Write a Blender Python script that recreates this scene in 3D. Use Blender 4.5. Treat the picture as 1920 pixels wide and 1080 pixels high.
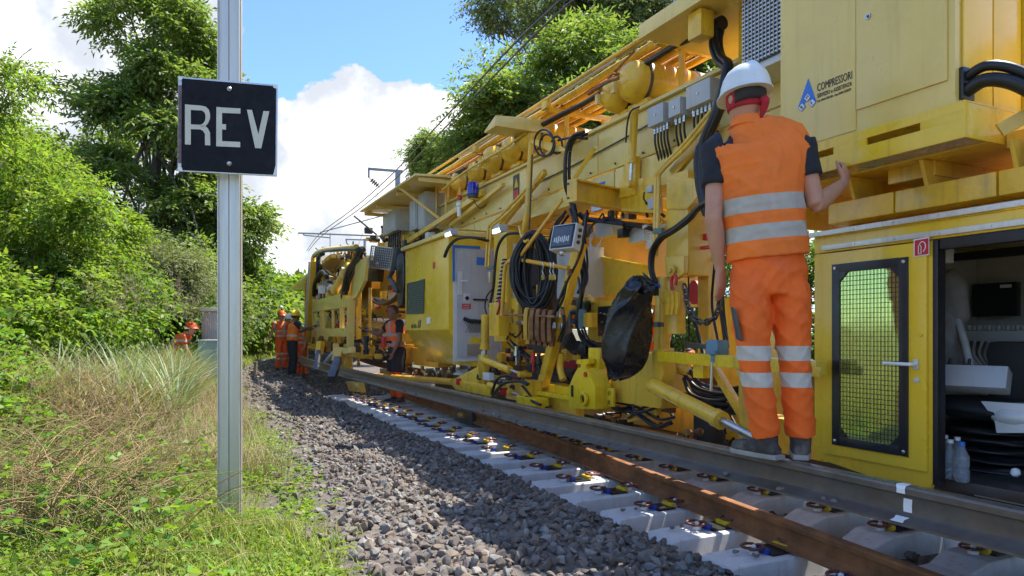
import bpy, bmesh, math, random
import numpy as np
from mathutils import Vector, Matrix, noise as mnoise
random.seed(7); RNG = np.random.default_rng(11)
scene = bpy.context.scene
for _o in list(bpy.data.objects): bpy.data.objects.remove(_o)
COL = scene.collection

# ------------------------------------------------------------------ camera
CAM_Z, FPX, HX, HY = 1.25, 1300.0, 960.0, 625.0
cam_d = bpy.data.cameras.new('camera'); cam = bpy.data.objects.new('camera', cam_d); COL.objects.link(cam)
cam.location = (0, 0, CAM_Z); cam.rotation_euler = (math.radians(90), 0, 0)
cam_d.sensor_width = 36.0; cam_d.lens = 36.0 * FPX / 1920.0
cam_d.shift_y = (HY - 540.0) / 1920.0
cam_d.clip_start = 0.05; cam_d.clip_end = 6000
scene.camera = cam
# ------------------------------------------------------------------ track frame (s along the track, n across it, away from the camera)
_k = 1.0 / math.hypot(1, .48)
D0 = np.array((-.48 * _k, _k)); N0 = np.array((_k, .48 * _k))
S_ARC, R_ARC = 12.0, 75.0
def W(s, n, z):
    if s <= S_ARC: p = D0 * s + N0 * n
    else:
        a = (s - S_ARC) / R_ARC
        p = D0 * S_ARC + N0 * R_ARC - N0 * (R_ARC - n) * math.cos(a) + D0 * (R_ARC - n) * math.sin(a)
    return np.array((p[0], p[1], z))
# ------------------------------------------------------------------ sun and sky
SUN_EL = math.radians(63)
_h = N0 * 1.0 + D0 * 0.12; _h = _h / np.linalg.norm(_h)
SUN_DIR = Vector((_h[0] * math.cos(SUN_EL), _h[1] * math.cos(SUN_EL), math.sin(SUN_EL)))
sun_d = bpy.data.lights.new('sun', 'SUN'); sun_d.energy = 3.1; sun_d.angle = math.radians(.6); sun_d.color = (1, .955, .88)
sun = bpy.data.objects.new('sun', sun_d); COL.objects.link(sun); sun.location = (20, 10, 40)
sun.rotation_euler = SUN_DIR.to_track_quat('Z', 'Y').to_euler()
world = bpy.data.worlds.new('World'); scene.world = world; world.use_nodes = True
def build_world():
    nt = world.node_tree; nt.nodes.clear(); L = nt.links.new
    out = nt.nodes.new('ShaderNodeOutputWorld'); bg = nt.nodes.new('ShaderNodeBackground'); L(bg.outputs[0], out.inputs[0])
    sky = nt.nodes.new('ShaderNodeTexSky'); sky.sky_type = 'NISHITA'; sky.sun_disc = False
    sky.sun_elevation = SUN_EL; sky.sun_rotation = math.atan2(_h[0], _h[1]); sky.altitude = 200; sky.air_density = 1.0; sky.dust_density = .6; sky.ozone_density = 1.4
    tc = nt.nodes.new('ShaderNodeTexCoord'); dirv = tc.outputs['Generated']
    def math_(op, a, b=None, clamp=False):
        m = nt.nodes.new('ShaderNodeMath'); m.operation = op; m.use_clamp = clamp
        for i, v in enumerate((a, b)):
            if v is None: continue
            if isinstance(v, (int, float)): m.inputs[i].default_value = v
            else: L(v, m.inputs[i])
        return m.outputs[0]
    def noise(scale, detail, rough, vec=None, dist=0.0):
        n = nt.nodes.new('ShaderNodeTexNoise'); n.inputs['Scale'].default_value = scale; n.inputs['Detail'].default_value = detail
        n.inputs['Roughness'].default_value = rough; n.inputs['Distortion'].default_value = dist; L(vec or dirv, n.inputs['Vector']); return n.outputs[0]
    def ramp(v, a, b, lo=0.0, hi=1.0):
        m = nt.nodes.new('ShaderNodeMapRange'); m.interpolation_type = 'SMOOTHSTEP'; L(v, m.inputs[0])
        m.inputs[1].default_value = a; m.inputs[2].default_value = b; m.inputs[3].default_value = lo; m.inputs[4].default_value = hi; return m.outputs[0]
    # cumulus heaps of this sky: direction (as picture ray) and angular size
    heaps = [(670, 285, .105, 1), (760, 270, .085, 1), (590, 350, .095, 1), (700, 380, .11, 1), (820, 250, .06, .9), (560, 500, .09, .8), (470, 505, .06, .8), (640, 470, .10, .8),
             (500, 380, .15, .62), (20, 60, .26, 1), (190, 20, .13, 1), (-300, 200, .4, .9), (30, 330, .2, .8), (2200, 250, .35, .9), (2900, -300, .5, .8)]
    tot = None
    for x, y, r, w in heaps:
        d = Vector(((x - HX) / FPX, 1, (HY - y) / FPX)).normalized()
        vm = nt.nodes.new('ShaderNodeVectorMath'); vm.operation = 'DISTANCE'; L(dirv, vm.inputs[0]); vm.inputs[1].default_value = d
        b = ramp(vm.outputs['Value'], r * .35, r * 1.5, w, 0.0)
        tot = b if tot is None else math_('MAXIMUM', tot, b)
    # general broken cloud all over the sky
    big = noise(2.6, 3, .5)
    gen = ramp(big, .53, .66, 0, .75)
    tot = math_('MAXIMUM', tot, gen)
    puff = noise(11.0, 8, .6, dist=.1)
    field = math_('ADD', tot, math_('MULTIPLY', math_('SUBTRACT', puff, .5), 1.15))
    mask = ramp(field, .42, .48)
    # body of the cloud: brighter where thick and towards the top, lavender grey bases
    shade = noise(5.0, 5, .55)
    lit = ramp(math_('ADD', math_('MULTIPLY', math_('SUBTRACT', field, .8), .16), math_('ADD', math_('MULTIPLY', shade, .7), math_('MULTIPLY', puff, .45))), .48, .68)
    cc = nt.nodes.new('ShaderNodeMix'); cc.data_type = 'RGBA'; L(lit, cc.inputs[0])
    cc.inputs[6].default_value = (1.72, 1.84, 2.06, 1); cc.inputs[7].default_value = (3.25, 3.28, 3.3, 1)
    mx = nt.nodes.new('ShaderNodeMix'); mx.data_type = 'RGBA'; L(mask, mx.inputs[0])
    tint = nt.nodes.new('ShaderNodeMix'); tint.data_type = 'RGBA'; tint.blend_type = 'MULTIPLY'; tint.inputs[0].default_value = 1
    L(sky.outputs[0], tint.inputs[6]); tint.inputs[7].default_value = (.43, .535, .70, 1)
    L(tint.outputs[2], mx.inputs[6]); L(cc.outputs[2], mx.inputs[7])
    L(mx.outputs[2], bg.inputs[0]); bg.inputs[1].default_value = .15
build_world()
scene.view_settings.view_transform = 'Standard'; scene.view_settings.look = 'None'
scene.view_settings.exposure = 1.62; scene.view_settings.gamma = 1.0; scene.view_settings.use_curve_mapping = False
scene.render.engine = 'CYCLES'
scene.cycles.use_denoising = True
scene.cycles.use_adaptive_sampling = True; scene.cycles.adaptive_threshold = .02; scene.cycles.max_bounces = 5; scene.cycles.diffuse_bounces = 3; scene.cycles.glossy_bounces = 3; scene.cycles.transparent_max_bounces = 8; scene.cycles.transmission_bounces = 4
# ------------------------------------------------------------------ helpers
class Frame:
    """a straight frame (origin, along, across) in which pixels of a side plane turn into points of that plane"""
    def __init__(self, s0=0.0):
        o = W(s0, 0, 0)[:2]; a = max(0.0, (s0 - S_ARC) / R_ARC)
        self.d = D0 * math.cos(a) + N0 * math.sin(a); self.n = N0 * math.cos(a) - D0 * math.sin(a)
        self.o = o - self.d * s0
    def w(self, s, n, z):
        p = self.o + self.d * s + self.n * n; return np.array((p[0], p[1], z))
    def q(self, x, y, N):
        u = (x - HX) / FPX; Y = (N + self.o @ self.n) / (u * self.n[0] + self.n[1])
        return np.array((u * Y, Y, CAM_Z + (HY - y) / FPX * Y))
    def sz(self, x, y, N):
        p = self.q(x, y, N); return (p[:2] - self.o) @ self.d, p[2]
    def qs(self, x, y, S):     # point on the cross plane s = S
        u = (x - HX) / FPX; Y = (S + self.o @ self.d) / (u * self.d[0] + self.d[1])
        return np.array((u * Y, Y, CAM_Z + (HY - y) / FPX * Y))
F1 = Frame(0.0); F2 = Frame(17.0)
def at(x, y, Y): return np.array(((x - HX) / FPX * Y, Y, CAM_Z + (HY - y) / FPX * Y))

class MB:
    def __init__(self): self.v = []; self.f = []; self.m = []; self.n = 0; self.cur = 0
    def add(self, vs, fs):
        self.v.append(np.asarray(vs, float).reshape(-1, 3)); b = self.n; self.n += len(vs)
        for f in fs: self.f.append([i + b for i in f]); self.m.append(self.cur)
        return self
    def box(self, c, ax, hs):
        c = np.asarray(c, float); A = np.asarray(ax, float)
        vs = [c + A[0] * hs[0] * i + A[1] * hs[1] * j + A[2] * hs[2] * k for i in (-1, 1) for j in (-1, 1) for k in (-1, 1)]
        if np.dot(np.cross(A[0], A[1]), A[2]) < 0:
            return self.add(vs, [(0, 2, 3, 1), (4, 5, 7, 6), (0, 1, 5, 4), (2, 6, 7, 3), (0, 4, 6, 2), (1, 3, 7, 5)])
        return self.add(vs, [(0, 1, 3, 2), (4, 6, 7, 5), (0, 4, 5, 1), (2, 3, 7, 6), (0, 2, 6, 4), (1, 5, 7, 3)])
    def tbox(self, fr, s0, s1, n0, n1, z0, z1):
        c = fr.w((s0 + s1) / 2, (n0 + n1) / 2, (z0 + z1) / 2)
        return self.box(c, ((*fr.d, 0), (*fr.n, 0), (0, 0, 1)), (abs(s1 - s0) / 2, abs(n1 - n0) / 2, abs(z1 - z0) / 2))
    def abox(self, x0, x1, y0, y1, z0, z1):
        return self.box(((x0 + x1) / 2, (y0 + y1) / 2, (z0 + z1) / 2), np.eye(3), ((x1 - x0) / 2, (y1 - y0) / 2, (z1 - z0) / 2))
    def prism(self, poly, vec):
        P = [np.asarray(p, float) for p in poly]; v = np.asarray(vec, float); n = len(P)
        nr = np.zeros(3)
        for i in range(n): nr += np.cross(P[i], P[(i + 1) % n])
        if nr @ v > 0: P = P[::-1]
        fs = [tuple(range(n)), tuple(range(2 * n - 1, n - 1, -1))] + [(i, i + n, (i + 1) % n + n, (i + 1) % n) for i in range(n)]
        return self.add(P + [p + v for p in P], [f if True else f for f in fs])
    def bar(self, a, b, w, h, up=(0, 0, 1)):
        a = np.asarray(a, float); b = np.asarray(b, float); x = b - a; L = np.linalg.norm(x); x = x / L
        up = np.asarray(up, float); y = np.cross(up, x); ny = np.linalg.norm(y)
        if ny < 1e-4: y = np.cross((1, 0, 0), x); ny = np.linalg.norm(y)
        y /= ny; z = np.cross(x, y)
        return self.box((a + b) / 2, (x, y, z), (L / 2, w / 2, h / 2))
    def tube(self, pts, r, sides=8, sub=0, cap=True):
        P = np.asarray(pts, float)
        if sub and len(P) > 2: P, t = catmull(P, sub)
        R = np.asarray(r, float)
        if R.ndim == 0: R = np.full(len(P), float(r))
        elif len(R) != len(P): R = np.interp(np.linspace(0, 1, len(P)), np.linspace(0, 1, len(R)), R)
        T = np.gradient(P, axis=0); T /= np.linalg.norm(T, axis=1)[:, None] + 1e-12
        ref = np.array((0, 0, 1.0)) if abs(T[0][2]) < .9 else np.array((1.0, 0, 0))
        u = np.cross(T[0], ref); u /= np.linalg.norm(u); vs = []
        ang = np.linspace(0, 2 * math.pi, sides, endpoint=False); ca, sa = np.cos(ang), np.sin(ang)
        for i in range(len(P)):
            u = u - T[i] * (u @ T[i]); u /= np.linalg.norm(u) + 1e-12; w = np.cross(T[i], u)
            vs.append(P[i] + R[i] * (ca[:, None] * u + sa[:, None] * w))
        n = len(P); fs = []
        for i in range(n - 1):
            for j in range(sides):
                k = (j + 1) % sides; fs.append((i * sides + j, i * sides + k, (i + 1) * sides + k, (i + 1) * sides + j))
        if cap: fs += [tuple(range(sides - 1, -1, -1)), tuple((n - 1) * sides + j for j in range(sides))]
        return self.add(np.concatenate(vs), fs)
    def cyl(self, a, b, r, r2=None, sides=16):
        return self.tube([a, b], [r, r if r2 is None else r2], sides)
    def lathe(self, a, axis, prof, sides=20):
        a = np.asarray(a, float); x = np.asarray(axis, float); x /= np.linalg.norm(x)
        return self.tube([a + x * t for t, r in prof], [max(r, 1e-4) for t, r in prof], sides) if False else self._lathe(a, x, prof, sides)
    def _lathe(self, a, x, prof, sides):
        ref = np.array((0, 0, 1.0)) if abs(x[2]) < .9 else np.array((1.0, 0, 0)); u = np.cross(x, ref); u /= np.linalg.norm(u); w = np.cross(x, u)
        ang = np.linspace(0, 2 * math.pi, sides, endpoint=False); ring = np.cos(ang)[:, None] * u + np.sin(ang)[:, None] * w
        vs = np.concatenate([a + x * t + ring * max(r, 5e-4) for t, r in prof]); n = len(prof); fs = []
        for i in range(n - 1):
            for j in range(sides):
                k = (j + 1) % sides; fs.append((i * sides + j, i * sides + k, (i + 1) * sides + k, (i + 1) * sides + j))
        fs += [tuple(range(sides - 1, -1, -1)), tuple((n - 1) * sides + j for j in range(sides))]
        return self.add(vs, fs)
    def ball(self, c, r, seg=12, rings=8, scale=(1, 1, 1)):
        pr = [(-math.cos(math.pi * i / rings), math.sin(math.pi * i / rings)) for i in range(rings + 1)]; b = MB()._lathe(np.zeros(3), np.array((0, 0, 1.0)), pr, seg)
        return self.add(np.asarray(c, float) + np.concatenate(b.v) * r * np.asarray(scale, float), b.f)
    def mesh(self, name, mat, smooth=None, bevel=0.0, origin=(0, 0, 0)):
        me = bpy.data.meshes.new(name)
        V = np.concatenate(self.v) - np.asarray(origin, float)
        me.from_pydata(V.tolist(), [], self.f)
        mats = mat if isinstance(mat, (list, tuple)) else [mat]
        for m in mats: me.materials.append(M[m] if isinstance(m, str) else m)
        if len(mats) > 1: me.polygons.foreach_set('material_index', self.m)
        if bevel:
            bm = bmesh.new(); bm.from_mesh(me); bm.normal_update()
            es = [e for e in bm.edges if len(e.link_faces) == 2 and e.calc_face_angle(0) > .6]
            bmesh.ops.bevel(bm, geom=es, offset=bevel, segments=2, profile=.7, affect='EDGES', clamp_overlap=True)
            bm.to_mesh(me); bm.free()
        if smooth is not None or bevel:
            me.shade_smooth(); me.set_sharp_from_angle(angle=math.radians(40 if smooth is None else smooth))
        me.update(); return me
    def build(self, name, mat, parent=None, smooth=None, bevel=0.0):
        org = np.zeros(3); p = parent
        while p is not None: org = org + np.array(p.location); p = p.parent
        o = bpy.data.objects.new(name, self.mesh(name, mat, smooth, bevel, org)); COL.objects.link(o)
        if parent is not None: o.parent = parent
        return o
def catmull(P, sub):
    P = np.asarray(P, float); n = len(P); E = np.vstack([2 * P[0] - P[1], P, 2 * P[-1] - P[-2]]); out = []
    for i in range(n - 1):
        a, b, c, d = E[i], E[i + 1], E[i + 2], E[i + 3]
        for k in range(sub):
            t = k / sub; out.append(.5 * (2 * b + (c - a) * t + (2 * a - 5 * b + 4 * c - d) * t * t + (3 * b - a - 3 * c + d) * t ** 3))
    out.append(P[-1]); return np.array(out), None
def empty(name, loc=(0, 0, 0)):
    o = bpy.data.objects.new(name, None); o.location = tuple(float(v) for v in loc); o.empty_display_size = .2; COL.objects.link(o); return o
def tag(o, label=None, cat=None, group=None, kind=None):
    if label: o['label'] = label
    if cat: o['category'] = cat
    if group: o['group'] = group
    if kind: o['kind'] = kind
    return o
def thing(name, loc, label, cat, group=None): return tag(empty(name, loc), label, cat, group)
def copy_tree(o, parent=None):
    c = o.copy(); COL.objects.link(c); c.parent = parent
    for ch in list(KIDS.get(o.name, ())) or [x for x in bpy.data.objects if x.parent == o]: copy_tree(ch, c)
    return c
KIDS = {}

# ------------------------------------------------------------------ materials
M = {}
def pm(name, col, rough=.5, metal=0.0, var=.12, scale=6.0, bump=0.0, bscale=80.0, dirt=None, dirt_amt=.35, dscale=2.5, coat=0.0, spec=.5, rand=0.0, trans=0.0, transcol=None, detail=5, aniso=None, streak=0.0):
    m = bpy.data.materials.new(name); m.use_nodes = True; nt = m.node_tree; L = nt.links.new; b = nt.nodes['Principled BSDF']; out = nt.nodes['Material Output']
    tc = nt.nodes.new('ShaderNodeTexCoord'); vec = tc.outputs['Object']
    if aniso:
        mp = nt.nodes.new('ShaderNodeMapping'); mp.inputs['Scale'].default_value = aniso; L(vec, mp.inputs[0]); vec = mp.outputs[0]
    def noise(s, d=detail, r=.6):
        n = nt.nodes.new('ShaderNodeTexNoise'); n.inputs['Scale'].default_value = s; n.inputs['Detail'].default_value = d; n.inputs['Roughness'].default_value = r; L(vec, n.inputs['Vector']); return n.outputs[0]
    def mix(f, a, bb, mode='MIX'):
        x = nt.nodes.new('ShaderNodeMix'); x.data_type = 'RGBA'; x.blend_type = mode
        for i, v in ((0, f), (6, a), (7, bb)):
            if isinstance(v, (int, float)): x.inputs[i].default_value = v
            elif isinstance(v, tuple): x.inputs[i].default_value = (*v[:3], 1)
            else: L(v, x.inputs[i])
        return x.outputs[2]
    def rng(v, a, c, lo=0., hi=1.):
        r = nt.nodes.new('ShaderNodeMapRange'); L(v, r.inputs[0])
        for i, k in enumerate((a, c, lo, hi)): r.inputs[i + 1].default_value = k
        return r.outputs[0]
    c = np.array(col)
    n1 = noise(scale)
    color = mix(rng(n1, .3, .7), tuple(c * (1 - var)), tuple(np.minimum(c * (1 + var), 1)))
    if rand:
        ge = nt.nodes.new('ShaderNodeNewGeometry'); hs = nt.nodes.new('ShaderNodeHueSaturation'); L(color, hs.inputs['Color'])
        L(rng(ge.outputs['Random Per Island'], 0, 1, 1 - rand, 1 + rand), hs.inputs['Value'])
        mm = nt.nodes.new('ShaderNodeMath'); mm.operation = 'FRACT'; mu = nt.nodes.new('ShaderNodeMath'); mu.operation = 'MULTIPLY'; mu.inputs[1].default_value = 7.31
        L(ge.outputs['Random Per Island'], mu.inputs[0]); L(mu.outputs[0], mm.inputs[0])
        L(rng(mm.outputs[0], 0, 1, .5 - rand * .09, .5 + rand * .09), hs.inputs['Hue'])
        color = hs.outputs[0]
    if dirt is not None:
        d1 = noise(dscale, 7, .68)
        color = mix(rng(d1, .5, .72, 0, dirt_amt), color, tuple(dirt))
        d2 = noise(dscale * 13, 4, .6)
        color = mix(rng(d2, .62, .78, 0, dirt_amt * .8), color, tuple(np.array(dirt) * .6))
    if streak:
        mq = nt.nodes.new('ShaderNodeMapping'); mq.inputs['Scale'].default_value = (11, 11, .7); L(tc.outputs['Object'], mq.inputs[0]); ns = nt.nodes.new('ShaderNodeTexNoise'); ns.inputs['Scale'].default_value = 1.6; ns.inputs['Detail'].default_value = 6; ns.inputs['Roughness'].default_value = .65; L(mq.outputs[0], ns.inputs['Vector'])
        color = mix(rng(ns.outputs[0], .54, .76, 0, streak), color, (.13, .085, .04))
        n5 = noise(.8, 3, .5); color = mix(rng(n5, .45, .75, 0, streak * .55), color, (.42, .34, .2))
    L(color, b.inputs['Base Color'])
    rr = noise(scale * 2.3); L(rng(rr, .3, .7, max(rough - .1, .02), min(rough + .1, 1)), b.inputs['Roughness'])
    b.inputs['Metallic'].default_value = metal; b.inputs['Specular IOR Level'].default_value = spec
    b.inputs['Coat Weight'].default_value = coat; b.inputs['Coat Roughness'].default_value = .12
    if bump:
        bp = nt.nodes.new('ShaderNodeBump'); bp.inputs['Strength'].default_value = min(bump, 1); bp.inputs['Distance'].default_value = .01 * max(bump, .2)
        L(noise(bscale), bp.inputs['Height']); L(bp.outputs[0], b.inputs['Normal'])
    if trans:
        t = nt.nodes.new('ShaderNodeBsdfTranslucent'); ms = nt.nodes.new('ShaderNodeMixShader'); ms.inputs[0].default_value = trans
        tcol = mix(1.0, color, tuple(transcol or (1.5, 1.6, .6)), 'MULTIPLY'); L(tcol, t.inputs[0])
        L(b.outputs[0], ms.inputs[1]); L(t.outputs[0], ms.inputs[2]); L(ms.outputs[0], out.inputs[0])
    M[name] = m; return m
def em(name, col, st):
    m = bpy.data.materials.new(name); m.use_nodes = True; b = m.node_tree.nodes['Principled BSDF']; b.inputs['Base Color'].default_value = (*col, 1)
    b.inputs['Emission Color'].default_value = (*col, 1); b.inputs['Emission Strength'].default_value = st; M[name] = m; return m
DIRT = (.10, .075, .045)
pm('yellow', (.83, .49, .028), .33, var=.08, scale=1.6, dirt=DIRT, dirt_amt=.42, coat=.25, bump=.04, bscale=30, streak=0.5)
pm('yellow_clean', (.84, .53, .02), .28, var=.04, scale=1.2, dirt=DIRT, dirt_amt=.10, coat=.35, streak=0.22)
pm('yellow_pale', (.77, .56, .15), .34, var=.05, scale=1.2, dirt=DIRT, dirt_amt=.14, coat=.3, streak=0.17)
pm('yellow_orange', (.80, .40, .02), .38, var=.08, scale=2, dirt=DIRT, dirt_amt=.25, streak=0.4)
pm('yellow_bright', (.85, .55, .012), .3, var=.06, dirt=DIRT, dirt_amt=.28, coat=.3, streak=0.38)
pm('grey_box', (.44, .45, .46), .42, var=.05, dirt=DIRT, dirt_amt=.12, streak=0.25)
pm('grey_door', (.46, .47, .47), .42, var=.05, dirt=DIRT, dirt_amt=.16, streak=0.3)
pm('grey_light', (.62, .62, .60), .45, var=.05, dirt=DIRT, dirt_amt=.1)
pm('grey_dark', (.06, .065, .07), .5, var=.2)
pm('black_rubber', (.012, .012, .014), .42, var=.3, scale=20, dirt=(.1, .09, .07), dirt_amt=.15)
pm('black_paint', (.016, .017, .02), .35, var=.2)
pm('black_cloth', (.018, .02, .026), .85, var=.25, scale=12, bump=.3, bscale=120)
pm('steel', (.55, .55, .54), .32, 1.0, var=.12, dirt=(.2, .17, .13), dirt_amt=.3)
pm('galv', (.56, .57, .58), .42, .75, var=.10, scale=14, dirt=(.3, .28, .25), dirt_amt=.2, aniso=(6, 6, .6))
pm('alu', (.64, .62, .56), .42, .55, var=.08, scale=5, dirt=(.35, .33, .28), dirt_amt=.25, aniso=(9, 9, .5), streak=0.3)
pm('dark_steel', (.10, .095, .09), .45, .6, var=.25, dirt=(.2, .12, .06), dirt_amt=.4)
pm('rail_grey', (.155, .135, .115), .42, .45, var=.25, scale=9, dirt=(.17, .085, .045), dirt_amt=.55, dscale=5, bump=.15, bscale=70)
pm('rail_head', (.24, .22, .195), .32, .7, var=.2, scale=12, dirt=(.2, .13, .08), dirt_amt=.4)
pm('rail_rust', (.26, .105, .035), .75, .1, var=.35, scale=7, dirt=(.075, .04, .02), dirt_amt=.7, dscale=4, bump=.3, bscale=90)
pm('rust', (.24, .11, .05), .85, .05, var=.4, scale=16, dirt=(.5, .30, .06), dirt_amt=.7, dscale=9, bump=.6, bscale=60)
pm('concrete', (.66, .67, .67), .8, var=.10, scale=7, dirt=(.30, .28, .24), dirt_amt=.3, dscale=5, bump=.25, bscale=60, streak=0.45)
pm('clip', (.16, .055, .04), .55, .2, var=.3, scale=30)
pm('nylon_yellow', (.72, .5, .02), .45); pm('nylon_blue', (.02, .07, .40), .42); pm('nylon_white', (.75, .74, .70), .45)
pm('blue_paint', (.03, .16, .55), .4); pm('blue_lens', (.012, .016, .32), .12, var=.1, coat=.6); pm('red', (.55, .02, .025), .4); pm('red_dark', (.40, .015, .03), .5)
pm('white', (.78, .78, .76), .45, var=.04); pm('green_grey', (.10, .16, .13), .5)
pm('screen', (.10, .11, .13), .12, var=.2); pm('screen_black', (.01, .011, .013), .1)
pm('wood', (.30, .24, .17), .8, var=.3, aniso=(20, 20, 2)); pm('brass', (.55, .40, .12), .35, .9)
pm('vise_blue', (.12, .26, .36), .45, var=.15, dirt=DIRT, dirt_amt=.3)
pm('cab_inside', (.46, .45, .42), .7, var=.1); pm('cab_dark', (.06, .06, .062), .6); pm('fabric_grey', (.22, .20, .18), .9, var=.25, scale=9, bump=.3, bscale=40)
pm('relay_green', (.34, .40, .37), .5, var=.06, dirt=DIRT, dirt_amt=.15)
pm('orange_flag', (.85, .2, .02), .7)
em('led', (.85, 1, .95), .9)
# ------------------------------------------------------------------ ground
def inv_track(X, Y):
    sl = X * D0[0] + Y * D0[1]; nl = X * N0[0] + Y * N0[1]
    C = D0 * S_ARC + N0 * R_ARC; vx, vy = X - C[0], Y - C[1]; r = np.hypot(vx, vy)
    a = np.arctan2(vx * D0[0] + vy * D0[1], -(vx * N0[0] + vy * N0[1])); arc = (sl > S_ARC) & (nl < R_ARC) & (a > 0)
    return np.where(arc, S_ARC + a * R_ARC, sl), np.where(arc, R_ARC - r, nl)
PN = [-400, -60, -25, -12, -6, -3.2, -1.6, -.6, .2, .7, 1.5, 1.95, 2.3, 2.54, 2.72, 5.6, 6.6, 9, 14, 60, 400]
PZ = [2.0, 2.0, 1.6, 1.25, .95, .60, .36, .24, .20, .15, .14, .11, .06, .0, -.12, -.19, .05, .3, .5, .6, 1.0]
def vnoise(x, y, sc, seed=0):
    x = np.asarray(x, float) * sc + seed * 17.3; y = np.asarray(y, float) * sc + seed * 9.1
    xi, yi = np.floor(x).astype(int), np.floor(y).astype(int); fx, fy = x - xi, y - yi; fx = fx * fx * (3 - 2 * fx); fy = fy * fy * (3 - 2 * fy)
    def h(a, b): v = np.sin(a * 127.1 + b * 311.7) * 43758.5453; return v - np.floor(v)
    return (h(xi, yi) * (1 - fx) + h(xi + 1, yi) * fx) * (1 - fy) + (h(xi, yi + 1) * (1 - fx) + h(xi + 1, yi + 1) * fx) * fy
def ground_z(X, Y):
    s, n = inv_track(np.asarray(X, float), np.asarray(Y, float))
    z = np.interp(n, PN, PZ)
    amp = np.where(n < .6, .10, np.where(n < 2.4, .075, .03)); z = z + (vnoise(X, Y, .8) - .5) * amp + (vnoise(X, Y, 2.7, 3) - .5) * amp * .5
    far = np.hypot(X, Y); return z + np.clip(far - 60, 0, 400) * .004 * (n < 0)
def surf_z(s, n): p = W(s, n, 0); return float(ground_z(p[0], p[1]))
def grid_mesh(name, xs, ys, zf, mat):
    X, Y = np.meshgrid(xs, ys, indexing='ij'); Z = zf(X, Y); V = np.stack([X, Y, Z], -1).reshape(-1, 3); a, b = len(xs), len(ys)
    i = (np.arange(a - 1)[:, None] * b + np.arange(b - 1)).ravel(); F = np.stack([i, i + b, i + b + 1, i + 1], 1)
    me = np_mesh(name, V, F, mat); me.shade_smooth(); o = bpy.data.objects.new(name, me); COL.objects.link(o); return o
def np_mesh(name, V, F, mat):
    me = bpy.data.meshes.new(name); V = np.asarray(V, np.float32); F = np.asarray(F, np.int32); k = F.shape[1]
    me.vertices.add(len(V)); me.vertices.foreach_set('co', V.ravel()); me.loops.add(F.size); me.loops.foreach_set('vertex_index', F.ravel())
    me.polygons.add(len(F)); me.polygons.foreach_set('loop_start', np.arange(0, F.size, k, dtype=np.int32)); me.polygons.foreach_set('loop_total', np.full(len(F), k, np.int32))
    mats = mat if isinstance(mat, (list, tuple)) else [mat]
    for m in mats: me.materials.append(M[m])
    me.update(calc_edges=True); return me
pm('soil', (.11, .105, .05), .95, var=.45, scale=3.0, dirt=(.16, .12, .06), dirt_amt=.6, dscale=.7, bump=.6, bscale=14)
def ballast_mat():
    m = pm('ballast', (.2, .19, .18), .88, var=.16, scale=30, bump=.35, bscale=90); nt = m.node_tree; L = nt.links.new; b = nt.nodes['Principled BSDF']
    src = b.inputs['Base Color'].links[0].from_socket
    ge = nt.nodes.new('ShaderNodeNewGeometry'); oi = nt.nodes.new('ShaderNodeObjectInfo'); ad = nt.nodes.new('ShaderNodeMath'); ad.operation = 'ADD'; fr = nt.nodes.new('ShaderNodeMath'); fr.operation = 'FRACT'
    L(ge.outputs['Random Per Island'], ad.inputs[0]); L(oi.outputs['Random'], ad.inputs[1]); L(ad.outputs[0], fr.inputs[0])
    r = nt.nodes.new('ShaderNodeValToRGB'); r.color_ramp.interpolation = 'LINEAR'; L(fr.outputs[0], r.inputs[0])
    cs = [(0, (.115, .098, .082)), (.18, (.20, .168, .14)), (.34, (.27, .20, .14)), (.5, (.225, .20, .172)), (.64, (.19, .14, .11)), (.76, (.30, .265, .22)), (.88, (.21, .225, .22)), (1, (.42, .37, .31))]
    e = r.color_ramp.elements
    for i, (p, c) in enumerate(cs):
        el = e[i] if i < 2 else e.new(p)
        el.position = p; el.color = (*c, 1)
    mx = nt.nodes.new('ShaderNodeMix'); mx.data_type = 'RGBA'; mx.blend_type = 'OVERLAY'; mx.inputs[0].default_value = .4; L(r.outputs[0], mx.inputs[6]); L(src, mx.inputs[7])
    # patches of dust: brown grime and paler bands lying over the heap
    tc = nt.nodes.new('ShaderNodeTexCoord'); no = nt.nodes.new('ShaderNodeTexNoise'); no.inputs['Scale'].default_value = .9; no.inputs['Detail'].default_value = 3; L(tc.outputs['Object'], no.inputs['Vector'])
    rg = nt.nodes.new('ShaderNodeMapRange'); L(no.outputs[0], rg.inputs[0]); rg.inputs[1].default_value = .52; rg.inputs[2].default_value = .68; rg.inputs[4].default_value = .45
    m2 = nt.nodes.new('ShaderNodeMix'); m2.data_type = 'RGBA'; L(rg.outputs[0], m2.inputs[0]); L(mx.outputs[2], m2.inputs[6]); m2.inputs[7].default_value = (.20, .155, .115, 1)
    L(m2.outputs[2], b.inputs['Base Color'])
ballast_mat()
pm('ballast_fines', (.12, .10, .082), .95, var=.4, scale=16, dirt=(.06, .052, .045), dirt_amt=.8, dscale=6, bump=1, bscale=30)
_g = np.unique(np.concatenate([-np.geomspace(6, 2500, 60), np.arange(-6, 12, .25), np.geomspace(12, 2500, 60)]))
_gy = np.unique(np.concatenate([-np.geomspace(4, 300, 16), np.arange(-4, 26, .25), np.geomspace(26, 3000, 70)]))
tag(grid_mesh('ground', _g, _gy, lambda X, Y: ground_z(X, Y) - .02, 'soil'), kind='structure')
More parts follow.
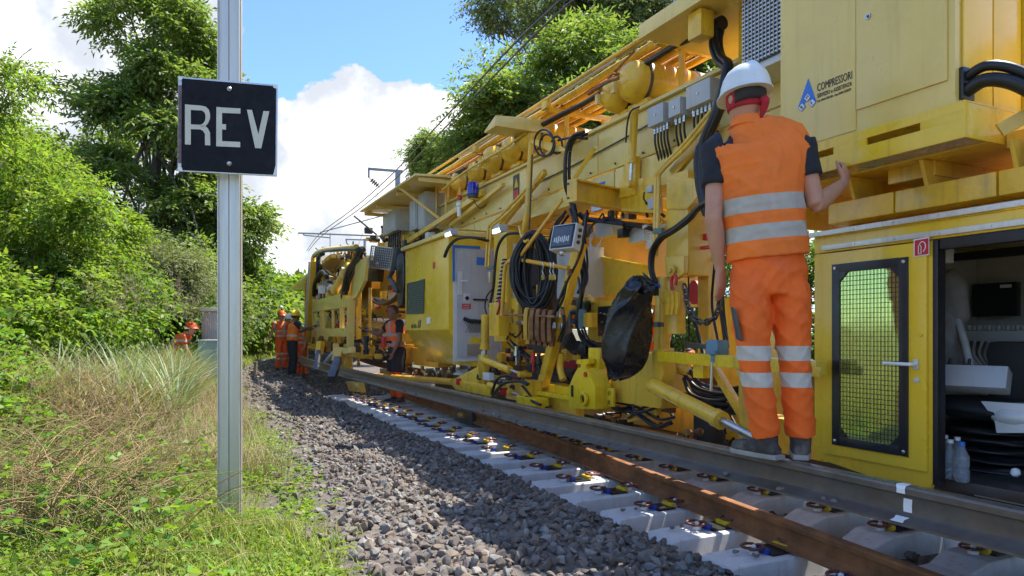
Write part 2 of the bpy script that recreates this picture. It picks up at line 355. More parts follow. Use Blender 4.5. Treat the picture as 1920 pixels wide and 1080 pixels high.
def ballast():
    ss = np.concatenate([np.arange(-3, 12, .16), np.arange(12, 60, .5)]); nn = np.concatenate([[.35], np.arange(.7, 6.3, .1)])
    P = np.array([[W(s, n, 0) for n in nn] for s in ss]); Z = ground_z(P[..., 0], P[..., 1]) + .012; Z[:, 0] -= .06; P[..., 2] = Z
    a, b = len(ss), len(nn); i = (np.arange(a - 1)[:, None] * b + np.arange(b - 1)).ravel()
    bed = bpy.data.objects.new('ballast_bed', np_mesh('ballast_bed', P.reshape(-1, 3), np.stack([i, i + 1, i + b + 1, i + b], 1), 'ballast_fines')); COL.objects.link(bed); tag(bed, kind='structure')
    # stone shapes: faceted lumps cut by planes
    def shapes(sub, k):
        bm = bmesh.new(); bmesh.ops.create_icosphere(bm, subdivisions=sub, radius=1); V0 = np.array([v.co[:] for v in bm.verts]); F0 = np.array([[v.index for v in f.verts] for f in bm.faces]); bm.free(); out = []
        for _ in range(k):
            V = V0 * (1 + RNG.uniform(-.12, .12, (len(V0), 1)))
            for _c in range(11):
                d = RNG.normal(size=3); d /= np.linalg.norm(d); t = RNG.uniform(.42, .74); h = V @ d; V = V - np.clip(h - t, 0, None)[:, None] * d
            V = V * np.array([1, RNG.uniform(.62, .95), RNG.uniform(.45, .75)]); out.append(V)
        return out, F0
    def scatter(s0, s1, n0, n1, dens, r0, r1, sub, lift=(-.3, .9), edge=.0):
        A = (s1 - s0) * (n1 - n0); k = int(A * dens); s = RNG.uniform(s0, s1, k); n = RNG.uniform(n0, n1, k)
        if edge:   # ragged border with the grass
            keep = n > .85 + np.clip((s - 3) * .05, 0, .6) + (vnoise(s, n, 1.7, 5) - .5) * .55 - RNG.random(k) ** 3 * .5; s, n = s[keep], n[keep]
        k = len(s); P = np.array([W(a, b, 0) for a, b in zip(s, n)]); r = (r0 * .75) + (r1 * 1.1 - r0 * .75) * RNG.random(k) ** 2.0
        P[:, 2] = ground_z(P[:, 0], P[:, 1]) + r * RNG.uniform(*lift, k)
        shp, F0 = shapes(sub, 24); nv = len(shp[0]); S = np.array(shp)[RNG.integers(0, 24, k)]
        q = RNG.normal(size=(k, 4)); q[:, 1:3] *= .55; q /= np.linalg.norm(q, axis=1)[:, None]; w, x, y, z = q.T
        Rm = np.stack([np.stack([1 - 2 * (y * y + z * z), 2 * (x * y - z * w), 2 * (x * z + y * w)], -1), np.stack([2 * (x * y + z * w), 1 - 2 * (x * x + z * z), 2 * (y * z - x * w)], -1), np.stack([2 * (x * z - y * w), 2 * (y * z + x * w), 1 - 2 * (x * x + y * y)], -1)], 1)
        V = np.einsum('kij,kvj->kvi', Rm, S * r[:, None, None]) + P[:, None, :]
        return V.reshape(-1, 3), (F0[None] + (np.arange(k) * nv)[:, None, None]).reshape(-1, 3)
    sets = [scatter(.8, 3.7, .3, 2.62, 1250, .023, .043, 2, edge=1), scatter(3.7, 10, .6, 2.7, 1250, .026, .044, 1, edge=1), scatter(10, 18, .8, 2.8, 520, .034, .055, 1, edge=1),
            scatter(18, 45, 1.0, 3.4, 90, .055, .085, 1, edge=1), scatter(.2, 12, 2.6, 5.6, 230, .028, .05, 1), scatter(12, 24, 2.6, 5.6, 120, .04, .06, 1)]
    Vs, Fs, b = [], [], 0
    for V, F in sets: Vs.append(V); Fs.append(F + b); b += len(V)
    o = bpy.data.objects.new('ballast_stones', np_mesh('ballast_stones', np.concatenate(Vs), np.concatenate(Fs), 'ballast')); o.data.shade_flat(); COL.objects.link(o); o.parent = bed
    tag(o, kind='stuff')
    # the stones that show largest, one by one
    shp, F0 = shapes(2, 12); ms = [np_mesh('stone', V, F0, 'ballast') for V in shp]
    for me in ms: me.shade_flat()
    for i in range(290):
        s = random.uniform(1.2, 4.6); n = random.uniform(.75, 2.45)
        r = random.uniform(.032, .047); p = W(s, n, surf_z(s, n) + r * .75)
        o = bpy.data.objects.new('stone', ms[i % 12]); COL.objects.link(o); o.parent = bed; o.location = p; o.scale = (r, r, r); o.rotation_euler = (random.uniform(-.5, .5), random.uniform(-.5, .5), random.uniform(0, 6.3))
    return ms
STONE_MESHES = ballast()
# ------------------------------------------------------------------ sleepers and rails
def sleeper_proto():
    b = MB(); sec = [(0, .115, .145, -.045), (.035, .132, .158, -.004), (.10, .134, .160, 0), (.70, .134, .160, 0), (.86, .115, .145, -.05), (1.16, .115, .145, -.05), (1.32, .134, .160, 0), (1.92, .134, .160, 0), (1.985, .132, .158, -.004), (2.02, .115, .145, -.045)]
    vs, fs = [], []
    for y, wt, wb, zt in sec: vs += [(-wb, y, -.2), (-wt, y, zt - .008), (-wt + .008, y, zt), (wt - .008, y, zt), (wt, y, zt - .008), (wb, y, -.2)]
    for i in range(len(sec) - 1):
        for j in range(6): k = (j + 1) % 6; fs.append((i * 6 + j, (i + 1) * 6 + j, (i + 1) * 6 + k, i * 6 + k))
    fs += [tuple(range(6)), tuple(range(len(vs) - 1, len(vs) - 7, -1))]; b.add(vs, fs)
    root = bpy.data.objects.new('concrete_sleeper', b.mesh('concrete_sleeper', 'concrete')); COL.objects.link(root)
    root.data.flip_normals()
    parts = []
    def part(mb, name, mat, **k): o = mb.build(name, mat, root, **k); parts.append(o); return o
    for c, order in ((.45, ('nylon_blue', 'nylon_yellow')), (1.52, ('nylon_yellow', 'nylon_blue'))):
        part(MB().box((0, c, .0065), np.eye(3), (.085, .075, .005)), 'rail_pad', 'black_rubber', bevel=.002)
        for sg, ins in ((-1, order[0]), (1, order[1])):
            y0 = c + sg * .092
            part(MB().box((0, c + sg * .078, .020), np.eye(3), (.055, .016, .016)), 'insulator', ins, bevel=.005)
            e = MB()
            for x in (-.032, .032):   # W-shaped spring clip: two loops
                pts = [(x + .026 * math.cos(a) * (1 if x > 0 else -1), y0 + sg * (.052 + .050 * math.sin(a)), .032 + .014 * math.cos(a * .5)) for a in np.linspace(-1.2, 4.3, 11)]
                e.tube(pts, .0085, 7)
            e.tube([(-.03, y0 + sg * .01, .04), (0, y0 - sg * .012, .046), (.03, y0 + sg * .01, .04)], .0085, 7, sub=3)
            part(e, 'rail_clip', 'clip', smooth=60)
            part(MB().lathe((0, y0 + sg * .045, .004), (0, 0, 1), [(0, .030), (.02, .028), (.022, .016), (.045, .014), (.05, .008)], 8), 'dowel_collar', 'nylon_white', smooth=30)
    KIDS[root.name] = parts
    return root
def place_sleepers():
    proto = sleeper_proto(); k0 = 0
    for k in range(-4, 22):
        s = 2.94 + .54 * k + random.uniform(-.012, .012); n = 2.64 + random.uniform(-.02, .02)
        o = proto if k0 == 0 else copy_tree(proto); k0 += 1
        p = W(s, n, 0); a = max(0, (s - S_ARC) / R_ARC); ang = math.atan2(N0[1], N0[0]) - a - math.pi / 2 + random.uniform(-.012, .012)
        o.location = (p[0], p[1], random.uniform(-.006, .004)); o.rotation_euler = (0, 0, ang)
        tag(o, 'new pale concrete sleeper with loose rail clips lying across the ballast bed', 'sleeper', 'new concrete sleepers laid in the ballast')
place_sleepers()
RAIL = [(-.067, 0, 0), (-.067, .010, 0), (-.022, .026, 0), (-.009, .040, 0), (-.008, .098, 0), (-.012, .110, 0), (-.031, .118, 0), (-.0325, .140, 0), (-.028, .149, 1), (-.016, .1528, 1), (.016, .1528, 1), (.028, .149, 1), (.0325, .140, 0), (.031, .118, 0), (.012, .110, 0), (.008, .098, 0), (.009, .040, 0), (.022, .026, 0), (.067, .010, 0), (.067, 0, 0)]
def rail(name, path, mats, label, group=None, roll=0.0):
    """path: (s, n, z of the foot); the thing's root is the mesh"""
    b = MB(); P = np.array([W(*p) for p in path]); T = np.gradient(P, axis=0); T[:, 2] = 0; T /= np.linalg.norm(T, axis=1)[:, None]; vs = []
    for p, t in zip(P, T):
        a = np.array((t[1], -t[0], 0))
        for x, z, m in RAIL: vs.append(p + a * (x * math.cos(roll) + z * math.sin(roll)) + np.array((0, 0, z * math.cos(roll) - x * math.sin(roll))))
    k = len(RAIL); n = len(P); fs = []
    for i in range(n - 1):
        for j in range(k):
            l = (j + 1) % k; b.cur = 1 if (RAIL[j][2] and RAIL[l][2]) else 0; b.add([], [(i * k + j, i * k + l, (i + 1) * k + l, (i + 1) * k + j)])
    b.cur = 0; b.v = [np.array(vs)]; b.n = len(vs); b.add([], []); base = b
    b.f.append(list(range(k - 1, -1, -1))); b.m.append(0); b.f.append([(n - 1) * k + j for j in range(k)]); b.m.append(0)
    b.v = [np.array(vs)]
    o = b.build(name, mats, None, smooth=28); bm = bmesh.new(); bm.from_mesh(o.data); bmesh.ops.recalc_face_normals(bm, faces=bm.faces); bm.to_mesh(o.data); bm.free()
    return tag(o, label, 'rail', group)
_fix = MB.add
def _add0(self, vs, fs):   # allow adding faces on already counted vertices
    if len(vs) == 0:
        for f in fs: self.f.append(list(f)); self.m.append(self.cur)
        return self
    return _fix(self, vs, fs)
MB.add = _add0
RG_Z = .497
rail_path = [(s, 2.61, RG_Z - .02 * max(0, (s - 16)) * .3) for s in np.arange(-1.5, 34, .5)]
rail_grey = rail('rail', rail_path, ['rail_grey', 'rail_head'], 'long grey-brown rail held in the air above the sleepers beside the yellow machine')
rail('rusty_rail', [(s, np.interp(s, [-1, 2, 5.8, 9.1, 16], [2.8, 3.08, 3.5, 3.72, 3.95]), .012 + .06 * max(0, (s - 9)) / 7) for s in np.arange(-1.5, 16, .5)], ['rail_rust', 'rail_rust'], 'rusty orange-brown rail lying loose across the sleepers under the grey rail')
rail('rail', [(s, 4.55, .36) for s in np.arange(-1.5, 30, .5)], ['rail_rust', 'rail_grey'], 'rust-brown rail on the far side beneath the machine frame')
def rail_marks():
    # white chalk stroke over the head and web of the grey rail
    s0 = F1.sz(1690, 915, 2.58)[0]
    b = MB(); a = N0; pts = [(-.0345, .120), (-.0345, .139), (-.029, .1505), (-.016, .1545), (.010, .1545)]
    def strip(pr, w, s):
        vs = []; 
        for x, z in pr:
            for ds in (-w, w): p = F1.w(s + ds * random.uniform(.7, 1.1), 2.61 + x, RG_Z + z); vs.append(p)
        return vs, [(2 * i, 2 * i + 1, 2 * i + 3, 2 * i + 2) for i in range(len(pr) - 1)]
    b.add(*strip(pts, .022, s0)); b.add(*strip([(-.0105, .045), (-.0098, .07), (-.0098, .098)], .020, s0 - .01)); b.add(*strip([(-.066, .0125), (-.045, .0195), (-.024, .0275)], .03, s0))
    b.build('paint_mark', 'white', rail_grey)
    sleeve = [(870, .08), (700, .05)]
rail_marks()
def loose_stones():
    spots = []
    for x, y in ((1362, 877), (1540, 925), (1562, 932), (1465, 906), (925, 792), (938, 797), (955, 800), (970, 806), (990, 812), (905, 786), (760, 752), (780, 756), (1180, 838), (1140, 832)):   # on the foot of the grey rail
        s, z = F1.sz(x, y, 2.565); spots.append((s, 2.565 + random.uniform(-.01, .012), RG_Z + .022, random.uniform(.016, .03), 'small grey stone resting on the foot of the raised rail', 'stones on the rail foot'))
    for k, (dn) in enumerate([.16, .2, .27, .18, .24, .15, .3, .22]):
        spots.append((2.94 + .54 * (k // 2 if k < 6 else k - 2) + random.uniform(-.06, .06), 2.64 + dn + random.uniform(-.04, .04), .022, random.uniform(.022, .036), 'single stone left on top of a new concrete sleeper', 'stones on the sleepers'))
    for s, n, z, r, lab, g in spots:
        o = bpy.data.objects.new('loose_stone', random.choice(STONE_MESHES)); COL.objects.link(o); p = W(s, n, z); o.location = p; o.scale = (r, r, r); o.rotation_euler = (0, 0, random.uniform(0, 6)); tag(o, lab, 'stone', g)
loose_stones()
# ------------------------------------------------------------------ the near wagon of the track renewal machine
D3 = np.array((*D0, 0.)); N3 = np.array((*N0, 0.)); Z3 = np.array((0, 0, 1.))
def P(x, y, N): return F1.q(x, y, N)
def txt(s, size, org, xd, up, mat, parent, name='lettering', bold=0.0, align='LEFT', fit=None):
    c = bpy.data.curves.new('t', 'FONT'); c.body = s; c.size = size; c.align_x = align; c.extrude = .0008; c.offset = bold; c.resolution_u = 3
    o = bpy.data.objects.new('t', c); COL.objects.link(o); bpy.context.view_layer.update()
    me = bpy.data.meshes.new_from_object(o.evaluated_get(bpy.context.evaluated_depsgraph_get())); bpy.data.objects.remove(o)
    V = np.zeros(len(me.vertices) * 3); me.vertices.foreach_get('co', V); V = V.reshape(-1, 3)
    if fit: V[:, 0] *= fit / max(V[:, 0].max() - V[:, 0].min(), 1e-6)
    xd = np.asarray(xd, float); up = np.asarray(up, float); nr = np.cross(xd, up); nr /= np.linalg.norm(nr)
    Wd = np.asarray(org) + V[:, :1] * xd + V[:, 1:2] * up + V[:, 2:] * nr
    p = parent
    while p is not None: Wd = Wd - np.array(p.location); p = p.parent
    me.vertices.foreach_set('co', Wd.ravel()); me.materials.clear(); me.materials.append(M[mat]); me.update(); me.name = name
    r = bpy.data.objects.new(name, me); COL.objects.link(r); r.parent = parent; return r
R1 = thing('track_renewal_machine', W(6, 3.9, 0), 'long yellow rail-mounted track renewal wagon with pipe rack, tanks and hanging hoses', 'rail machine')
class G:
    """building in a frame, under a thing"""
    def __init__(self, root, fr): self.r = root; self.f = fr
    def q(self, x, y, N): return self.f.q(x, y, N)
    def tb(self, name, mat, s0, s1, n0, n1, z0, z1, bevel=.006, parent=None): return MB().tbox(self.f, s0, s1, n0, n1, z0, z1).build(name, mat, parent or self.r, bevel=bevel)
    def bx(self, name, mat, x0, x1, y0, y1, N, dep, bevel=.006, parent=None):
        s1, z1 = self.f.sz(x0, y0, N); _, z0 = self.f.sz(x0, y1, N); s0, _ = self.f.sz(x1, y0, N); return self.tb(name, mat, s0, s1, N, N + dep, z0, z1, bevel, parent)
    def pl(self, name, mat, pts, N, t=.02, bevel=.004, parent=None):
        b = MB(); b.prism([self.q(x, y, N) for x, y in pts], np.array((*self.f.n, 0)) * t); return b.build(name, mat, parent or self.r, bevel=bevel)
    def tu(self, name, mat, pts, r, sides=10, sub=5, parent=None): return MB().tube([self.q(*p) for p in pts], r, sides, sub if len(pts) > 2 else 0).build(name, mat, parent or self.r, smooth=50)
    def hoses(self, pts, r, n, spread, mat='black_rubber', name='hose', sub=6):
        for i in range(n):
            o = np.array([random.uniform(-1, 1) for _ in range(3)]) * spread
            b = MB().tube([self.q(*p) + o + np.array([random.uniform(-1, 1) for _ in range(3)]) * spread * .35 for p in pts], r * random.uniform(.8, 1.15), 8, sub); b.build(name, mat, self.r, smooth=60)
    def ba(self, name, mat, a, b, w, h, bevel=.004, parent=None): return MB().bar(self.q(*a), self.q(*b), w, h).build(name, mat, parent or self.r, bevel=bevel)
    def cy(self, name, mat, a, b, r, r2=None, sides=16, parent=None): return MB().cyl(self.q(*a), self.q(*b), r, r2, sides).build(name, mat, parent or self.r, smooth=40)
    def ram(self, a, b, r, name='hydraulic_cylinder', mat='yellow', eye=True):
        A, B = self.q(*a), self.q(*b); x = (B - A); L = np.linalg.norm(x); x /= L
        o = MB().lathe(A, x, [(0, r * .8), (0, r * 1.12), (L * .06, r * 1.12), (L * .07, r), (L * .66, r), (L * .665, r * 1.15), (L * .72, r * 1.15), (L * .725, r * .5)], 14).build(name, mat, self.r, smooth=40)
        MB().cyl(A + x * L * .7, B, r * .5, sides=12).build('piston_rod', 'steel', o, smooth=40)
        if eye:
            e = MB().lathe(B - np.array((*self.f.n, 0)) * r * .9, np.array((*self.f.n, 0)), [(0, r * .9), (r * 1.8, r * .9)], 12); e.build('clevis', mat, o, smooth=40)
        return o
    def clutter(self, x0, x1, y0, y1, Na, Nb, k, mats=('yellow', 'dark_steel', 'black_rubber', 'steel', 'yellow'), sz=(.02, .07), hose=.3):
        for i in range(k):
            x, y, N = random.uniform(x0, x1), random.uniform(y0, y1), random.uniform(Na, Nb); c = self.q(x, y, N); t = random.random(); m = random.choice(mats)
            if t < hose:
                pts = [c]; d = np.array((*self.f.d, 0)) * random.choice((-1, 1))
                for j in range(3): pts.append(pts[-1] + d * random.uniform(.05, .16) + Z3 * random.uniform(-.12, .1) + np.array((*self.f.n, 0)) * random.uniform(-.08, .08))
                MB().tube(pts, random.uniform(.008, .016), 7, 5).build('hose', 'black_rubber' if random.random() < .8 else m, self.r, smooth=60)
            elif t < hose + .35:
                a = random.choice((np.array((*self.f.d, 0)), Z3, np.array((*self.f.n, 0)))); l = random.uniform(*sz) * 1.6; r = random.uniform(*sz) * .5
                MB().lathe(c - a * l, a, [(0, r), (l * .5, r), (l * .55, r * .7), (l * 1.6, r * .7), (l * 1.62, r * 1.1), (2 * l, r * 1.1)], 10).build('fitting', m, self.r, smooth=40)
            else:
                h = [random.uniform(*sz) for _ in range(3)]; MB().box(c, ((*self.f.d, 0), (*self.f.n, 0), (0, 0, 1)), h).build('valve_block', m, self.r, bevel=.005)
g = G(R1, F1)
def near_machine():
    # main girder
    g.tb('girder_web', 'yellow_pale', 2.3, 13.4, 3.60, 3.66, 2.765, 3.165, .004)
    g.tb('top_flange', 'yellow_pale', 2.3, 13.4, 3.56, 3.86, 3.17, 3.20)
    g.tb('lower_girder', 'yellow_pale', 5.3, 13.4, 3.575, 3.9, 2.55, 2.73, .008)
    g.tb('lower_girder', 'yellow_pale', 2.3, 5.25, 3.56, 3.9, 2.46, 2.735, .008)
    g.tb('girder_web', 'yellow', 0, 13.4, 5.25, 5.35, 2.6, 3.2); g.tb('shade_deck', 'yellow', 2.0, 13.4, 3.92, 4.25, 2.68, 2.72)  # deck plate added to shade the underside, kept narrow to pass some sun
    for s in np.arange(2.6, 13.3, .55): g.tb('cross_member', 'yellow', s, s + .08, 3.92, 5.24, 2.56, 2.675)
    for s in (4.45, 5.6, 7.1, 8.3, 9.7, 11.2): g.tb('weld_seam', 'yellow_pale', s, s + .012, 3.592, 3.60, 2.77, 3.16, 0)
    for s in (5.25, 8.6): g.tb('stiffener', 'yellow_pale', s, s + .02, 3.567, 3.575, 2.56, 2.72, 0)
    for s in np.arange(3.2, 12.8, .42):
        MB().lathe(F1.w(s, 3.592, 2.80), -N3, [(0, .011), (.010, .011), (.010, .004)], 6).build('bolt', 'dark_steel', R1)
    g.tu('pipe', 'dark_steel', [(1000, 345, 3.58), (1060, 318, 3.58), (1205, 240, 3.58), (1330, 165, 3.58)], .008)
    # safety notice on the girder
    g.bx('notice', 'black_paint', 962, 973, 330, 376, 3.594, .004, 0); o = g.pl('notice_triangle', 'nylon_yellow', [(964, 353), (971.5, 350), (968, 333)], 3.591, .002, 0); g.bx('notice_panel', 'red', 963.5, 971.8, 358, 374, 3.591, .002, 0)
    g.bx('notice', 'blue_paint', 1118, 1134, 345, 356, 3.572, .003, 0)
    # pipe rack
    for i in range(10):
        n = 3.62 + i * .062; z = 3.70 - i * .004 + (i % 2) * .028
        pts = [F1.w(s, n + random.uniform(-.005, .005) + .012 * math.sin(s * 1.3 + i), z + random.uniform(-.006, .006)) for s in np.arange(3.2, 13.6, .45)]
        MB().tube(pts,   .028 if i % 3 else .034, 9, 2).build('pipe', 'yellow_orange' if i % 2 else 'yellow', R1, smooth=60)
    MB().tube([F1.w(s, 3.56, 3.735) for s in (3.6, 5, 6.35)], .022, 10).build('handrail_tube', 'steel', R1, smooth=60)
    MB().tube([F1.w(s, 3.545, 3.72) for s in (5.2, 7, 9.1)], .018, 10).build('handrail_tube', 'alu', R1, smooth=60)
    MB().tube([F1.w(s, 3.52, 3.74) for s in (4.5, 6, 9, 13)], .018, 9).build('pipe', 'yellow', R1, smooth=60)
    for s in (4.55, 6.45, 8.4, 10.2, 12.0):
        b = g.tb('rack_bearer', 'yellow', s, s + .06, 3.50, 4.32, 3.60, 3.655); g.tb('rack_post', 'yellow', s, s + .05, 4.22, 4.27, 3.2, 3.60); g.tb('rack_post', 'yellow', s + .005, s + .045, 3.74, 3.78, 3.2, 3.60)
        for i in range(10): MB().lathe(F1.w(s - .012, 3.62 + i * .062, 3.668), Z3, [(0, .014), (.02, .014)], 6).build('pipe_clamp', 'dark_steel', b)
        g.tb('rack_lug', 'yellow', s - .05, s + .06, 3.47, 3.53, 3.62, 3.70)
    g.hoses([(1348, 40, 3.5), (1300, 70, 3.52), (1255, 92, 3.55), (1180, 140, 3.57), (1100, 190, 3.57), (1036, 224, 3.55), (990, 250, 3.55)], .017, 3, .018)
    g.hoses([(905, 300, 3.5), (870, 318, 3.5), (800, 352, 3.5), (745, 380, 3.5)], .02, 2, .015)
    g.cy('brown_pipe', 'rust', (1190, 95, 3.55), (1140, 148, 3.5), .010)
    # air tanks lying across the girder
    for x, y, r, N in ((1166, 152, .178, 3.40), (1133, 184, .155, 3.42), (974, 280, .178, 3.36), (942, 296, .155, 3.38), (907, 319, .168, 3.38), (878, 323, .135, 3.40), (846, 352, .14, 3.42)):
        c = P(x, y, N); c[2] = 3.205 + .03 + r
        t = MB().lathe(c, N3, [(0, .02), (.004, r * .45), (.03, r * .72), (.07, r * .9), (.13, r), (1.15, r), (1.2, r * .9), (1.25, r * .5)], 28).build('air_tank', 'yellow', R1, smooth=50)
        for k, d in enumerate((.17, .72)):
            MB().lathe(c + N3 * d, N3, [(0, r + .004), (.03, r + .004)], 28).build('tank_strap', 'dark_steel' if k == 0 else 'yellow', t, smooth=40)
            MB().box(c + N3 * (d + .02) - Z3 * (r + .012), (D3, N3, Z3), (r * .8, .03, .022)).build('tank_saddle', 'yellow', t, bevel=.004)
        MB().box(c - N3 * .012 + D3 * r * .55 - Z3 * r * .2, (D3, N3, Z3), (r * .13, .02, r * .3)).build('tank_lug', 'yellow_pale', t, bevel=.004)
        MB().lathe(c - N3 * .055 + Z3 * r * .35 + D3 * r * .35, N3, [(0, .012), (.05, .012), (.052, .02), (.08, .02)], 8).build('tank_valve', 'rust', t, smooth=40)
    g.tu('pipe', 'rust', [(1160, 146, 3.32), (1140, 153, 3.30), (1120, 165, 3.32), (1104, 176, 3.34)], .016)
    g.tu('pipe', 'yellow', [(985, 250, 3.36), (960, 268, 3.33), (935, 284, 3.33), (900, 305, 3.35), (868, 325, 3.36), (830, 356, 3.36)], .015)
    # grey junction boxes with cables
    for x0, x1, y0, y1, k in ((1214, 1243, 204, 240, 5), (1253, 1275, 190, 222, 3), (1286, 1331, 165, 206, 6)):
        b = g.bx('junction_box', 'grey_box', x0, x1, y0, y1, 3.44, .15, .008)
        s1, zt = F1.sz(x0, y0, 3.44); s0, _ = F1.sz(x1, y0, 3.44); zb = F1.sz(x0, y1, 3.44)[1]
        MB().lathe(F1.w((s0 + s1) / 2, 3.438, (zt + zb) / 2), -N3, [(0, .012), (.004, .010)], 10).build('box_badge', 'steel', b, smooth=30)
        for i in range(k):
            s = s0 + (s1 - s0) * (i + .5) / k; MB().lathe(F1.w(s, 3.5, zb), -Z3, [(0, .016), (.03, .016), (.032, .012), (.05, .012)], 8).build('cable_gland', 'steel', b, smooth=30)
            MB().tube([F1.w(s, 3.5, zb - .04), F1.w(s + .01, 3.51, zb - .12), F1.w(s + .02, 3.54, zb - .2), F1.w(s + .03, 3.57, zb - .26)], .009, 7, 4).build('cable', 'black_rubber', b, smooth=60)
    # shelf bracket reaching out over the hoses
    b = MB(); b.prism([P(931, 218, 3.0), P(919, 246, 3.0), P(1000, 262, 3.0), P(1000, 228, 3.0)], N3 * .03)
    b = MB(); a0 = F1.sz(925, 232, 3.0); sA = a0[0]; zA = 3.44
    b.add([F1.w(sA + .2, 2.98, zA - .02), F1.w(sA - .1, 2.98, zA - .02), F1.w(sA - .1, 3.62, zA - .02), F1.w(sA + .2, 3.62, zA - .02), F1.w(sA + .2, 2.98, zA + .0), F1.w(sA - .1, 2.98, zA + .09), F1.w(sA - .1, 3.62, zA + .13), F1.w(sA + .2, 3.62, zA + .02)],
          [(0, 1, 2, 3), (7, 6, 5, 4), (0, 4, 5, 1), (1, 5, 6, 2), (2, 6, 7, 3), (3, 7, 4, 0)])
    b.build('shelf_bracket', 'yellow_pale', R1, bevel=.006)
    g.pl('bracket_gusset', 'yellow', [(985, 257), (1040, 268), (1068, 284), (1030, 284), (995, 268)], 3.4, .02)
    # riser pipe and hose loops
    g.tu('riser_pipe', 'yellow', [(996, 258, 3.42), (993, 330, 3.40), (988, 400, 3.38), (980, 440, 3.36)], [.03, .033, .036, .03], sub=3)
    for cx, cy, rx, ry, N in ((1020, 268, 18, 25, 3.40), (1026, 272, 14, 20, 3.38), (1044, 272, 10, 16, 3.42)):
        g.tu('hose', 'black_rubber', [(cx + rx * math.cos(a), cy + ry * math.sin(a), N) for a in np.linspace(-1.2, 5.6, 16)], .011, 8, 3)
    g.hoses([(1098, 253, 3.45), (1078, 260, 3.42), (1067, 282, 3.40), (1064, 320, 3.40), (1065, 350, 3.42), (1074, 385, 3.5), (1080, 425, 3.5), (1084, 470, 3.5)], .016, 3, .022)
    g.hoses([(1046, 262, 3.42), (1070, 256, 3.40), (1100, 258, 3.45)], .012, 2, .012)
    g.hoses([(998, 290, 3.40), (996, 340, 3.36), (994, 400, 3.36), (992, 432, 3.36)], .009, 1, .0)
    # lean hydraulic link on the girder
    g.ram((1190, 205, 3.44), (1182, 345, 3.44), .034)
    g.hoses([(1200, 200, 3.4), (1185, 208, 3.38), (1178, 230, 3.37), (1175, 268, 3.38)], .008, 2, .008)
    g.pl('pivot_plate', 'yellow', [(1172, 300), (1192, 292), (1190, 365), (1160, 372)], 3.5, .05)
    g.pl('bolt_plate', 'yellow', [(1160, 340), (1230, 330), (1235, 400), (1165, 395)], 3.52, .05)
    # diagonal stays and pipes to the portal legs
    for pts, w in ((((1343, 228, 3.5), (1262, 326, 3.42)), .075), (((1022, 322, 3.5), (940, 424, 3.45)), .06), (((944, 346, 3.52), (846, 422, 3.5)), .05), (((905, 362, 3.52), (826, 428, 3.5)), .045)):
        g.ba('diagonal_stay', 'yellow', pts[0], pts[1], .05, w)
    for off in (0, 9):
        g.tu('pipe', 'yellow', [(1345 - off, 205, 3.36), (1290 - off, 272, 3.34), (1240 - off * .6, 322, 3.33), (1235 - off * .6, 345, 3.33), (1233 - off * .6, 440, 3.32), (1230 - off * .6, 480, 3.32)], .016, 8, 4)
        g.tu('pipe', 'yellow', [(1000 - off, 350, 3.42), (950 - off, 402, 3.40), (923 - off * .6, 424, 3.38), (920 - off * .6, 440, 3.36), (916 - off * .6, 500, 3.34)], .016, 8, 4)
    g.pl('pipe_clip', 'green_grey', [(1224, 428), (1240, 427), (1240, 438), (1224, 439)], 3.30, .03); g.pl('pipe_clip', 'green_grey', [(912, 500), (924, 499), (924, 505), (912, 506)], 3.32, .03)
    g.bx('valve', 'steel', 914, 919, 510, 531, 3.32, .03)
    # portal leg
    g.bx('portal_leg', 'yellow', 1249, 1290, 330, 520, 3.36, .22, .012)
    g.pl('portal_gusset', 'yellow', [(1250, 328), (1312, 336), (1310, 366), (1288, 392), (1250, 392)], 3.34, .2, .008)
    g.pl('leg_clevis', 'yellow', [(1246, 480), (1282, 480), (1282, 512), (1266, 524), (1248, 516)], 3.3, .04, .01)
    MB().lathe(P(1262, 507, 3.29), -N3, [(0, .035), (.02, .035), (.022, .02), (.04, .02)], 12).build('pivot_pin', 'yellow', R1, smooth=30)
    g.cy('guide_cylinder', 'yellow', (1244, 520, 3.36), (1240, 700, 3.36), .062); g.cy('guide_cylinder', 'yellow', (1268, 528, 3.30), (1268, 626, 3.30), .068)
    g.cy('cylinder_collar', 'dark_steel', (1241, 604, 3.36), (1241, 613, 3.36), .068)
    g.tu('lifting_hook', 'red', [(1261, 545, 3.2), (1259, 530, 3.2), (1262, 518, 3.2), (1268, 520, 3.2), (1267, 535, 3.2)], .012)
    for dx in (0, 8, 16):
        g.pl('shackle_plate', 'yellow', [(1236 + dx, 560), (1240 + dx, 548), (1248 + dx, 544), (1254 + dx, 548), (1255 + dx, 572), (1252 + dx, 590), (1246 + dx, 590), (1248 + dx, 566), (1240 + dx, 568)], 3.16 + dx * .002, .02, .004)
    # small grey controls on the leg
    for x0, x1, y0, y1 in ((1211, 1222, 350, 362), (1214, 1227, 372, 393)): g.bx('switch_box', 'grey_box', x0, x1, y0, y1, 3.36, .07)
    g.hoses([(1208, 360, 3.38), (1207, 372, 3.38), (1212, 380, 3.38)], .007, 1, 0)
    # black hoses in front of the leg
    g.hoses([(1330, 378, 3.2), (1312, 388, 3.22), (1290, 410, 3.24), (1262, 432, 3.24), (1238, 446, 3.25), (1224, 470, 3.26), (1221, 500, 3.26), (1228, 530, 3.28), (1232, 552, 3.3)], .014, 4, .016)
    g.hoses([(1351, 46, 3.45), (1343, 76, 3.42), (1350, 110, 3.4), (1366, 122, 3.36), (1362, 150, 3.32), (1350, 200, 3.28), (1327, 254, 3.26), (1315, 280, 3.24), (1315, 330, 3.24), (1322, 370, 3.24), (1330, 400, 3.25)], .021, 5, .022)
    MB().lathe(P(1355, 42, 3.44), D3, [(0, .05), (.08, .05), (.085, .03), (.14, .03)], 14).build('hose_collar', 'black_paint', R1, smooth=40)
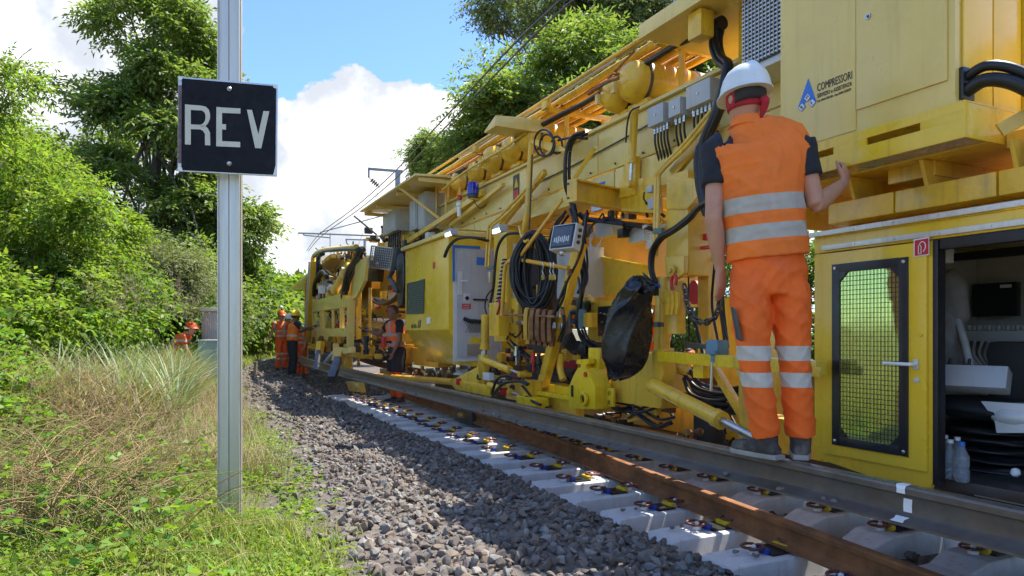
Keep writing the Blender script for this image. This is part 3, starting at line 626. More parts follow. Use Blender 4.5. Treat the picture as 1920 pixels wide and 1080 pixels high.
    # swung-out I-beam
    A, B = F1.w(5.03, 2.98, 2.45), F1.w(5.36, 4.1, 2.45); b = MB(); x = (B - A) / np.linalg.norm(B - A); h = .085
    b.bar(A, B, .012, .17); b.bar(A + Z3 * h, B + Z3 * h, .10, .014); b.bar(A - Z3 * h, B - Z3 * h, .10, .014); b.bar(A - x * .012, A + x * .0, .11, .19); b.build('swing_beam', 'yellow', R1, bevel=.003)
    for dy in (-.06, .06): MB().lathe(A - x * .012 + Z3 * dy + np.cross(Z3, x) * .04, -x, [(0, .01), (.012, .01)], 6).build('bolt', 'dark_steel', R1)
    # thin diagonal strut
    g.ba('strut', 'yellow_orange', (1054, 374, 3.02), (970, 488, 3.08), .02, .036); g.ba('strut', 'yellow', (1115, 278, 3.42), (1072, 342, 3.2), .02, .04)
    # guard rail with padlocks
    g.tu('guard_rail', 'yellow_orange', [(941, 592, 3.04), (944, 540, 3.04), (947, 502, 3.04), (955, 490, 3.05), (972, 487, 3.08), (1010, 493, 3.14), (1066, 503, 3.24)], .021, 10, 4)
    for x in (1018, 1032, 1038):
        o = g.tu('padlock', 'steel', [(x, 492, 3.14), (x + 1, 500, 3.13), (x - 1, 508, 3.13), (x + 1, 515, 3.13)], .006, 6, 3); MB().box(P(x + .5, 520, 3.12), (D3, N3, Z3), (.018, .01, .026)).build('padlock_body', 'brass', o, bevel=.004)
    # leaning mast
    g.ba('leaning_mast', 'yellow', (1018, 722, 3.26), (1089, 455, 3.30), .085, .10, .008)
    for a, c in (((1036, 600, 3.16), (1062, 528, 3.18)), ((1048, 640, 3.16), (1055, 575, 3.17)), ((1085, 520, 3.2), (1078, 600, 3.2))): g.hoses([a, ((a[0] + c[0]) / 2 + 6, (a[1] + c[1]) / 2, a[2]), c], .009, 2, .012)
    for x, y in ((1068, 510), (1047, 590), (1055, 585), (1038, 610), (1050, 612)): MB().box(P(x, y, 3.15), (D3, N3, Z3), (.02, .014, .028)).build('mast_clip', random.choice(('grey_box', 'rust', 'steel')), R1, bevel=.004)
    g.hoses([(1030, 640, 3.14), (1036, 600, 3.13), (1058, 540, 3.15), (1090, 470, 3.2), (1100, 400, 3.3)], .011, 2, .016)
    # work lamps
    for x, y, N in ((847, 436, 2.98), (938, 429, 3.1)):
        c = P(x, y, N); o = MB().box(c, (D3, N3, Z3), (.09, .05, .035)).build('work_lamp', 'grey_box', R1, bevel=.012)
        for k in range(4): MB().box(c + D3 * (.066 - .044 * k) - N3 * .046 - Z3 * .026, (D3, N3, Z3), (.017, .012, .022)).build('lamp_lens', 'led', o, bevel=.004)
        g.tb('lamp_bracket', 'yellow', *(lambda s: (s - .03, s + .03))(F1.sz(x, y, N)[0]), N + .04, 3.6, c[2] + .035, c[2] + .05)
    # post with tubes beside the grey door
    g.bx('portal_leg', 'yellow', 926, 950, 438, 640, 3.36, .18, .01)
    g.tu('hose', 'black_rubber', [(975, 437, 3.36), (950, 440, 3.3), (934, 462, 3.28), (928, 500, 3.27), (925, 540, 3.27), (918, 575, 3.27)], .017, 8, 5)
    g.hoses([(916, 452, 3.3), (885, 446, 3.12), (858, 449, 3.05), (842, 464, 3.02), (834, 482, 3.03)], .014, 4, .012)
    g.hoses([(925, 540, 3.25), (912, 555, 3.22), (908, 575, 3.22), (912, 600, 3.22), (900, 640, 3.22)], .008, 2, .01)
    for i in range(26):   # white ribbed conduit
        MB().lathe(P(946 - i * .55, 488 + i * 3.6, 3.33), Z3 * .97 + D3 * .15, [(0, .028), (.006, .033), (.012, .028)], 10).build('conduit_rib', 'white' if i % 2 else 'black_rubber', R1, smooth=50)
    g.bx('enclosure', 'grey_light', 950, 962, 460, 640, 3.44, .2); g.bx('enclosure_side', 'grey_dark', 962, 985, 470, 640, 3.52, .2)
    g.bx('panel', 'grey_light', 1044, 1086, 470, 560, 3.7, .3); g.bx('post', 'yellow', 958, 972, 560, 660, 3.42, .05)
    g.clutter(985, 1050, 470, 560, 3.55, 3.8, 10, ('dark_steel', 'grey_dark', 'yellow'))
    # tilted display with push buttons
    c = P(1062, 447, 3.06); xa = -D3 * .93 + N3 * .35; xa /= np.linalg.norm(xa); up = np.array((0, 0, 1.)) * .96 + N3 * .28; up -= xa * (up @ xa); up /= np.linalg.norm(up); nn = np.cross(xa, up)
    o = MB().box(c, (xa, up, nn), (.135, .115, .05)).build('display_unit', 'grey_light', R1, bevel=.008)
    MB().box(c + nn * .052, (xa, up, nn), (.12, .105, .004)).build('display_bezel', 'black_paint', o, bevel=.003); MB().box(c + nn * .057, (xa, up, nn), (.105, .088, .002)).build('display_screen', 'screen', o)
    for i in range(8): MB().box(c + nn * .0605 + xa * (-.08 + .022 * i) - up * .03, (xa, up, nn), (.006, .02 + .006 * (i % 3), .0008)).build('screen_bar', 'grey_light', o)
    for i in range(3): MB().lathe(c + xa * .135 + up * (.06 - .055 * i), xa, [(0, .017), (.012, .017), (.014, .012), (.02, .012)], 12).build('push_button', 'dark_steel', o, smooth=30)
    MB().ball(c - up * .145 + nn * .02, .028).build('lamp_globe', 'steel', o, smooth=60)
    # terminal boxes under the swing beam
    for x0, x1, y0, y1, N in ((1115, 1147, 417, 446, 3.75), (1178, 1208, 428, 456, 3.75)):
        b = g.bx('terminal_box', 'grey_light', x0, x1, y0, y1, N, .12); 
    for i in range(5): g.tu('cable', 'white', [(1113, 435 + i * 2, 3.76), (1106, 445 + i * 3, 3.7), (1110, 462 + i * 2, 3.7), (1122, 462 - i, 3.72), (1128, 448, 3.78)], .006, 6, 4); g.tu('cable', 'white', [(1208, 434 + i * 4, 3.78), (1219, 432 + i * 5, 3.72), (1222, 446 + i * 4, 3.72), (1212, 458 + i * 2, 3.78)], .007, 6, 4)
    g.bx('lamp_tube', 'white', 1108, 1126, 386, 398, 3.6, .04)
    g.cy('pipe', 'dark_steel', (1090, 408, 3.68), (1225, 424, 3.9), .016); g.hoses([(1085, 400, 3.5), (1100, 412, 3.55), (1130, 415, 3.6), (1200, 425, 3.7), (1225, 430, 3.6)], .012, 3, .014)
    g.hoses([(1072, 386, 3.45), (1080, 420, 3.45), (1088, 470, 3.42), (1096, 520, 3.4), (1088, 548, 3.38)], .012, 5, .03)
    g.hoses([(1100, 400, 3.5), (1096, 440, 3.5), (1100, 500, 3.5), (1092, 560, 3.5), (1080, 600, 3.5)], .010, 4, .03)
    # engine housing behind and its lifted lid
    g.bx('housing', 'yellow_orange', 1098, 1222, 446, 580, 4.35, .7, .01); g.bx('housing_box', 'grey_light', 1103, 1122, 482, 512, 4.2, .1)
    g.pl('lifted_lid', 'yellow_clean', [(1122, 483), (1216, 500), (1216, 558), (1104, 552)], 4.0, .02); g.ba('lid_edge', 'yellow_bright', (1122, 482, 3.98), (1104, 552, 3.98), .03, .03); g.ba('lid_edge', 'yellow_bright', (1122, 482, 3.98), (1218, 501, 3.98), .03, .03)
    # push-button console
    b = g.bx('console', 'yellow', 1102, 1165, 566, 640, 3.62, .3, .01); g.bx('console_panel', 'black_paint', 1121, 1160, 575, 630, 3.612, .01, .002)
    for i, (x, y) in enumerate(((1127, 588), (1134, 589), (1141, 590), (1130, 604), (1137, 612), (1146, 592), (1130, 622))): MB().lathe(P(x, y, 3.612), -N3, [(0, .013), (.012, .013), (.014, .008), (.02, .008)], 10).build('knob', 'steel' if i < 6 else 'red', b, smooth=30)
    o = g.bx('pendant', 'vise_blue', 1066, 1085, 581, 617, 3.40, .08, .008); g.bx('pendant_panel', 'black_paint', 1069, 1083, 584, 614, 3.393, .008, .002)
    for x, y, m, r in ((1077, 594, 'orange_flag', .02), (1076, 603, 'blue_paint', .012), (1076, 612, 'nylon_yellow', .026), (1076, 612, 'red', .018)): MB().lathe(P(x, y, 3.393), -N3, [(0, r), (.018 if m != 'red' else .03, r)], 12).build('push_button', m, o, smooth=30)
    g.bx('switch_cover', 'yellow', 1086, 1103, 587, 614, 3.45, .1)
    g.clutter(1064, 1105, 555, 585, 3.5, 3.9, 12, ('dark_steel', 'rust', 'green_grey', 'yellow'))
    for i in range(9): g.tu('cable', 'black_rubber', [(1048 + i * 3, 640 - i * 2, 3.4), (1062 + i * 4, 652 + i * 2, 3.36), (1080 + i * 2, 664 - i * 3, 3.36), (1092, 640 + i * 5, 3.4), (1110 + i * 2, 640 + i * 2, 3.44), (1128, 648, 3.5)], .011, 7, 5)
    g.bx('red_panel', 'red_dark', 1040, 1100, 672, 688, 3.9, .3); g.bx('gap_shade', 'black_paint', 1058, 1080, 690, 712, 3.9, .2); g.bx('panel', 'yellow', 1050, 1102, 648, 668, 4.0, .2)  # the black box paints in the shade inside this bay
    g.tu('bent_pipe', 'yellow', [(1052, 662, 3.36), (1050, 690, 3.36), (1056, 712, 3.36)], .035, 10, 4)
    # near base: longitudinal beam, lock casting, plate
    g.bx('base_beam', 'yellow_bright', 990, 1090, 715, 742, 3.30, .22, .012); g.bx('base_beam', 'yellow', 1002, 1078, 735, 768, 3.22, .10, .01); g.bx('tread_strip', 'yellow_bright', 1002, 1075, 732, 740, 3.16, .06)
    c = MB(); c.prism([P(x, y, 3.08) for x, y in ((1066, 766), (1066, 726), (1074, 706), (1078, 698), (1083, 690), (1092, 687), (1101, 692), (1106, 704), (1116, 726), (1116, 768))], N3 * .16); o = c.build('lock_casting', 'yellow_bright', R1, bevel=.012)
    MB().lathe(P(1098, 702, 3.075), -N3, [(0, .022), (.008, .022)], 14).build('lock_pin', 'red', o, smooth=30); r = MB().lathe(P(1098, 748, 3.075), -N3, [(-.02, .03), (.0, .045), (.012, .056), (.03, .056), (.035, .05), (.035, .036), (.0, .036)], 18); r.build('bore_ring', 'yellow_bright', o, smooth=30)
    MB().lathe(P(1098, 748, 3.075), -N3, [(0, .035), (.012, .035)], 14).build('bore', 'black_paint', o); MB().tbox(F1, *(lambda s: (s - .012, s + .012))(F1.sz(1072, 730, 3.07)[0]), 3.068, 3.085, .70, .80).build('slot', 'black_paint', o)
    g.pl('hook_plate', 'yellow_bright', [(1081, 674), (1104, 673), (1104, 682), (1098, 684), (1098, 692), (1088, 692), (1088, 683), (1081, 683)], 3.12, .06, .006)
    g.bx('block', 'yellow_bright', 1103, 1124, 652, 690, 3.2, .2, .006); g.cy('drum', 'yellow', (1112, 705, 3.4), (1140, 705, 3.9), .10)
    o = g.bx('side_plate', 'yellow', 1145, 1238, 660, 752, 3.28, .3, .008); g.tb('plate_rib', 'yellow', 4.2, 4.24, 3.26, 3.28, .7, 1.0)
    g.bx('stencil_plate', 'yellow_bright', 1132, 1150, 726, 760, 3.2, .02, .003)
    e = P(1134, 740, 3.197); txt('P 11', .05, e, -D3, Z3, 'black_paint', R1, 'stencil', .001); e = P(1134, 757, 3.197); txt('N.R', .05, e, -D3, Z3, 'black_paint', R1, 'stencil', .001)
    # arm with vice and the strut below it
    g.pl('arm_bracket', 'yellow', [(1222, 660), (1240, 652), (1244, 700), (1236, 730), (1224, 730)], 3.2, .12, .006)
    g.ba('work_arm', 'yellow_bright', (1240, 668, 3.16), (1540, 690, 2.98), .07, .075, .006); g.ba('angle_edge', 'yellow_bright', (1262, 674, 3.12), (1540, 698, 2.95), .012, .05, .002)
    g.bx('arm_drop', 'yellow_bright', 1299, 1318, 684, 708, 3.14, .06); g.ba('arm_brace', 'yellow', (1390, 690, 3.06), (1420, 760, 3.1), .05, .06)
    g.ram((1224, 722, 3.14), (1418, 822, 2.98), .052, mat='yellow', eye=False); g.ram((1240, 672, 3.3), (1310, 705, 3.5), .05, eye=False)
    g.ba('lower_arm', 'yellow', (1400, 700, 3.1), (1400, 830, 3.1), .06, .08); g.ba('lower_arm', 'yellow', (1340, 690, 3.3), (1400, 790, 3.2), .05, .05)
    o = MB().box(P(1345, 652, 3.12), (D3, N3, Z3), (.055, .05, .05)).build('vice', 'vise_blue', R1, bevel=.015); MB().lathe(P(1338, 658, 3.05), -Z3, [(0, .03), (.02, .03), (.03, .018), (.07, .018)], 12).build('vice_screw', 'vise_blue', o, smooth=30)
    MB().cyl(P(1336, 660, 3.05), P(1333, 733, 3.05), .010).build('vice_handle', 'steel', o, smooth=40); MB().bar(P(1290, 646, 3.2), P(1340, 652, 3.16), .06, .03).build('vice_jaw', 'dark_steel', o, bevel=.004)
    # depths between portal leg and cab
    g.bx('rear_post', 'yellow', 1308, 1328, 420, 690, 3.6, .1); g.bx('rear_post', 'yellow', 1345, 1420, 560, 800, 4.4, .3)
    g.cy('cable', 'black_rubber', (1290, 380, 3.5), (1292, 640, 3.5), .006); MB().lathe(P(1290, 455, 3.5), -Z3, [(0, .025), (.1, .028), (.101, .036), (.17, .036), (.2, .02), (.26, .02)], 12).build('plug', 'nylon_blue', R1, smooth=30)
    b = MB(); 
    b.tube([F1.w(5.1 - .6 * t + .03 * math.cos(t * 90), 3.9 + .1 * t, 2.3 - .55 * t + .03 * math.sin(t * 90)) for t in np.linspace(0, 1, 130)], .008, 6); b.build('coiled_hose', 'nylon_yellow', R1, smooth=60)
    cp, _ = catmull(np.array([P(x, y, 3.18) for x, y in ((1284, 540), (1290, 575), (1305, 600), (1325, 604), (1343, 590), (1350, 560), (1352, 520))]), 6); seg = np.r_[0, np.cumsum(np.linalg.norm(np.diff(cp, axis=0), axis=1))]
    for i, u in enumerate(np.arange(0, seg[-1], .042)):
        c = np.array([np.interp(u, seg, cp[:, k]) for k in range(3)]); c2 = np.array([np.interp(u + .01, seg, cp[:, k]) for k in range(3)]); dr = c2 - c; dr /= np.linalg.norm(dr) + 1e-9; u1 = np.cross(dr, N3) if i % 2 else N3
        MB().tube([c + dr * .032 * math.cos(a) + u1 * .018 * math.sin(a) for a in np.linspace(0, 2 * math.pi, 13)], .0075, 6, cap=False).build('chain_link', 'dark_steel', R1, smooth=60)
    g.bx('red_valve', 'red', 1308, 1322, 440, 452, 3.5, .05); g.bx('red_valve', 'red', 1312, 1330, 462, 468, 3.45, .05); g.cy('red_hose_reel', 'red_dark', (1300, 548, 3.8), (1322, 548, 3.9), .1)
    g.clutter(1290, 1330, 400, 470, 3.7, 4.3, 14, ('dark_steel', 'yellow_orange', 'black_rubber')); g.bx('black_panel', 'black_paint', 1290, 1325, 400, 440, 4.1, .1)
    # running gear above the rail
    g.tb('under_frame', 'yellow', 1.5, 8.0, 3.75, 3.95, .42, .66, .01); g.tb('under_frame', 'dark_steel', 1.5, 12.0, 4.2, 4.5, .15, .55, .01); g.tb('under_frame', 'dark_steel', 1.5, 12.0, 4.9, 5.0, .5, .9, .01)
    g.bx('rust_plate', 'rust', 1170, 1330, 800, 822, 3.6, .3); g.bx('dark_plate', 'black_paint', 1300, 1340, 775, 830, 3.4, .1); g.ba('link_bar', 'yellow', (1180, 785, 3.4), (1235, 770, 3.4), .05, .06)
    g.clutter(1120, 1400, 755, 835, 3.25, 3.9, 46, ('dark_steel', 'yellow', 'black_rubber', 'rust', 'yellow_orange'), (.02, .06), .35)
    g.hoses([(1245, 740, 3.5), (1300, 752, 3.4), (1350, 762, 3.4), (1420, 768, 3.4)], .016, 5, .04); g.hoses([(1150, 760, 3.3), (1190, 770, 3.3), (1230, 795, 3.3), (1260, 790, 3.3)], .010, 4, .03)
    # clamp gear at the cabinet foot
    g.pl('gear_bracket', 'yellow', [(848, 712), (895, 688), (897, 672), (905, 672), (906, 725), (849, 726)], 3.0, .06); g.bx('gear_beam', 'yellow', 852, 918, 712, 730, 2.98, .08)
    g.bx('gear_post', 'yellow', 897, 906, 665, 735, 3.0, .08); g.ram((905, 674, 3.0), (978, 702, 3.08), .036); g.ram((918, 722, 3.0), (976, 742, 3.05), .034, eye=False)
    g.bx('gear_block', 'yellow', 975, 990, 712, 742, 3.06, .15); g.bx('gear_block', 'yellow_bright', 968, 1003, 741, 765, 3.0, .15); g.bx('gear_tab', 'grey_light', 905, 917, 698, 712, 2.98, .06)
    g.cy('clamp_roller', 'grey_light', (860, 735, 2.86), (860, 752, 2.86), .035)
    g.hoses([(922, 738, 2.95), (932, 712, 2.93), (950, 704, 2.95), (975, 710, 3.0)], .013, 1, 0); g.hoses([(926, 742, 2.95), (945, 720, 2.93), (975, 716, 2.98), (990, 722, 3.0)], .013, 2, .01)
    g.ram((911, 590, 3.1), (908, 680, 3.1), .05, eye=False); g.bx('cylinder_head', 'yellow', 917, 935, 568, 630, 3.06, .12, .01); g.tu('pink_strap', 'red_dark', [(932, 590, 3.03), (937, 572, 3.03), (934, 560, 3.03)], .012)
    for x in (905, 968, 975, 1000, 1010): MB().lathe(P(x, 655 + random.uniform(-6, 8), 3.2), -Z3, [(0, .02), (.05, .02), (.052, .03), (.1, .03), (.11, .012), (.2, .012)], 10).build('hanging_fitting', random.choice(('black_paint', 'red', 'steel')), R1, smooth=40)
    g.clutter(860, 990, 690, 748, 2.98, 3.3, 34, ('yellow', 'yellow', 'yellow_bright', 'dark_steel', 'steel', 'red'), (.012, .04), .25); g.clutter(935, 1040, 640, 715, 3.25, 3.7, 30, ('dark_steel', 'yellow_orange', 'black_rubber', 'red', 'yellow'), (.02, .06), .3)
    g.bx('floor_plate', 'yellow_orange', 850, 1020, 655, 668, 3.75, 1.2); g.bx('rear_panel', 'dark_steel', 930, 1060, 600, 660, 4.2, .1)  # dark rear panel: its colour stands for shade in the gap
    g.bx('rear_panel', 'grey_dark', 940, 1100, 460, 600, 4.6, .1); g.bx('rear_panel', 'yellow', 1100, 1240, 640, 740, 4.5, .1)  # grey_dark panel paints the shaded gap behind; the yellow one is plain
    g.hoses([(1060, 400, 3.5), (1040, 430, 3.5), (1030, 470, 3.55), (1040, 520, 3.6)], .014, 3, .03); g.hoses([(1088, 610, 3.45), (1100, 640, 3.4), (1130, 655, 3.4), (1150, 640, 3.5)], .012, 4, .04); g.hoses([(960, 640, 3.3), (985, 665, 3.25), (1010, 680, 3.25), (1030, 690, 3.3)], .010, 5, .05)
    g.hoses([(1290, 700, 3.4), (1310, 725, 3.4), (1350, 735, 3.4), (1400, 730, 3.4)], .014, 5, .05); g.hoses([(1336, 400, 3.3), (1345, 470, 3.4), (1340, 560, 3.5), (1350, 640, 3.5)], .012, 4, .05); g.hoses([(1300, 590, 3.5), (1310, 640, 3.45), (1325, 680, 3.4)], .012, 3, .04)
    g.clutter(1060, 1130, 640, 715, 3.5, 3.9, 26, ('dark_steel', 'black_rubber', 'yellow', 'rust', 'grey_dark'), (.02, .07), .35); g.clutter(1100, 1240, 400, 440, 3.6, 4.0, 18, ('dark_steel', 'grey_light', 'yellow', 'black_rubber'), (.015, .05), .4); g.clutter(950, 1010, 560, 640, 3.3, 3.6, 16, ('dark_steel', 'grey_dark', 'steel', 'yellow'), (.02, .05), .3)
    g.bx('gap_shade', 'grey_dark', 1030, 1105, 690, 716, 4.1, .1); g.bx('gap_shade', 'grey_dark', 990, 1060, 640, 712, 4.0, .1)  # dark sheets painting in the shade of the deep gaps
    g.bx('rail_roller_box', 'dark_steel', 852, 884, 765, 788, 3.62, .2); g.cy('rail_roller', 'brass', (862, 778, 3.6), (872, 780, 3.6), .04)
    g.pl('yellow_foot', 'yellow', [(648, 715), (672, 718), (676, 736), (655, 733)], 2.8, .1)
    g.cy('draw_tube', 'yellow_orange', (700, 704, 3.3), (850, 716, 3.2), .045); g.clutter(770, 850, 690, 712, 3.3, 3.7, 24, ('steel', 'brass', 'rust', 'dark_steel'), (.02, .06), .2)
near_machine()

# hanging things
def cable_coil():
    root = thing('cable_coil', P(1000, 575, 3.22), 'thick coil of black cable hanging from the yellow frame by the grey door', 'cable coil')
    for i in range(38):
        w = random.uniform(.03, .22) if i < 24 else random.uniform(.16, .225); h = random.uniform(.32, .40); cx = random.uniform(-.02, .02); N = 3.20 + random.uniform(-.07, .08); zc = random.uniform(-.03, .01)
        top = P(1002, 436, 3.2); pts = []
        for a in np.linspace(0, 2 * math.pi, 25):
            x = math.sin(a) * w * (1 - .32 * max(0, math.cos(a)) ** 2); z = -h + h * math.cos(a) + zc
            pts.append(top + (N3 * .75 - D3 * .66) * (x + cx) + Z3 * z - (N3 * .66 + D3 * .75) * (N - 3.2 + .012 * math.sin(3 * a + i)))
        MB().tube(pts, .0135, 8, 1, cap=False).build('cable_loop', 'black_rubber', root, smooth=60)
    MB().tube([P(974, 425, 3.2), P(977, 440, 3.12), P(984, 453, 3.08), P(990, 450, 3.08)], .014, 8, 4).build('hook', 'yellow', root, smooth=50)
cable_coil()
pm('rust_yellow', (.62, .36, .04), .7, var=.2, dirt=(.2, .08, .03), dirt_amt=.9, dscale=6, bump=.4, bscale=60)
def rusty_plates():
    c0 = P(990, 611, 3.0); nr = -N3 * .72 + D3 * .69; xa = N3 * .69 + D3 * .72
    for i in range(5):
        c = c0 - nr * (.058 * i) - Z3 * .006 * i; b = MB(); K = 26; vs, fs = [], []; th = .019
        for k in range(K):   # C-shaped flat ring with a gap low on one side
            a = math.pi * 1.25 - 2 * math.pi * .9 * k / (K - 1); ca, sa = math.cos(a), math.sin(a); ex = lambda v, p: math.copysign(abs(v) ** p, v)
            for rx, rz in ((.10, .175), (.052, .105)):
                for t_ in (-th, th): vs.append(c + xa * rx * ex(ca, .75) + Z3 * rz * ex(sa, .75) + nr * t_)
        for k in range(K - 1):
            q = 4 * k; fs += [(q, q + 4, q + 5, q + 1), (q + 2, q + 3, q + 7, q + 6), (q, q + 2, q + 6, q + 4), (q + 1, q + 5, q + 7, q + 3)]
        fs += [(0, 1, 3, 2), (4 * K - 4, 4 * K - 2, 4 * K - 1, 4 * K - 3)]; b.add(vs, fs)
        o = b.build('rail_clamp_plate', 'rust_yellow' if i == 0 else 'rust', None, bevel=.006); bm = bmesh.new(); bm.from_mesh(o.data); bmesh.ops.recalc_face_normals(bm, faces=bm.faces); bm.to_mesh(o.data); bm.free()
        tag(o, 'C-shaped steel plate still mostly yellow, first of the rusty bundle' if i == 0 else 'rust-flaked C-shaped steel plate in the bundle hung below the black cable coil', 'steel plate', None if i == 0 else 'rusty plates hung in a bundle')
    g.cy('hanger_rod', 'rust', (945, 590, 3.0), (1040, 594, 3.05), .012)
rusty_plates()
def rubbish_bag():
    b = MB(); prof = [(1203, 519, 8), (1199, 527, 14), (1204, 540, 26), (1196, 560, 31), (1188, 585, 37), (1183, 615, 41), (1181, 645, 42), (1180, 670, 40), (1178, 690, 31), (1170, 704, 22), (1158, 712, 10)]
    rings = []; K = 90; pr, _ = catmull(np.array([(x, y, r) for x, y, r in prof], float), 9)
    rd = lambda v: (1 - abs(math.sin(v))) ** 2
    for i, (x, y, r) in enumerate(pr):
        c = P(x - 7, y, 3.0); R = r / FPX * c[1] / .94; t = i / len(pr); ring = []; top = max(0, 1 - t * 1.8)
        for k in range(K):
            a = 2 * math.pi * k / K; f = .92 + .05 * math.sin(a * 2 + t * 4) + .14 * rd(a * 2.5 - t * 6 + .5 * math.sin(t * 9)) + .07 * rd(a * 4 + t * 9 + math.sin(a * 2)) * (.4 + top) + .05 * rd(t * 14 + 2.2 * math.sin(a * 2)) * (.5 + top) + .035 * rd(t * 31 + a * 5) * top
            ring.append(c + np.array((1., 0, 0)) * R * f * math.cos(a) - np.array((0, 1., 0)) * R * .6 * f * math.sin(a) + Z3 * .012 * math.sin(a * 4 + t * 11))
        rings.append(ring)
    n = len(rings); vs = [p for r in rings for p in r]; fs = [(i * K + j, i * K + (j + 1) % K, (i + 1) * K + (j + 1) % K, (i + 1) * K + j) for i in range(n - 1) for j in range(K)]
    fs += [tuple(range(K)), tuple((n - 1) * K + j for j in range(K - 1, -1, -1))]; b.add(vs, fs)
    root = thing('rubbish_bag', P(1180, 712, 3.0), 'large black plastic rubbish bag tied to the yellow leg by its neck', 'bag')
    o = b.build('bag_body', 'bag_plastic', root, smooth=180); bm = bmesh.new(); bm.from_mesh(o.data); bmesh.ops.recalc_face_normals(bm, faces=bm.faces); bm.to_mesh(o.data); bm.free()
    ring = MB().tube([P(1233 + 3 * math.cos(a), 537 + 3 * math.sin(a), 3.08 + .03 * math.sin(a)) for a in np.linspace(0, 6.28, 9)], .01, 6); ring.build('tie', 'nylon_blue', root, smooth=60)
    f = MB(); rows = []
    for i in range(7):   # gathered flap pulled to the tie
        t = i / 6; rows.append([P(1205 + 27 * t + 3 * math.sin(k * 2.1), 532 + 6 * t + (k - 4) * 5.6 * (1 - t * .8), 2.99 + .08 * t + .014 * math.sin(k * 2.4 + i)) for k in range(9)])
    f.add([p for r in rows for p in r], [(i * 9 + k, i * 9 + k + 1, (i + 1) * 9 + k + 1, (i + 1) * 9 + k) for i in range(6) for k in range(8)]); o = f.build('bag_neck', 'bag_plastic', root, smooth=180)
    md = o.modifiers.new('s', 'SOLIDIFY'); md.thickness = .006
m = pm('bag_plastic', (.008, .009, .013), .28, var=.2, spec=.6, bump=.5, bscale=22)
rubbish_bag()
def beacon():
    c = P(887, 366, 3.42); root = thing('warning_beacon', c, 'ribbed dark blue rotating beacon standing on the yellow girder', 'beacon')
    b = MB(); K = 48; pr = [(0, .062), (.01, .075), (.14, .070), (.165, .058), (.172, .02)]
    vs = []; 
    for z, r in pr:
        for k in range(K): a = 2 * math.pi * k / K; rr = r * (1 + (.05 if k % 4 < 2 else -.02) * (z < .15)); vs.append(c + np.array((rr * math.cos(a), rr * math.sin(a), z)))
    b.add(vs, [(i * K + k, i * K + (k + 1) % K, (i + 1) * K + (k + 1) % K, (i + 1) * K + k) for i in range(4) for k in range(K)] + [tuple(range(4 * K, 5 * K)), tuple(range(K - 1, -1, -1))])
    b.build('lens', 'blue_lens', root, smooth=35); MB().lathe(c - Z3 * .04, Z3, [(0, .03), (.005, .068), (.04, .072)], 20).build('beacon_base', 'grey_dark', root, smooth=30)
    MB().tube([c - Z3 * .02, c - Z3 * .1 + N3 * .03, c - Z3 * .16 + N3 * .1, c - Z3 * .1 + N3 * .2], .007, 6, 5).build('cable', 'dark_steel', root, smooth=60)
    MB().box(c - Z3 * .05 + N3 * .1, (D3, N3, Z3), (.035, .14, .01)).build('beacon_arm', 'yellow', root, bevel=.003)
beacon()
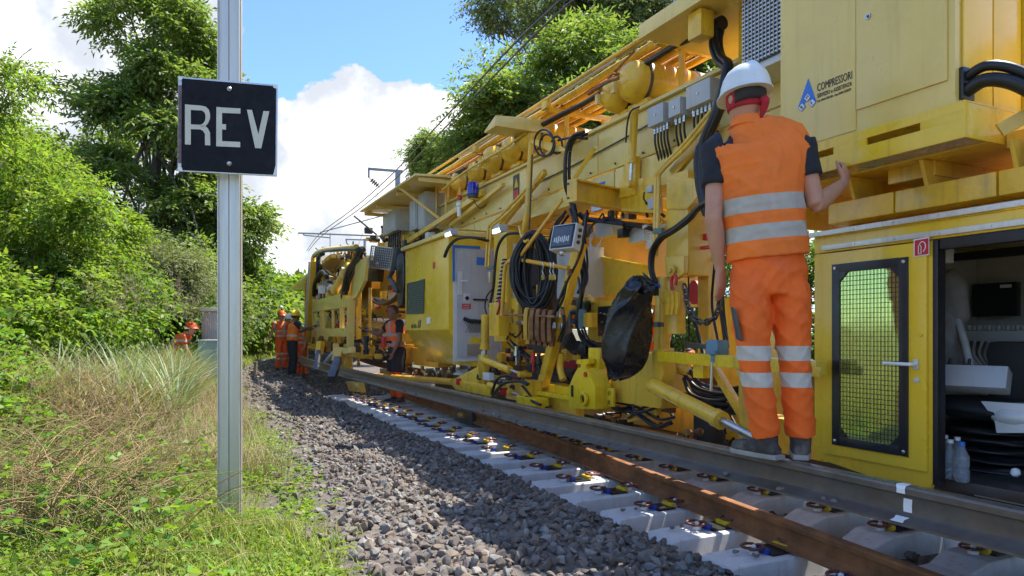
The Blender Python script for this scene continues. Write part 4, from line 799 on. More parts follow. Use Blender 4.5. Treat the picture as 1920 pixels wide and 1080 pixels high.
# ------------------------------------------------------------------ yellow cabinet with the grey door
def equipment_cabinet():
    s0, zt = F1.sz(841, 442, 3.08); s1 = F1.sz(760, 455, 3.08)[0]; zk = F1.sz(841, 618, 3.08)[1]; zb = F1.sz(841, 690, 3.15)[1] + .02
    root = thing('equipment_cabinet', F1.w(s0, 3.6, zb), 'tall yellow machine cabinet with slanted foot, black vent window and grey side door', 'cabinet')
    def sec(s): return [F1.w(s, 3.08, zt), F1.w(s, 3.08, zk), F1.w(s, 3.42, zb), F1.w(s, 4.5, zb), F1.w(s, 4.5, zt)]
    MB().prism(sec(s0), D3 * (s1 - s0)).build('body', 'yellow_clean', root, bevel=.008)
    r = MB(); r.prism([F1.w(s0 - .06, 3.02, zt + .055), F1.w(s0 - .06, 3.02, zt + .005), F1.w(s0 - .06, 4.55, zt + .005), F1.w(s0 - .06, 4.55, zt + .055)], D3 * (s1 - s0 + .1)); r.build('roof_lip', 'yellow_pale', root, bevel=.006)
    def on(x, y): return F1.q(x, y, 3.08)
    w = MB(); w.prism([on(x, y) - N3 * .012 for x, y in ((764, 532), (797, 523), (794, 588), (763, 589))], N3 * .012); w.build('vent_frame', 'black_paint', root, bevel=.003)
    zs = np.linspace(on(780, 586)[2], on(780, 529)[2], 16); sa, sb = F1.sz(796, 560, 3.06)[0], F1.sz(765, 560, 3.06)[0]
    for z in zs: MB().bar(F1.w(sa + .03, 3.06, z), F1.w(sb - .03, 3.06, z), .012, .012).build('vent_slat', 'green_grey', root)
    txt('MATISA', .075, on(771, 615) - N3 * .003, -D3, Z3, 'black_paint', root, 'maker_lettering', .002, fit=.26)
    for k in (0, 1): MB().prism([on(x + k * 3.2, y) - N3 * .004 for x, y in ((783, 615), (785.4, 600), (786.6, 600), (785, 615))], N3 * .003).build('maker_mark', 'black_paint', root)
    MB().prism([on(x, y) - N3 * .003 for x, y in ((800, 596), (807, 594), (807, 606), (800, 608))], N3 * .002).build('label_plate', 'white', root); MB().prism([on(x, y) - N3 * .003 for x, y in ((812, 492), (816, 491), (816, 503), (812, 504))], N3 * .002).build('label_plate', 'red', root)
    # grey door on the end facing along the track
    def dq(x, y): return F1.qs(x, y, s0)
    na = F1.n @ dq(858, 500)[:2]; zt2 = dq(858, 462)[2]; zb2 = dq(846, 678)[2]
    fr = MB().tbox(F1, s0 - .02, s0, 3.14, 3.82, zb2, zt2).build('door_frame', 'grey_light', root, bevel=.004)
    d = MB().tbox(F1, s0 - .034, s0 - .02, 3.18, 3.78, zb2 + .05, zt2 - .04).build('door', 'grey_door', root, bevel=.006)
    MB().tbox(F1, s0 - .040, s0 - .021, 3.125, 3.15, zt2 - .45, zt2 + .012).build('blue_tape', 'blue_paint', d); MB().tbox(F1, s0 - .040, s0 - .021, 3.15, 3.5, zt2 - .018, zt2 + .012).build('blue_tape', 'blue_paint', d)
    def rect(n0, n1, z0, z1, mat, name, t=.004, par=d): return MB().tbox(F1, s0 - .034 - t, s0 - .034, n0, n1, z0, z1).build(name, mat, par, bevel=.001)
    h = rect(3.19, 3.25, zt2 - .62, zt2 - .32, 'grey_light', 'handle_plate', .014); MB().tbox(F1, s0 - .08, s0 - .066, 3.215, 3.31, zt2 - .45, zt2 - .435).build('lever_handle', 'white', h.parent, bevel=.003)
    rect(3.27, 3.36, zt2 - .72, zt2 - .60, 'grey_light', 'lock_plate', .006); MB().box(F1.w(s0 - .046, 3.315, zt2 - .66), (N3 * .7 + Z3 * .7, N3 * .7 - Z3 * .7, D3), (.022, .022, .006)).build('lock_knob', 'black_paint', d)
    rs = rect(3.25, 3.37, zt2 - .80, zt2 - .735, 'red', 'warning_label', .003); txt('DEFENSE', .022, F1.w(s0 - .0385, 3.262, zt2 - .762), N3, Z3, 'white', root, 'label_text'); txt("D'OUVRIR", .02, F1.w(s0 - .0385, 3.262, zt2 - .79), N3, Z3, 'white', root, 'label_text')
    rect(3.40, 3.60, zt2 - .685, zt2 - .665, 'black_paint', 'pull_bar', .03); rect(3.45, 3.58, zt2 - .23, zt2 - .13, 'blue_paint', 'blue_label', .003)
    rect(3.36, 3.50, zt2 - 1.24, zt2 - 1.16, 'nylon_yellow', 'yellow_label', .003); rect(3.32, 3.56, zt2 - 1.40, zt2 - 1.25, 'wood', 'metal_plate', .004)
    b = MB()
    z0, z1 = zt2 - 1.10, zt2 - .90
    for i in range(9):
        for sg in (-1, 1):
            b.bar(F1.w(s0 - .06, 3.28 + i * .03, z0 + (0 if sg > 0 else .13)), F1.w(s0 - .06, 3.28 + i * .03 + .09, z0 + (.13 if sg > 0 else 0)), .004, .004)
    b.build('mesh_pocket', 'black_paint', root)
    MB().tube([F1.w(s0 - .05, n, z1 - .02 - .05 * math.sin((n - 3.27) / .34 * math.pi) * random.uniform(.6, 1)) for n in np.linspace(3.27, 3.61, 8)], .026, 7, 2).build('pocket_cloth', 'black_cloth', root, smooth=60)
equipment_cabinet()
# ------------------------------------------------------------------ compressor
def compressor():
    N = 3.05; s1 = F1.sz(1463, 290, N)[0]; s0, z0 = F1.sz(1791, 194, N); zt = 3.75
    root = thing('compressor_unit', F1.w((s0 + s1) / 2, 3.5, z0 - .17), 'boxy yellow compressor housing with blue triangular emblem on a slotted base above the cab', 'compressor')
    gg = G(root, F1)
    gg.tb('housing', 'yellow_pale', s0, s1, N, 4.2, z0, zt, .008)
    sp, zp = F1.sz(1608, 210, N); sq, _ = F1.sz(1778, 150, N)
    gg.tb('access_panel', 'yellow_pale', sq, sp, N - .012, N - .001, z0 + .11, zt - .1, .004)
    o = gg.tb('side_strip', 'yellow_pale', sp + .006, F1.sz(1502, 280, N)[0], N - .007, N - .001, z0 + .012, zt - .1, .003)
    l = MB().lathe(P(1628, 31, N - .012), -N3, [(0, .016), (.006, .015), (.006, .009), (.004, .009)], 14).build('latch', 'steel', root, smooth=30); MB().lathe(P(1628, 31, N - .0165), -N3, [(0, .007), (.002, .007)], 8).build('latch_key', 'black_paint', l)
    # emblem and lettering
    def tri(pts, mat, name, off): MB().prism([P(x, y, N - .007) - N3 * off for x, y in pts], N3 * .001).build(name, mat, root)
    tri([(1516, 147), (1497, 201), (1503, 208), (1517, 178), (1523, 201), (1531, 190)], 'blue_paint', 'emblem', .002)
    for (x, y), ch in (((1503.5, 201), 'B'), ((1514, 183), 'M'), ((1523, 193), 'F')):
        c = P(x, y, N - .010); e1 = (-D3 * .75 + Z3 * .66); e2 = np.cross(-N3, e1); MB().box(c, (e1, e2, N3), (.017, .017, .0008)).build('emblem_square', 'blue_paint', root); MB().box(c - N3 * .001, (e1, e2, N3), (.014, .014, .0006)).build('emblem_field', 'white', root)
        txt(ch, .026, c - N3 * .003 - e1 * .008 - e2 * .009, e1, e2, 'black_paint', root, 'emblem_letter')
    a = P(1532, 172, N - .009); k = (P(1597, 152, N - .009) - a)
    w = abs(k @ D3)
    txt('COMPRESSORI', .058, a, -D3, Z3, 'black_paint', root, 'lettering', fit=w); txt('SERVIZIO e ASSISTENZA', .030, a - Z3 * .034, -D3, Z3, 'black_paint', root, 'lettering', fit=w); txt('Tel. 0444 276140 - Fax 0444 535077', .018, a - Z3 * .058, -D3, Z3, 'black_paint', root, 'lettering', fit=w * .98)
    # slotted base tray
    zb = z0 - .165; b = MB(); sl = [(F1.sz(1632, 255, N)[0], F1.sz(1733, 225, N)[0]), (F1.sz(1500, 290, N)[0], F1.sz(1570, 275, N)[0])]
    n0 = N - .03; sA, sB = s0 - .06, s1 + .45; cuts = sorted([(min(a), max(a)) for a in sl]); s = sA
    zu, zl = z0 - .05, z0 - .085
    b.tbox(F1, sA, sB, n0, n0 + .012, zu, z0 - .004); b.tbox(F1, sA, sB, n0, n0 + .012, zb, zl)
    for a, c in cuts: b.tbox(F1, s, a, n0 + .0005, n0 + .0115, zl - .001, zu + .001); s = c
    b.tbox(F1, s, sB, n0 + .0005, n0 + .0115, zl - .001, zu + .001); b.tbox(F1, sA, sB, n0 + .012, 4.25, z0 - .012, z0 - .004); b.tbox(F1, sA, sA + .012, n0 + .012, 4.25, zb + .001, z0 - .013); b.tbox(F1, sB - .012, sB, n0 + .012, 4.25, zb + .001, z0 - .013)
    b.build('base_tray', 'yellow_bright', root, bevel=.003)
    gg.tb('tray_floor', 'yellow', sA + .02, sB - .02, n0 + .2, 4.2, zb + .004, zb + .016); gg.tb('tray_rib', 'yellow', s0 + .25, s0 + .5, 3.3, 4.1, zb - .07, zb + .004)
    for s in (1.35, 1.75, 2.15, 2.55, 2.95): 
        p = MB(); p.prism([F1.w(s, 3.22, zb), F1.w(s, 3.30, zb - .22), F1.w(s, 4.1, zb - .22), F1.w(s, 4.1, zb)], D3 * .02); p.build('support_bracket', 'yellow', root, bevel=.003)
    # end face with fan grille, hose flange
    gg.tb('end_panel', 'yellow_clean', s0 - .012, s0 - .001, 3.09, 3.30, z0 + .02, zt - .1, .003); gg.tb('end_panel', 'yellow_clean', s0 - .012, s0 - .001, 3.31, 3.52, z0 + .02, zt - .1, .003); gg.tb('grille_back', 'black_paint', s0 - .01, s0 - .001, 3.56, 4.1, z0 + .25, zt - .1, .003)
    for i in range(26): gg.tb('grille_bar', 'grey_dark', s0 - .02, s0 - .011, 3.56, 4.1, z0 + .25 + i * .05, z0 + .262 + i * .05, 0)
    gg.tb('grille_frame', 'yellow_clean', s0 - .03, s0 - .001, 3.53, 3.56, z0 + .02, zt - .1, .003)
    f = gg.tb('hose_flange', 'black_paint', s0 - .02, s0, 3.075, 3.155, z0 + .02, z0 + .16, .003)
    for zz, nn2 in ((z0 + .12, 3.11), (z0 + .06, 3.11)):
        MB().tube([F1.w(s0 - .01, nn2, zz), F1.w(s0 - .10, nn2, zz + .02), F1.w(s0 - .2, nn2 + .05, zz - .03), F1.w(s0 - .3, nn2 + .12, zz - .16), F1.w(s0 - .34, nn2 + .2, zz - .34)], .022 if zz > z0 + .1 else .03, 12, 6).build('hose', 'black_rubber', root, smooth=60)
    MB().bar(F1.w(s0 - .12, 3.16, zb + .03), F1.w(s0 - .5, 3.6, zb + .35), .02, .06).build('stay', 'yellow', root, bevel=.003)
    gg.tb('tray_extension', 'yellow', s0 - 1.2, s0 - .07, 3.3, 4.2, zb - .02, zb + .05)
compressor()
def condenser():
    root = thing('condenser_unit', P(1430, 130, 3.35), 'grey finned cooling unit mounted under a yellow roof edge behind the compressor', 'cooler')
    gg = G(root, F1); s1, zt = F1.sz(1392, 12, 3.32); s0 = F1.sz(1474, 0, 3.32)[0]; zb = F1.sz(1388, 134, 3.32)[1]
    gg.tb('casing', 'grey_light', s0 - .1, s1 + .02, 3.34, 3.9, zb - .02, zt + .5, .006); gg.tb('fin_pack', 'grey_dark', s0, s1, 3.325, 3.341, zb + .01, zt + .4, 0)
    for i in range(30): z = zb + .02 + i * (zt + .38 - zb) / 30; MB().tbox(F1, s0, s1, 3.315, 3.324, z, z + .010).build('fin', 'steel', root)
    for i in range(12): s = s0 + (s1 - s0) * i / 12; MB().tbox(F1, s, s + .004, 3.310, 3.3149, zb + .01, zt + .4).build('fin_wire', 'grey_light', root)
    gg.tb('tray', 'grey_light', s0 - .1, s1 + .04, 3.31, 3.95, zb - .05, zb - .022, .004)
condenser()
def roof_corner():
    g.tb('roof_edge', 'yellow_pale', 3.0, 4.35, 3.18, 4.2, 3.50, 3.56, .01); g.tb('roof_fascia', 'yellow_pale', 3.0, 4.35, 3.16, 3.18, 3.49, 3.60, .004)
    g.tb('roof_post', 'yellow', 3.55, 3.66, 3.5, 3.6, 2.6, 3.49); g.tb('roof_bracket', 'yellow', 3.72, 3.86, 3.22, 3.34, 3.30, 3.488, .02)
roof_corner()
# ------------------------------------------------------------------ control cab
def control_cab():
    N = 3.12; sl, zt = F1.sz(1527, 447, N); sr = F1.sz(1750, 440, N)[0]; zb = .555; s_end = .35
    root = thing('control_cab', F1.w(1.2, 3.7, zb), 'low yellow control cab with wire-meshed window door and open dark interior', 'cab')
    gg = G(root, F1)
    gg.tb('roof', 'yellow_clean', s_end, sl, N, 4.6, zt - .004, zt + .03); gg.tb('floor', 'dark_steel', s_end, sl, N + .1, 4.6, zb - .03, zb + .02)
    gg.tb('back_wall', 'cab_inside', s_end, sl, 4.52, 4.58, zb + .02, zt - .004); gg.tb('end_wall', 'cab_inside', s_end, s_end + .05, N, 4.52, zb + .02, zt - .004); gg.tb('far_wall', 'yellow_clean', sl - .02, sl, N + .03, 4.52, zb, zt - .004)
    gg.tb('far_lining', 'cab_inside', sl - .035, sl - .021, N + .04, 4.51, zb + .03, zt - .01); gg.tb('header', 'yellow_clean', s_end, sl, N, N + .03, zt - .085, zt - .004, .003)
    # sheet round the door
    x0, x1 = 1545, 1741
    da, dz1 = F1.sz(x0, 463, N); db = F1.sz(x1, 470, N)[0]; dz0 = .60; zt_d = zt - .09
    p = MB(); p.prism([F1.w(sl, N, zt_d), F1.w(sl, N, zb + .02), F1.w(sr + .04, N + .012, zb - .06), F1.w(sr, N, zb + .02), F1.w(sr, N, zt_d)], N3 * .028); p.build('front_panel', 'yellow_clean', root, bevel=.003)
    d = G(root, F1).tb('door', 'yellow_clean', db, da, N - .016, N - .001, zb + .055, zt_d - .005, .006)
    wa, wz1 = F1.sz(1561, 498, N - .02); wb = F1.sz(1703, 490, N - .02)[0]; wz0 = F1.sz(1561, 833, N - .02)[1]; wz1 += .005
    # window: black frame with cut corners, wire mesh, pane
    c = .06; fw = .045; ou = [(wa, wz0), (wa, wz1), (wb, wz1), (wb, wz0)]
    def strip(poly, mat, name, n, t, bev=.002): MB().prism([F1.w(s, n, z) for s, z in poly], N3 * t).build(name, mat, d, bevel=bev)
    nn_ = N - .026
    for poly in ([(wa, wz0), (wa, wz1), (wa - fw, wz1 - .001), (wa - fw, wz0 + .001)], [(wb, wz0), (wb, wz1), (wb + fw, wz1 - .001), (wb + fw, wz0 + .001)], [(wa - fw, wz1), (wb + fw, wz1), (wb + fw, wz1 - fw), (wa - fw, wz1 - fw)], [(wa - fw, wz0), (wb + fw, wz0), (wb + fw, wz0 + fw), (wa - fw, wz0 + fw)]): strip(poly, 'black_paint', 'window_frame', nn_, .010)
    for s, z, a, b_ in ((wa - fw, wz1 - fw, -1, -1), (wb + fw, wz1 - fw, 1, -1), (wa - fw, wz0 + fw, -1, 1), (wb + fw, wz0 + fw, 1, 1)): strip([(s - a * .002, z - b_ * .002), (s + a * .05, z - b_ * .002), (s - a * .002, z + b_ * .05)], 'black_paint', 'frame_corner', nn_ + .001, .008, 0)
    strip([(wa - .01, wz0 + .01), (wa - .01, wz1 - .01), (wb + .01, wz1 - .01), (wb + .01, wz0 + .01)], 'pane', 'window_pane', N - .0175, .001, 0)
    b = MB()
    for i in range(1, 17): s = wa - fw + (wb - wa + 2 * fw) * i / 17; b.bar(F1.w(s, N - .0215, wz0 + fw), F1.w(s, N - .0215, wz1 - fw), .0022, .0022)
    nz = 36
    for i in range(1, nz): z = wz0 + fw + (wz1 - wz0 - 2 * fw) * i / nz; b.bar(F1.w(wa - fw, N - .0245, z), F1.w(wb + fw, N - .0245, z), .0022, .0022)
    b.build('window_mesh', 'black_paint', d)
    for s, z in ((wa - .02, wz0 + .022), (wa - .02, wz1 - .022), (wb + .02, wz0 + .022), (wb + .02, wz1 - .022)): MB().lathe(F1.w(s, nn_, z), -N3, [(0, .010), (.004, .009), (.006, .004)], 10).build('screw', 'steel', d, smooth=30)
    # handle, lock, notice
    hs, hz = F1.sz(1719, 683, N - .016)
    h = MB().box(F1.w(hs, N - .022, hz), (D3, N3, Z3), (.012, .006, .024)).build('handle_plate', 'alu', d, bevel=.003); MB().tube([F1.w(hs, N - .02, hz), F1.w(hs, N - .06, hz), F1.w(hs + .02, N - .066, hz), F1.w(hs + .135, N - .066, hz + .002)], .0085, 8, 4).build('lever', 'white', d, smooth=50)
    MB().lathe(P(1719, 713, N - .016), -N3, [(0, .014), (.006, .013), (.007, .006)], 14).build('lock_cylinder', 'alu', d, smooth=30); MB().lathe(P(1727, 628, N - .016), -N3, [(0, .009), (.008, .009)], 10).build('stud', 'yellow_clean', d, smooth=30)
    MB().prism([P(x, y, N - .02) for x, y in ((1713, 449), (1742, 444), (1742, 478), (1713, 482))], N3 * .002).build('fire_notice', 'white', root); MB().prism([P(x, y, N - .022) for x, y in ((1715, 451), (1740.5, 446.5), (1740.5, 476), (1715, 480))], N3 * .002).build('fire_notice_field', 'red', root)
    MB().tube([P(x, y, N - .024) for x, y in ((1722, 476), (1722, 462), (1724, 458), (1727, 462), (1727, 476), (1722, 476))], .0018, 5).build('fire_symbol', 'white', root); MB().tube([P(x, y, N - .024) for x, y in ((1724, 457), (1729, 453), (1734, 456), (1735, 464), (1731, 472))], .0022, 5, 3).build('fire_symbol', 'white', root)
    # aluminium gutters on the roof edge
    for zz, n2, sa in ((zt + .002, N - .03, sl + .03), (zt - .075, N - .02, F1.sz(1545, 463, N)[0])):
        o = gg.tb('gutter', 'alu', s_end, sa, n2, n2 + .02, zz, zz + .026, .003)
        for s in np.arange(s_end + .1, sa, .22): MB().lathe(F1.w(s, n2, zz + .013), -N3, [(0, .005), (.003, .004)], 8).build('rivet', 'steel', o)
    # roof box girder above, with panel joints
    for i, (a, b_) in enumerate(((.2, .95), (.96, 1.36), (1.37, 1.83), (1.84, 2.32), (2.33, 2.72))): gg.tb('roof_girder', 'yellow', a, b_, 3.26, 3.6, zt + .09, zt + .20, .006)
    gg.tb('roof_beam', 'yellow_orange', .2, 2.7, 3.4, 4.4, zt + .03, zt + .09)
    # door opening: rubber seals
    gg.tb('door_seal', 'black_rubber', sr - .025, sr, N - .006, N + .05, zb, zt_d, .004); gg.tb('door_seal', 'black_rubber', s_end, sr - .03, N - .002, N + .05, zt - .135, zt - .088, .004)
    # inside: display, console, seats, clothes, keyboard arm
    def ins(name, mat, x0, x1, y0, y1, n, dep, bev=.006): return gg.bx(name, mat, x0, x1, y0, y1, n, dep, bev)
    ins('monitor', 'screen_black', 1822, 1905, 533, 594, 4.38, .05); ins('monitor_badge', 'grey_light', 1875, 1896, 534, 540, 4.376, .003, 0)
    ins('ceiling_pipe', 'black_rubber', 1755, 1990, 478, 492, 3.9, .06); ins('pillar', 'grey_light', 1758, 1774, 452, 494, 3.3, .06); ins('shelf', 'cab_inside', 1800, 1990, 620, 640, 4.1, .35)
    for i in range(14): ins('switch_row', 'grey_light' if i % 2 else 'cab_inside', 1806 + i * 9, 1812 + i * 9, 610, 619, 4.2, .04, .003)
    kb = MB(); c = P(1822, 711, 3.42); ax = (-D3 * .96 + N3 * .28); ax /= np.linalg.norm(ax); up = Z3 * .9 + N3 * .44; up -= ax * (up @ ax); up /= np.linalg.norm(up); nn = np.cross(ax, up)
    o = kb.box(c, (ax, up, nn), (.15, .055, .045)).build('console_box', 'grey_box', root, bevel=.006)
    for k in (-.10, -.02): MB().lathe(c + ax * k + up * .055, up, [(0, .016), (.02, .014), (.022, .008), (.05, .008)], 10).build('joystick', 'dark_steel', o, smooth=30)
    gg.tu('console_arm', 'grey_box', [(1792, 590, 3.6), (1808, 640, 3.55), (1822, 700, 3.5)], .018)
    def lump(name, mat, x, y, n, rx, ry, rz, seed=0, am=.5):
        b = MB().ball((0, 0, 0), 1, 22, 16); V = np.concatenate(b.v); f = 1 + am * (.13 * np.sin(V[:, 2] * 7 + seed) * np.cos(V[:, 0] * 5 + seed) + .08 * np.sin(V[:, 1] * 9 + V[:, 2] * 6 + seed)); V = V * f[:, None]
        c = P(x, y, n); Wv = c + V[:, :1] * D3 * rx + V[:, 1:2] * N3 * ry + V[:, 2:] * Z3 * rz; MB().add(Wv, b.f).build(name, mat, root, smooth=180)
    lump('hung_jacket', 'fabric_grey', 1778, 570, 3.62, .10, .08, .17, 1); lump('hung_jacket', 'fabric_grey', 1772, 640, 3.6, .09, .08, .20, 2)
    gg.bx('seat_back', 'cab_dark', 1850, 1990, 640, 760, 3.9, .12, .03); lump('seat_cushion', 'black_cloth', 1850, 765, 3.62, .30, .22, .06, 3); lump('seat_cover', 'grey_light', 1915, 780, 3.5, .13, .10, .06, 4, .25); gg.pl('seat_cover', 'grey_light', [(1838, 752), (1930, 758), (1930, 812), (1868, 812), (1864, 786)], 3.42, .02)
    for i in range(5): lump('seat_bellows', 'black_rubber', 1840, 800 + i * 17, 3.7, .30, .24, .035, i)
    ins('floor_box', 'cab_dark', 1752, 1980, 880, 930, 3.65, .6); ins('floor_rail', 'grey_light', 1826, 1960, 910, 930, 3.35, .05); lump('seat_knob', 'white', 1904, 886, 3.4, .02, .02, .02)
    gg.tu('grab_handle', 'alu', [(1757, 700, 3.2), (1760, 690, 3.15), (1761, 650, 3.15), (1757, 640, 3.2)], .009)
    for i in range(7): gg.tu('cable', 'cab_inside', [(1800 + i * 14, 640, 4.05), (1806 + i * 10, 665, 3.98), (1830 + i * 8, 690, 3.95)], .008, 6, 3)
    # plastic water bottles on the cab floor
    for i, (x, y, n) in enumerate(((1763, 918, 3.24), (1782, 920, 3.22), (1804, 924, 3.20), (1772, 908, 3.34), (1795, 910, 3.33))):
        c = P(x, y, n); c[2] = zb + .022; r = .03
        bt = thing('water_bottle', c, 'small clear plastic water bottle with blue cap on the cab floor' if i == 2 else 'clear plastic water bottle among the pack on the cab floor', 'bottle', None if i == 2 else 'bottle pack on the cab floor')
        MB().lathe(c, Z3, [(0, r * .8), (.008, r), (.05, r), (.055, r * .93), (.07, r * .93), (.075, r), (.115, r), (.14, r * .6), (.155, r * .38), (.17, r * .38)], 16).build('bottle_body', 'clear_plastic', bt, smooth=40)
        MB().lathe(c + Z3 * .165, Z3, [(0, r * .44), (.016, r * .44)], 12).build('bottle_cap', 'blue_paint' if i == 2 else 'white', bt, smooth=30)
m = pm('pane', (.60, .70, .22), .05, .75, var=.06, scale=3)  # green-yellow tint puts the reflected greenery into the pane colour
m = pm('clear_plastic', (.75, .8, .84), .12, var=.02); m.node_tree.nodes['Principled BSDF'].inputs['Transmission Weight'].default_value = .85; m.node_tree.nodes['Principled BSDF'].inputs['IOR'].default_value = 1.25
control_cab()
# ------------------------------------------------------------------ canopy and cabinets at the end of the near wagon
def far_end():
    s0, s1 = 9.25, 12.5; z = 3.47
    b = MB(); b.prism([F1.w(s0, 2.95, z), F1.w(s0, 4.6, z + .08), F1.w(s0, 4.6, z + .05), F1.w(s0, 2.95, z - .03)], D3 * (s1 - s0)); b.build('canopy', 'yellow_pale', R1, bevel=.005)
    for s in (s0 + .05, 10.4, 11.6, s1 - .08): g.tb('canopy_rib', 'yellow_pale', s, s + .04, 3.02, 4.5, z - .09, z - .032, .003)
    g.ba('canopy_stay', 'yellow', (747, 350, 2.98), (824, 410, 3.5), .035, .04); g.ba('canopy_stay', 'dark_steel', (664, 405, 3.05), (706, 440, 3.4), .03, .03)
    for x0, x1, xr, y0, y1 in ((718, 742, 768, 366, 431), (768, 781, 795, 372, 428), (784, 797, 813, 355, 426)):
        s1_, _ = F1.sz(x0, y0, 3.35); s0_, zt = F1.sz(x1, y0, 3.35); zb = F1.sz(x1, y1, 3.35)[1]; n1 = 3.35 + (.55 if x0 == 718 else .32)
        o = g.tb('switch_cabinet', 'grey_door', s0_, s1_, 3.35, n1, zb, min(zt, 3.40), .01); MB().tbox(F1, s0_ + .03, s1_ - .03, 3.338, 3.35, zb + .03, min(zt, 3.40) - .03).build('cabinet_door', 'grey_box', o, bevel=.004)
        for k in range(6): MB().tube([F1.w(s0_ + (s1_ - s0_) * (k + .5) / 6, 3.45, zb), F1.w(s0_ + (s1_ - s0_) * (k + .5) / 6, 3.44, zb - .2), F1.w(s0_ + (s1_ - s0_) * (k + .5) / 6 + .04, 3.5, zb - .55)], .018, 7, 4).build('cable', 'black_rubber', o, smooth=60)
    g.ba('diagonal_stay', 'yellow', (905, 362, 3.5), (766, 452, 3.3), .05, .07); g.bx('post', 'yellow_orange', 808, 816, 345, 430, 3.62, .06); g.bx('post', 'yellow_orange', 842, 850, 330, 400, 3.66, .06)
    for x in (818, 836, 862): g.ba('rack_post', 'yellow', (x, 335, 3.52), (x, 400, 3.52), .03, .03)
    MB().lathe(P(861, 378, 3.42), -Z3, [(0, .02), (.02, .04), (.06, .045), (.07, .03), (.1, .03), (.2, .03), (.21, .01)], 14).build('horn', 'white', R1, smooth=40); MB().lathe(P(862, 366, 3.42), -Z3, [(0, .03), (.06, .03)], 12).build('horn_body', 'red', R1, smooth=40)
    # black fan housing and guarded lamp
    root = R1; s, z0 = F1.sz(752, 572, 3.12); zt = F1.sz(752, 474, 3.12)[1]
    b = MB(); prof = [(.0, z0), (.12, z0 - .05), (.22, z0 + .3), (.23, zt - .1), (.15, zt), (-.12, zt), (-.2, zt - .1), (-.22, z0 + .35), (-.1, z0)]; b.prism([F1.w(s + a, 3.10, z) for a, z in prof], N3 * .5); b.build('fan_housing', 'black_paint', R1, bevel=.02)
    for k in range(3): MB().lathe(F1.w(s, 3.10, zt - .16), -N3, [(0, .15 - .03 * k), (.02 + .01 * k, .14 - .03 * k)], 22).build('fan_ring', 'grey_dark', R1, smooth=30)
    g.hoses([(735, 505, 3.0), (730, 520, 3.0), (738, 530, 3.02), (744, 545, 3.05)], .03, 3, .03, 'grey_dark')
    c = [F1.q(697, 461, 3.0), F1.q(737, 466, 3.0), F1.q(732, 506, 3.0), F1.q(692, 501, 3.0)]; bl = lambda u, v: (c[0] * (1 - u) + c[1] * u) * (1 - v) + (c[3] * (1 - u) + c[2] * u) * v
    b = MB(); b.tube([bl(u, v) for u, v in ((0, 0), (1, 0), (1, 1), (0, 1), (0, 0))], .014, 6)
    for i in range(1, 11): b.bar(bl(i / 11, 0), bl(i / 11, 1), .012, .008)
    for i in range(1, 9): b.bar(bl(0, i / 9), bl(1, i / 9), .012, .008)
    b.build('lamp_guard', 'galv', R1); b = MB(); b.prism([p + N3 * .06 for p in c], N3 * .2); b.build('lamp_body', 'grey_dark', R1, bevel=.01)
    MB().ball(bl(.35, .8) + N3 * .03, .05).build('lamp_bulb', 'steel', R1, smooth=60)
    g.pl('dark_panel', 'black_paint', [(687, 486), (712, 490), (708, 528), (683, 527)], 3.15, .1)
    # lower bay between the wagons
    g.tb('coupling_beam', 'yellow_orange', 10.4, 14.2, 3.7, 4.0, .7, 1.0); g.tb('bay_floor', 'yellow_orange', 10.3, 13.8, 3.9, 4.8, 1.05, 1.12); g.tb('bay_beam', 'yellow', 10.2, 14.0, 4.2, 4.4, 1.7, 1.95)
    for y, r in ((600, .05), (612, .06), (628, .05)): g.cy('white_pipe', 'white', (690, y, 4.3), (775, y + 4, 4.3), r)
    g.hoses([(700, 560, 3.6), (720, 566, 3.6), (740, 560, 3.6), (755, 545, 3.6)], .03, 4, .06); g.hoses([(668, 655, 3.5), (690, 668, 3.5), (715, 676, 3.5), (728, 668, 3.6)], .03, 3, .05)
    for x in (671, 675, 694): g.ba('bay_post', 'yellow', (x, 540, 3.4), (x, 668, 3.4), .05, .06)
    g.clutter(670, 765, 535, 700, 3.5, 4.3, 70, ('yellow', 'yellow_orange', 'dark_steel', 'black_rubber', 'red', 'yellow', 'grey_light'), (.03, .1), .25)
    g.clutter(690, 820, 430, 470, 3.4, 3.7, 40, ('yellow', 'yellow_orange', 'dark_steel', 'black_rubber', 'black_rubber', 'grey_light'), (.03, .08), .3)
far_end()
